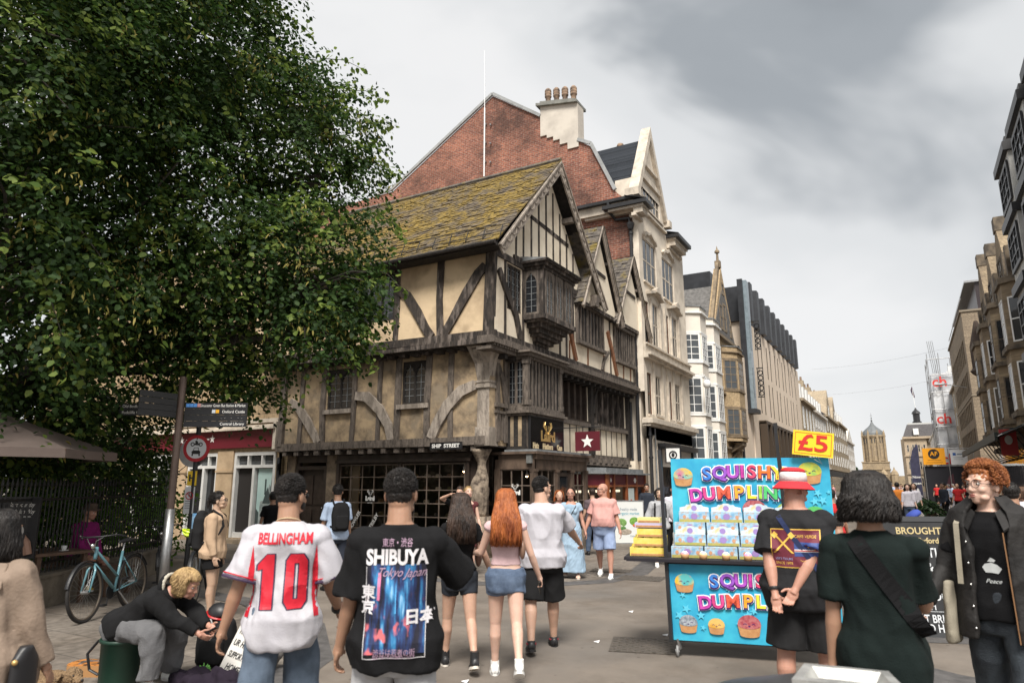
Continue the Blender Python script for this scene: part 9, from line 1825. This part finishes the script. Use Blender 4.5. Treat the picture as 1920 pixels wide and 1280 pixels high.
# ---------------------------------------------------------------- the busker's pitch
g0=at(262,900,7.25,0);t=thing('green_crate','dark green plastic tub with black strap used as a seat by the busker','tub',g0);GP_=mat('green_plastic',(.008,.035,.022),.5,var=.2);b=MB();b.lathe([(.155,0),(.165,.02),(.175,.35),(.19,.36),(.19,.385),(.17,.385)],g0,20,1,.9);b.build('tub',GP_,t,True);b=MB();b.tube([g0+Vector((-.18,-.1,.36)),g0+Vector((-.26,-.14,.25)),g0+Vector((-.24,-.12,.12)),g0+Vector((-.17,-.08,.08))],.012,6);b.build('handle',BLACKP,t)
bp_=at(408,1195,7.6,0);t=thing('rucksack','black rucksack standing on the ground beside the busker','rucksack',bp_);BN=cloth('black_nylon',(0,0,0));b=MB();eloft(b,[(bp_+Vector((0,0,z)),rx,ry,Matrix.Rotation(.3,3,'Z'))for z,rx,ry in((0.0,.14,.10),(.04,.19,.14),(.28,.18,.14),(.4,.15,.11),(.46,.08,.06))]);remesh('bag_body',b,BN,t,.012,2,.012);b=MB();eloft(b,[(bp_+rn*.13+Vector((0,0,z)),rx,.05,Matrix.Rotation(.3,3,'Z'))for z,rx in((.05,.11),(.1,.13),(.24,.12),(.27,.08))]);remesh('pocket',b,BN,t,.01,2,.006)
for o in t.children:o.data.transform(Matrix.Translation(-bp_))
t=thing('bicycle_helmet','red, white and black helmet resting on top of the rucksack','helmet',bp_+Vector((0,0,.45)));c=bp_+Vector((0,0,.45));b=MB();b.lathe([(.125,0),(.13,.02),(.115,.07),(.07,.11),(.001,.125)],c,20,1,.8);b.build('shell',BLACKP,t,True);b=MB()
for i in range(5):a=(i-2)*.25;b.torus(c+Vector((math.sin(a)*.06,0,.0)),.112,.008,(math.cos(a),0,.0),24,5,0,math.pi)
b.build('white_stripes',WHITEP,t);b=MB();b.torus(c+Vector((0,0,.012)),.118,.012,(.3,0,1),24,5);b.build('red_rim',mat('helmet_red',(.45,.02,.02),.3),t)
sg=at(438,1245,6.95,0);t=thing('cardboard_sign','white cardboard sign hand-lettered THANK YOU 4 UR HELP AND SUPPORTING THE HOMELESS','sign',sg);ru=Vector((math.cos(R(20)),math.sin(R(20)),0));su=(Vector((0,0,.93))-Vector((ru.y,-ru.x,0))*.36).normalized();su=(su+ru*.28).normalized();rr_=(ru-su*ru.dot(su)).normalized();sn=rr_.cross(su);o0=sg+su*.21+Vector((0,0,.03));b=MB();b.prism([o0-rr_*.17-su*.22,o0+rr_*.17-su*.22,o0+rr_*.17+su*.22,o0-rr_*.17+su*.22],-sn*.006);pb=b.build('card',mat('card_white',(.62,.60,.56),.8),t)
for i,s_ in enumerate(('THANK YOU 4','UR HELP AND','SUPPORTING THE','HOMELESS')):lettering(s_,.075,o0+su*(.155-i*.1),rr_,su,pb,BLACKP,bold=.001,shear=.2,width=.30 if len(s_)>9 else .24,ext=.0005)
t=thing('canvas_bag','crumpled grey canvas bag lying behind the cardboard sign','bag',at(470,1240,7.3,0));q=at(478,1240,7.3,0);b=MB();b.ell(q+Vector((0,0,.08)),(.26,.16,.11));b.ell(q+Vector((.12,.05,.13)),(.12,.1,.08));o=remesh('bag_body',b,mat('grey_canvas',(.14,.13,.12),.9,var=.3),t,.012,2,.03);o.data.transform(Matrix.Translation(-Vector(t.location)))
t=thing('dark_jacket','dark purple jacket spread on the ground in front of the busker','jacket',at(390,1262,6.9,0));q=at(385,1265,6.9,0);b=MB();b.ell(q+Vector((0,0,.03)),(.42,.16,.07));b.ell(q+Vector((.2,.06,.06)),(.2,.12,.07));o=remesh('cloth',b,cloth('dark_purple',(.02,.014,.024)),t,.012,2,.05);o.data.transform(Matrix.Translation(-Vector(t.location)))
t=thing('green_tinsel_ball','small bright green yarn pompom on the ground by the rucksack','pompom',at(383,1240,7.2,0));q=at(383,1238,7.2,.06);b=MB()
for i in range(40):v=Vector((rnd.gauss(0,1),rnd.gauss(0,1),rnd.gauss(0,1))).normalized();b.tube([q,q+v*.06,q+v*.05+Vector((0,0,-.02))],.004,4)
b.build('yarn',mat('lime_yarn',(.2,.5,.12),.8),t)
# guitar lying in front
gp=at(180,1262,7.72,0);t=thing('guitar','battered orange acoustic guitar lying flat on the pavement','guitar',gp,R(25),world=False);OG=mat('guitar_top',(.50,.20,.05),.4,base2=(.06,.035,.02),scale=9,lo=.40,hi=.5);GSd=mat('guitar_side',(.38,.20,.08),.5)
def outline(s=1):return[((.27+.0)*0+x*s,y*s)for x,y in[((.135+.045*math.cos(2*a)+.025*math.cos(a))*1.15*math.sin(a)*1.0,.25*-math.cos(a))for a in[2*math.pi*i/40 for i in range(40)]]]
b=MB();b.prism([(y,x,.0)for x,y in outline()],(0,0,.10));b.build('body',GSd,t);b=MB();b.prism([(y,x,.1)for x,y in outline(.985)],(0,0,.004));tp=b.build('top',OG,t);b=MB();b.cyl((.06,0,.104),(.06,0,.106),.05,n=24);b.build('sound_hole',BLACKP,tp);b=MB();b.box(.2,.62,-.028,.028,.095,.118);b.box(.62,.76,-.035,.035,.09,.105);b.build('neck',mat('guitar_neck',(.05,.03,.02),.5),t);b=MB();b.box(-.13,-.1,-.07,.07,.104,.114)
for i in range(6):b.tube([(-.115,-.02+i*.008,.118),(.66,-.02+i*.008,.121)],.001,3)
b.build('strings',METAL,t)
t=thing('dog','small fluffy tan dog lying at the bottom edge by the guitar','dog',at(88,1285,7.15,0),R(10),world=False);FUR=mat('tan_fur',(.26,.17,.09),.95,base2=(.12,.075,.04),scale=14,bump=1,bscale=60);b=MB();b.ell((0,0,.1),(.21,.11,.10));b.ell((.1,0,.11),(.12,.11,.11));b.ell((.24,.02,.17),(.075,.065,.065));b.ell((.31,.02,.15),(.045,.03,.03));b.tube([(.14,0,.12),(.24,.02,.17)],.07,12)
for s_ in(-1,1):b.tube([(.16,s_*.07,.07),(.3,s_*.08,.025)],[.035,.022],8);b.ell((.33,s_*.08,.022),(.03,.022,.02));b.ell((-.12,s_*.09,.07),(.09,.05,.07));b.tube([(-.1,s_*.11,.03),(.0,s_*.13,.022)],[.03,.022],8);b.tube([(.22,s_*.05,.21),(.20,s_*.08,.17),(.21,s_*.085,.13)],[.02,.025,.012],8)
b.tube([(-.19,0,.1),(-.28,.05,.08),(-.3,.1,.05)],[.035,.03,.015],8);db=remesh('body',b,FUR,t,.007,1,.010,fine=.012);b=MB();b.ell((.352,.02,.155),.012);b.build('nose',BLACKP,t,True);b=MB()
for s_ in(-1,1):b.ell((.292,.02+s_*.032,.19),.009)
b.build('eyes',BLACKP,t,True)
# ---------------------------------------------------------------- cafe garden and boards
pc=at(-75,800,12.3,0);t=thing('parasol','taupe garden parasol rising over the railings at the left edge','parasol',pc);TP=mat('taupe_canvas',(.20,.155,.135),.85,var=.08,scale=3);b=MB();n=8;ap=pc+Vector((0,0,2.86));rm=[pc+Vector((1.95*math.cos(2*math.pi*(i+.3)/n),1.95*math.sin(2*math.pi*(i+.3)/n),2.16))for i in range(n)]
for i in range(n):
 a,c=rm[i],rm[(i+1)%n];m_=(a+c)/2+(pc+Vector((0,0,2.16))-(a+c)/2)*.06;b.face([ap,a,m_]);b.face([ap,m_,c]);b.face([a+Vector((0,0,-.0)),a+Vector((0,0,-.12)),m_+Vector((0,0,-.12)),m_]);b.face([m_,m_+Vector((0,0,-.12)),c+Vector((0,0,-.12)),c])
b.build('canopy',TP,t);b=MB();b.tube([pc,ap],.03,10);
for i in range(n):b.tube([ap+Vector((0,0,-.05)),rm[i]+Vector((0,0,-.02))],.012,5);b.tube([pc+Vector((0,0,1.9)),ap.lerp(rm[i],.5)+Vector((0,0,-.03))],.009,5)
b.build('frame',mat('parasol_wood',(.16,.09,.05),.6),t)
bn=at(150,1040,13.5,0);t=thing('garden_bench','wooden garden bench behind the railings under the seated person','bench',bn,R(15),world=False);BW=mat('bench_wood',(.12,.07,.045),.7,var=.3,scale=8);b=MB()
for i in range(4):b.box(-.9,.9,-.28+i*.13,-.17+i*.13,.40,.43)
b.build('seat',BW,t)
for x in(-.8,.8):
 for y in(-.25,.2):b=MB();b.box(x-.03,x+.03,y-.03,y+.03,0,.40);b.build('leg',BW,t)
tbp=at(85,1060,12.6,0);t=thing('garden_table','wooden cafe table with white cups behind the railings','table',tbp);b=MB();b.box(tbp.x-.5,tbp.x+.5,tbp.y-.4,tbp.y+.4,.70,.74);b.build('table_top',BW,t)
for dx in(-.42,.42):
 for dy in(-.32,.32):b=MB();b.box(tbp.x+dx-.03,tbp.x+dx+.03,tbp.y+dy-.03,tbp.y+dy+.03,0,.70);b.build('leg',BW,t)
for i,(dx,dy)in enumerate(((-.2,-.1),(.25,.1))):c=thing('coffee_cup',('white coffee cup on the garden table, end nearest the poster','white coffee cup on the garden table, end nearest the seated person')[i],'cup',(tbp.x+dx,tbp.y+dy,.742),group='cups on the garden table');b=MB();b.lathe([(.028,0),(.04,.07),(.037,.07),(.025,.006)],(tbp.x+dx,tbp.y+dy,.742),14);b.build('cup_body',WHITEP,c,True);b=MB();b.lathe([(.06,-.0005),(.065,.008),(.03,.002)],(tbp.x+dx,tbp.y+dy,.742),14);b.build('saucer',WHITEP,c,True)
mb_=at(32,1005,11.9,1.12);t,pb,F_=board('cafe_poster','black cafe poster with white script and a hand holding coffee, tied to the railings','poster',mb_,rt,rn,.52,.78,.02,mat('poster_black',(.018,.018,.02),.6),BLACKP,.02)
lettering('Start your day',.085,F_.P(.02,.30,.022),rt,(0,0,1),pb,WHT,shear=.4,ext=.0005,width=.36);lettering('the Italian Way',.085,F_.P(.02,.21,.022),rt,(0,0,1),pb,WHT,shear=.4,ext=.0005,width=.38);lettering('REAL ITALIAN COFFEE',.03,F_.P(.02,.14,.022),rt,(0,0,1),pb,WHT,ext=.0005)
disc(F_,-.02,-.06,.021,.12,.004,mat('cup_white',(.55,.53,.5),.5),'cup_picture',pb);disc(F_,-.02,-.06,.026,.09,.003,mat('coffee_brown',(.20,.10,.04),.5),'coffee_picture',pb);b=MB();b.tube([F_.P(.2,-.36,.025),F_.P(.16,-.2,.03),F_.P(.1,-.1,.03)],[.06,.05,.02],8);b.build('hand_picture',mat('poster_hand',(.35,.2,.14),.6),pb)
# chalkboard A-frame
c0=at(1722,1190,9.45,0);c1=Vector((.62,9.72,0));uu=(c1-c0).normalized();nn_=Vector((uu.y,-uu.x,0));t=thing('chalkboard','large black A-frame chalkboard advertising fish and chips and british roast','chalkboard',c0)
lean_=.16;su=(Vector((0,0,1))-nn_*lean_).normalized();sn=uu.cross(su);P_=lambda u,v,d=0:c0+uu*u+su*v+sn*d;b=MB();b.prism([P_(-.2,.06),P_(.86,.06),P_(.86,1.28),P_(-.2,1.28)],-sn*.02);pb=b.build('board',mat('slate_board',(.022,.023,.025),.7,var=.3,scale=5),t)
b=MB();
for a,c,e_,f_ in((-.25,-.2,.0,1.33),(.86,.91,.0,1.33),(-.2,.86,1.28,1.34),(-.2,.86,0,.06)):b.prism([P_(a,e_,.01),P_(c,e_,.01),P_(c,f_,.01),P_(a,f_,.01)],-sn*.04)
b.prism([P_(-.25,0)-nn_*.5,P_(-.2,0)-nn_*.5,P_(-.2,1.33),P_(-.25,1.33)],-sn*.03);b.prism([P_(.86,0)-nn_*.5,P_(.91,0)-nn_*.5,P_(.91,1.33),P_(.86,1.33)],-sn*.03);b.build('frame',mat('board_frame',(.04,.042,.045),.6),t)
CH=mat('chalk',(.62,.64,.66),.9);CG=mat('chalk_gold',(.52,.42,.22),.9)
for s_,v,sz,w_,m,u in(('BROUGHTON',1.17,.11,.66,CG,.28),('Oxford',1.06,.09,.24,CG,.28),('TRADITIONAL',.92,.15,.80,CH,.30),('FISH & CHIPS',.76,.15,.76,CH,.30),('DELICIOUS',.44,.13,.52,CH,.18),('LUNCH',.34,.13,.28,CH,.10),('GREAT BRITISH ROAST',.20,.12,.94,CH,.34),('SERVED HERE',.10,.12,.56,CH,.16),('Monday',.40,.05,.14,CH,.66),('Every Sunday',.10,.045,.2,CH,.68),('Daily',.60,.05,.1,CH,.62)):lettering(s_,sz,P_(u,v),uu,su,pb,m,ext=.001,width=w_,bold=.002)
b=MB()
pts=[P_(.25+.13*math.cos(a),.60+.05*math.sin(a)+.03*math.cos(a),.003)for a in[2*math.pi*i/20 for i in range(21)]];b.tube(pts,.006,4)
for i in range(9):b.tube([P_(.28+i*.018,.52+.01*(i%3),.003),P_(.32+i*.016,.60+.012*(i%2),.003)],.005,4)
for v in(.50,.28):b.tube([P_(.12,v,.003),P_(.42,v,.003)],.003,4)
b.build('chalk_drawing',CH,pb)
# grocer's sandwich board
ab=at(1180,1017,21.0,0);t,pb,F_=board('sandwich_board','white framed sandwich board with vegetable pictures by the kiosk','sandwich board',ab+Vector((0,0,.62)),rt,rn,.86,1.18,.03,mat('poster_offwhite',(.64,.66,.64),.5),METAL,.025);b=MB()
for s_ in(-.43,.43):b.beam(F_.P(s_,-.62,0),F_.P(s_,.6,-.02),.03,.02,up=rn);b.beam(F_.P(s_,-.62,-.5),F_.P(s_,.6,-.03),.03,.02,up=rn)
b.build('rear_leg',METAL,t);lettering('freshly made',.12,F_.P(0,.36,.03),rt,(0,0,1),pb,mat('print_grey',(0,0,0)),ext=.001,width=.5);lettering('Organic market',.12,F_.P(0,.24,.03),rt,(0,0,1),pb,mat('print_teal',(.05,.3,.4),.6),ext=.001,width=.62)
for(u,z,w_,h_,c)in((-.22,-.02,.16,.12,(.16,.3,.08)),(-.26,-.10,.1,.08,(.5,.55,.4)),(.16,.02,.14,.12,(.15,.32,.05)),(.22,-.08,.12,.08,(.6,.12,.03)),(.30,-.02,.08,.08,(.65,.3,.03)),(-.12,-.28,.2,.09,(.35,.3,.24)),(-.2,-.18,.12,.06,(.08,.2,.05))):b=MB();b.ell(F_.P(u,z,.03),(w_,.012,h_),12,8,Matrix.Rotation(R(29.7),3,'Z'));b.build('vegetable_picture',mat('veg_%d_%d'%(int(u*100),int(z*100)),c,.6,var=.4,scale=20),pb)
lettering('Oxford Market',.07,F_.P(.2,-.40,.03),rt,(0,0,1),pb,mat('print_grey',(0,0,0)),ext=.001,width=.34)
# litter bin at the bottom right with a metal rimmed opening
bc=at(1590,1290,2.75,0);t=thing('litter_bin','black litter bin with a steel ashtray hopper at the bottom edge','litter bin',bc,R(6),world=False);BB=mat('bin_black',(.016,.017,.018),.35,var=.2);b=MB();b.lathe([(.30,0),(.30,.88),(.42,.91),(.48,.935),(.47,.965),(.22,1.03),(.18,1.03)],n=36,sy=.8);b.build('bin_body',BB,t,True)
b=MB()
q=[(-.17,-.12),(.17,-.12),(.135,.12),(-.135,.12)];qi=[(-.135,-.085),(.135,-.085),(.11,.09),(-.11,.09)];z0,z1=1.02,1.065
ring0=[Vector((x,y,z0))for x,y in q];ring1=[Vector((x,y,z1))for x,y in q];ring2=[Vector((x,y,z1))for x,y in qi];ring3=[Vector((x*.8,y*.8,z0+.006))for x,y in qi];b.loft([ring0,ring1,ring2,ring3]);b.build('steel_hopper',mat('brushed_steel',(.45,.45,.43),.45,metal=.6,var=.25,scale=12),t)
# overhead wires and distant tree
t=thing('overhead_wire','two thin wires strung across the street in the distance','wire',(0,90,14));
for z,y in((13.6,80),(11.2,84)):
 b=MB();b.tube([(-8+i*1.3,y,z+.35*((i-5)/5)**2+i*.12)for i in range(11)],.008,4);b.build('wire',METAL,t)
t=thing('distant_tree','small dark tree left of the domed tower','tree',(-19,300,0));b=MB();b.tube([(-19,300,0),(-19,300,4)],.3,8);b.build('trunk',BARK,t)
def fnt(rg):v=rg.normal(size=(900,3));v/=np.linalg.norm(v,axis=1,keepdims=True);return np.array([-19,300,6.5])+v*(2.6*rg.uniform(.6,1,(900,1))),v
leafmesh('crown',[leafcloud(0,fnt,.7,3)],[LEAF],t)
t=thing('street_lamp','slender street lamp with arm fixed to the sandstone block','street lamp',(5,70,9));b=MB();b.tube([(4.95,68,9.6),(3.4,68,10.0)],.04,6);b.build('arm',METAL,t);b=MB();b.ell((3.1,68,10.0),(.5,.16,.1));b.build('lamp_head',mat('lamp_head_pale',(.6,.62,.64),.4),t,True)
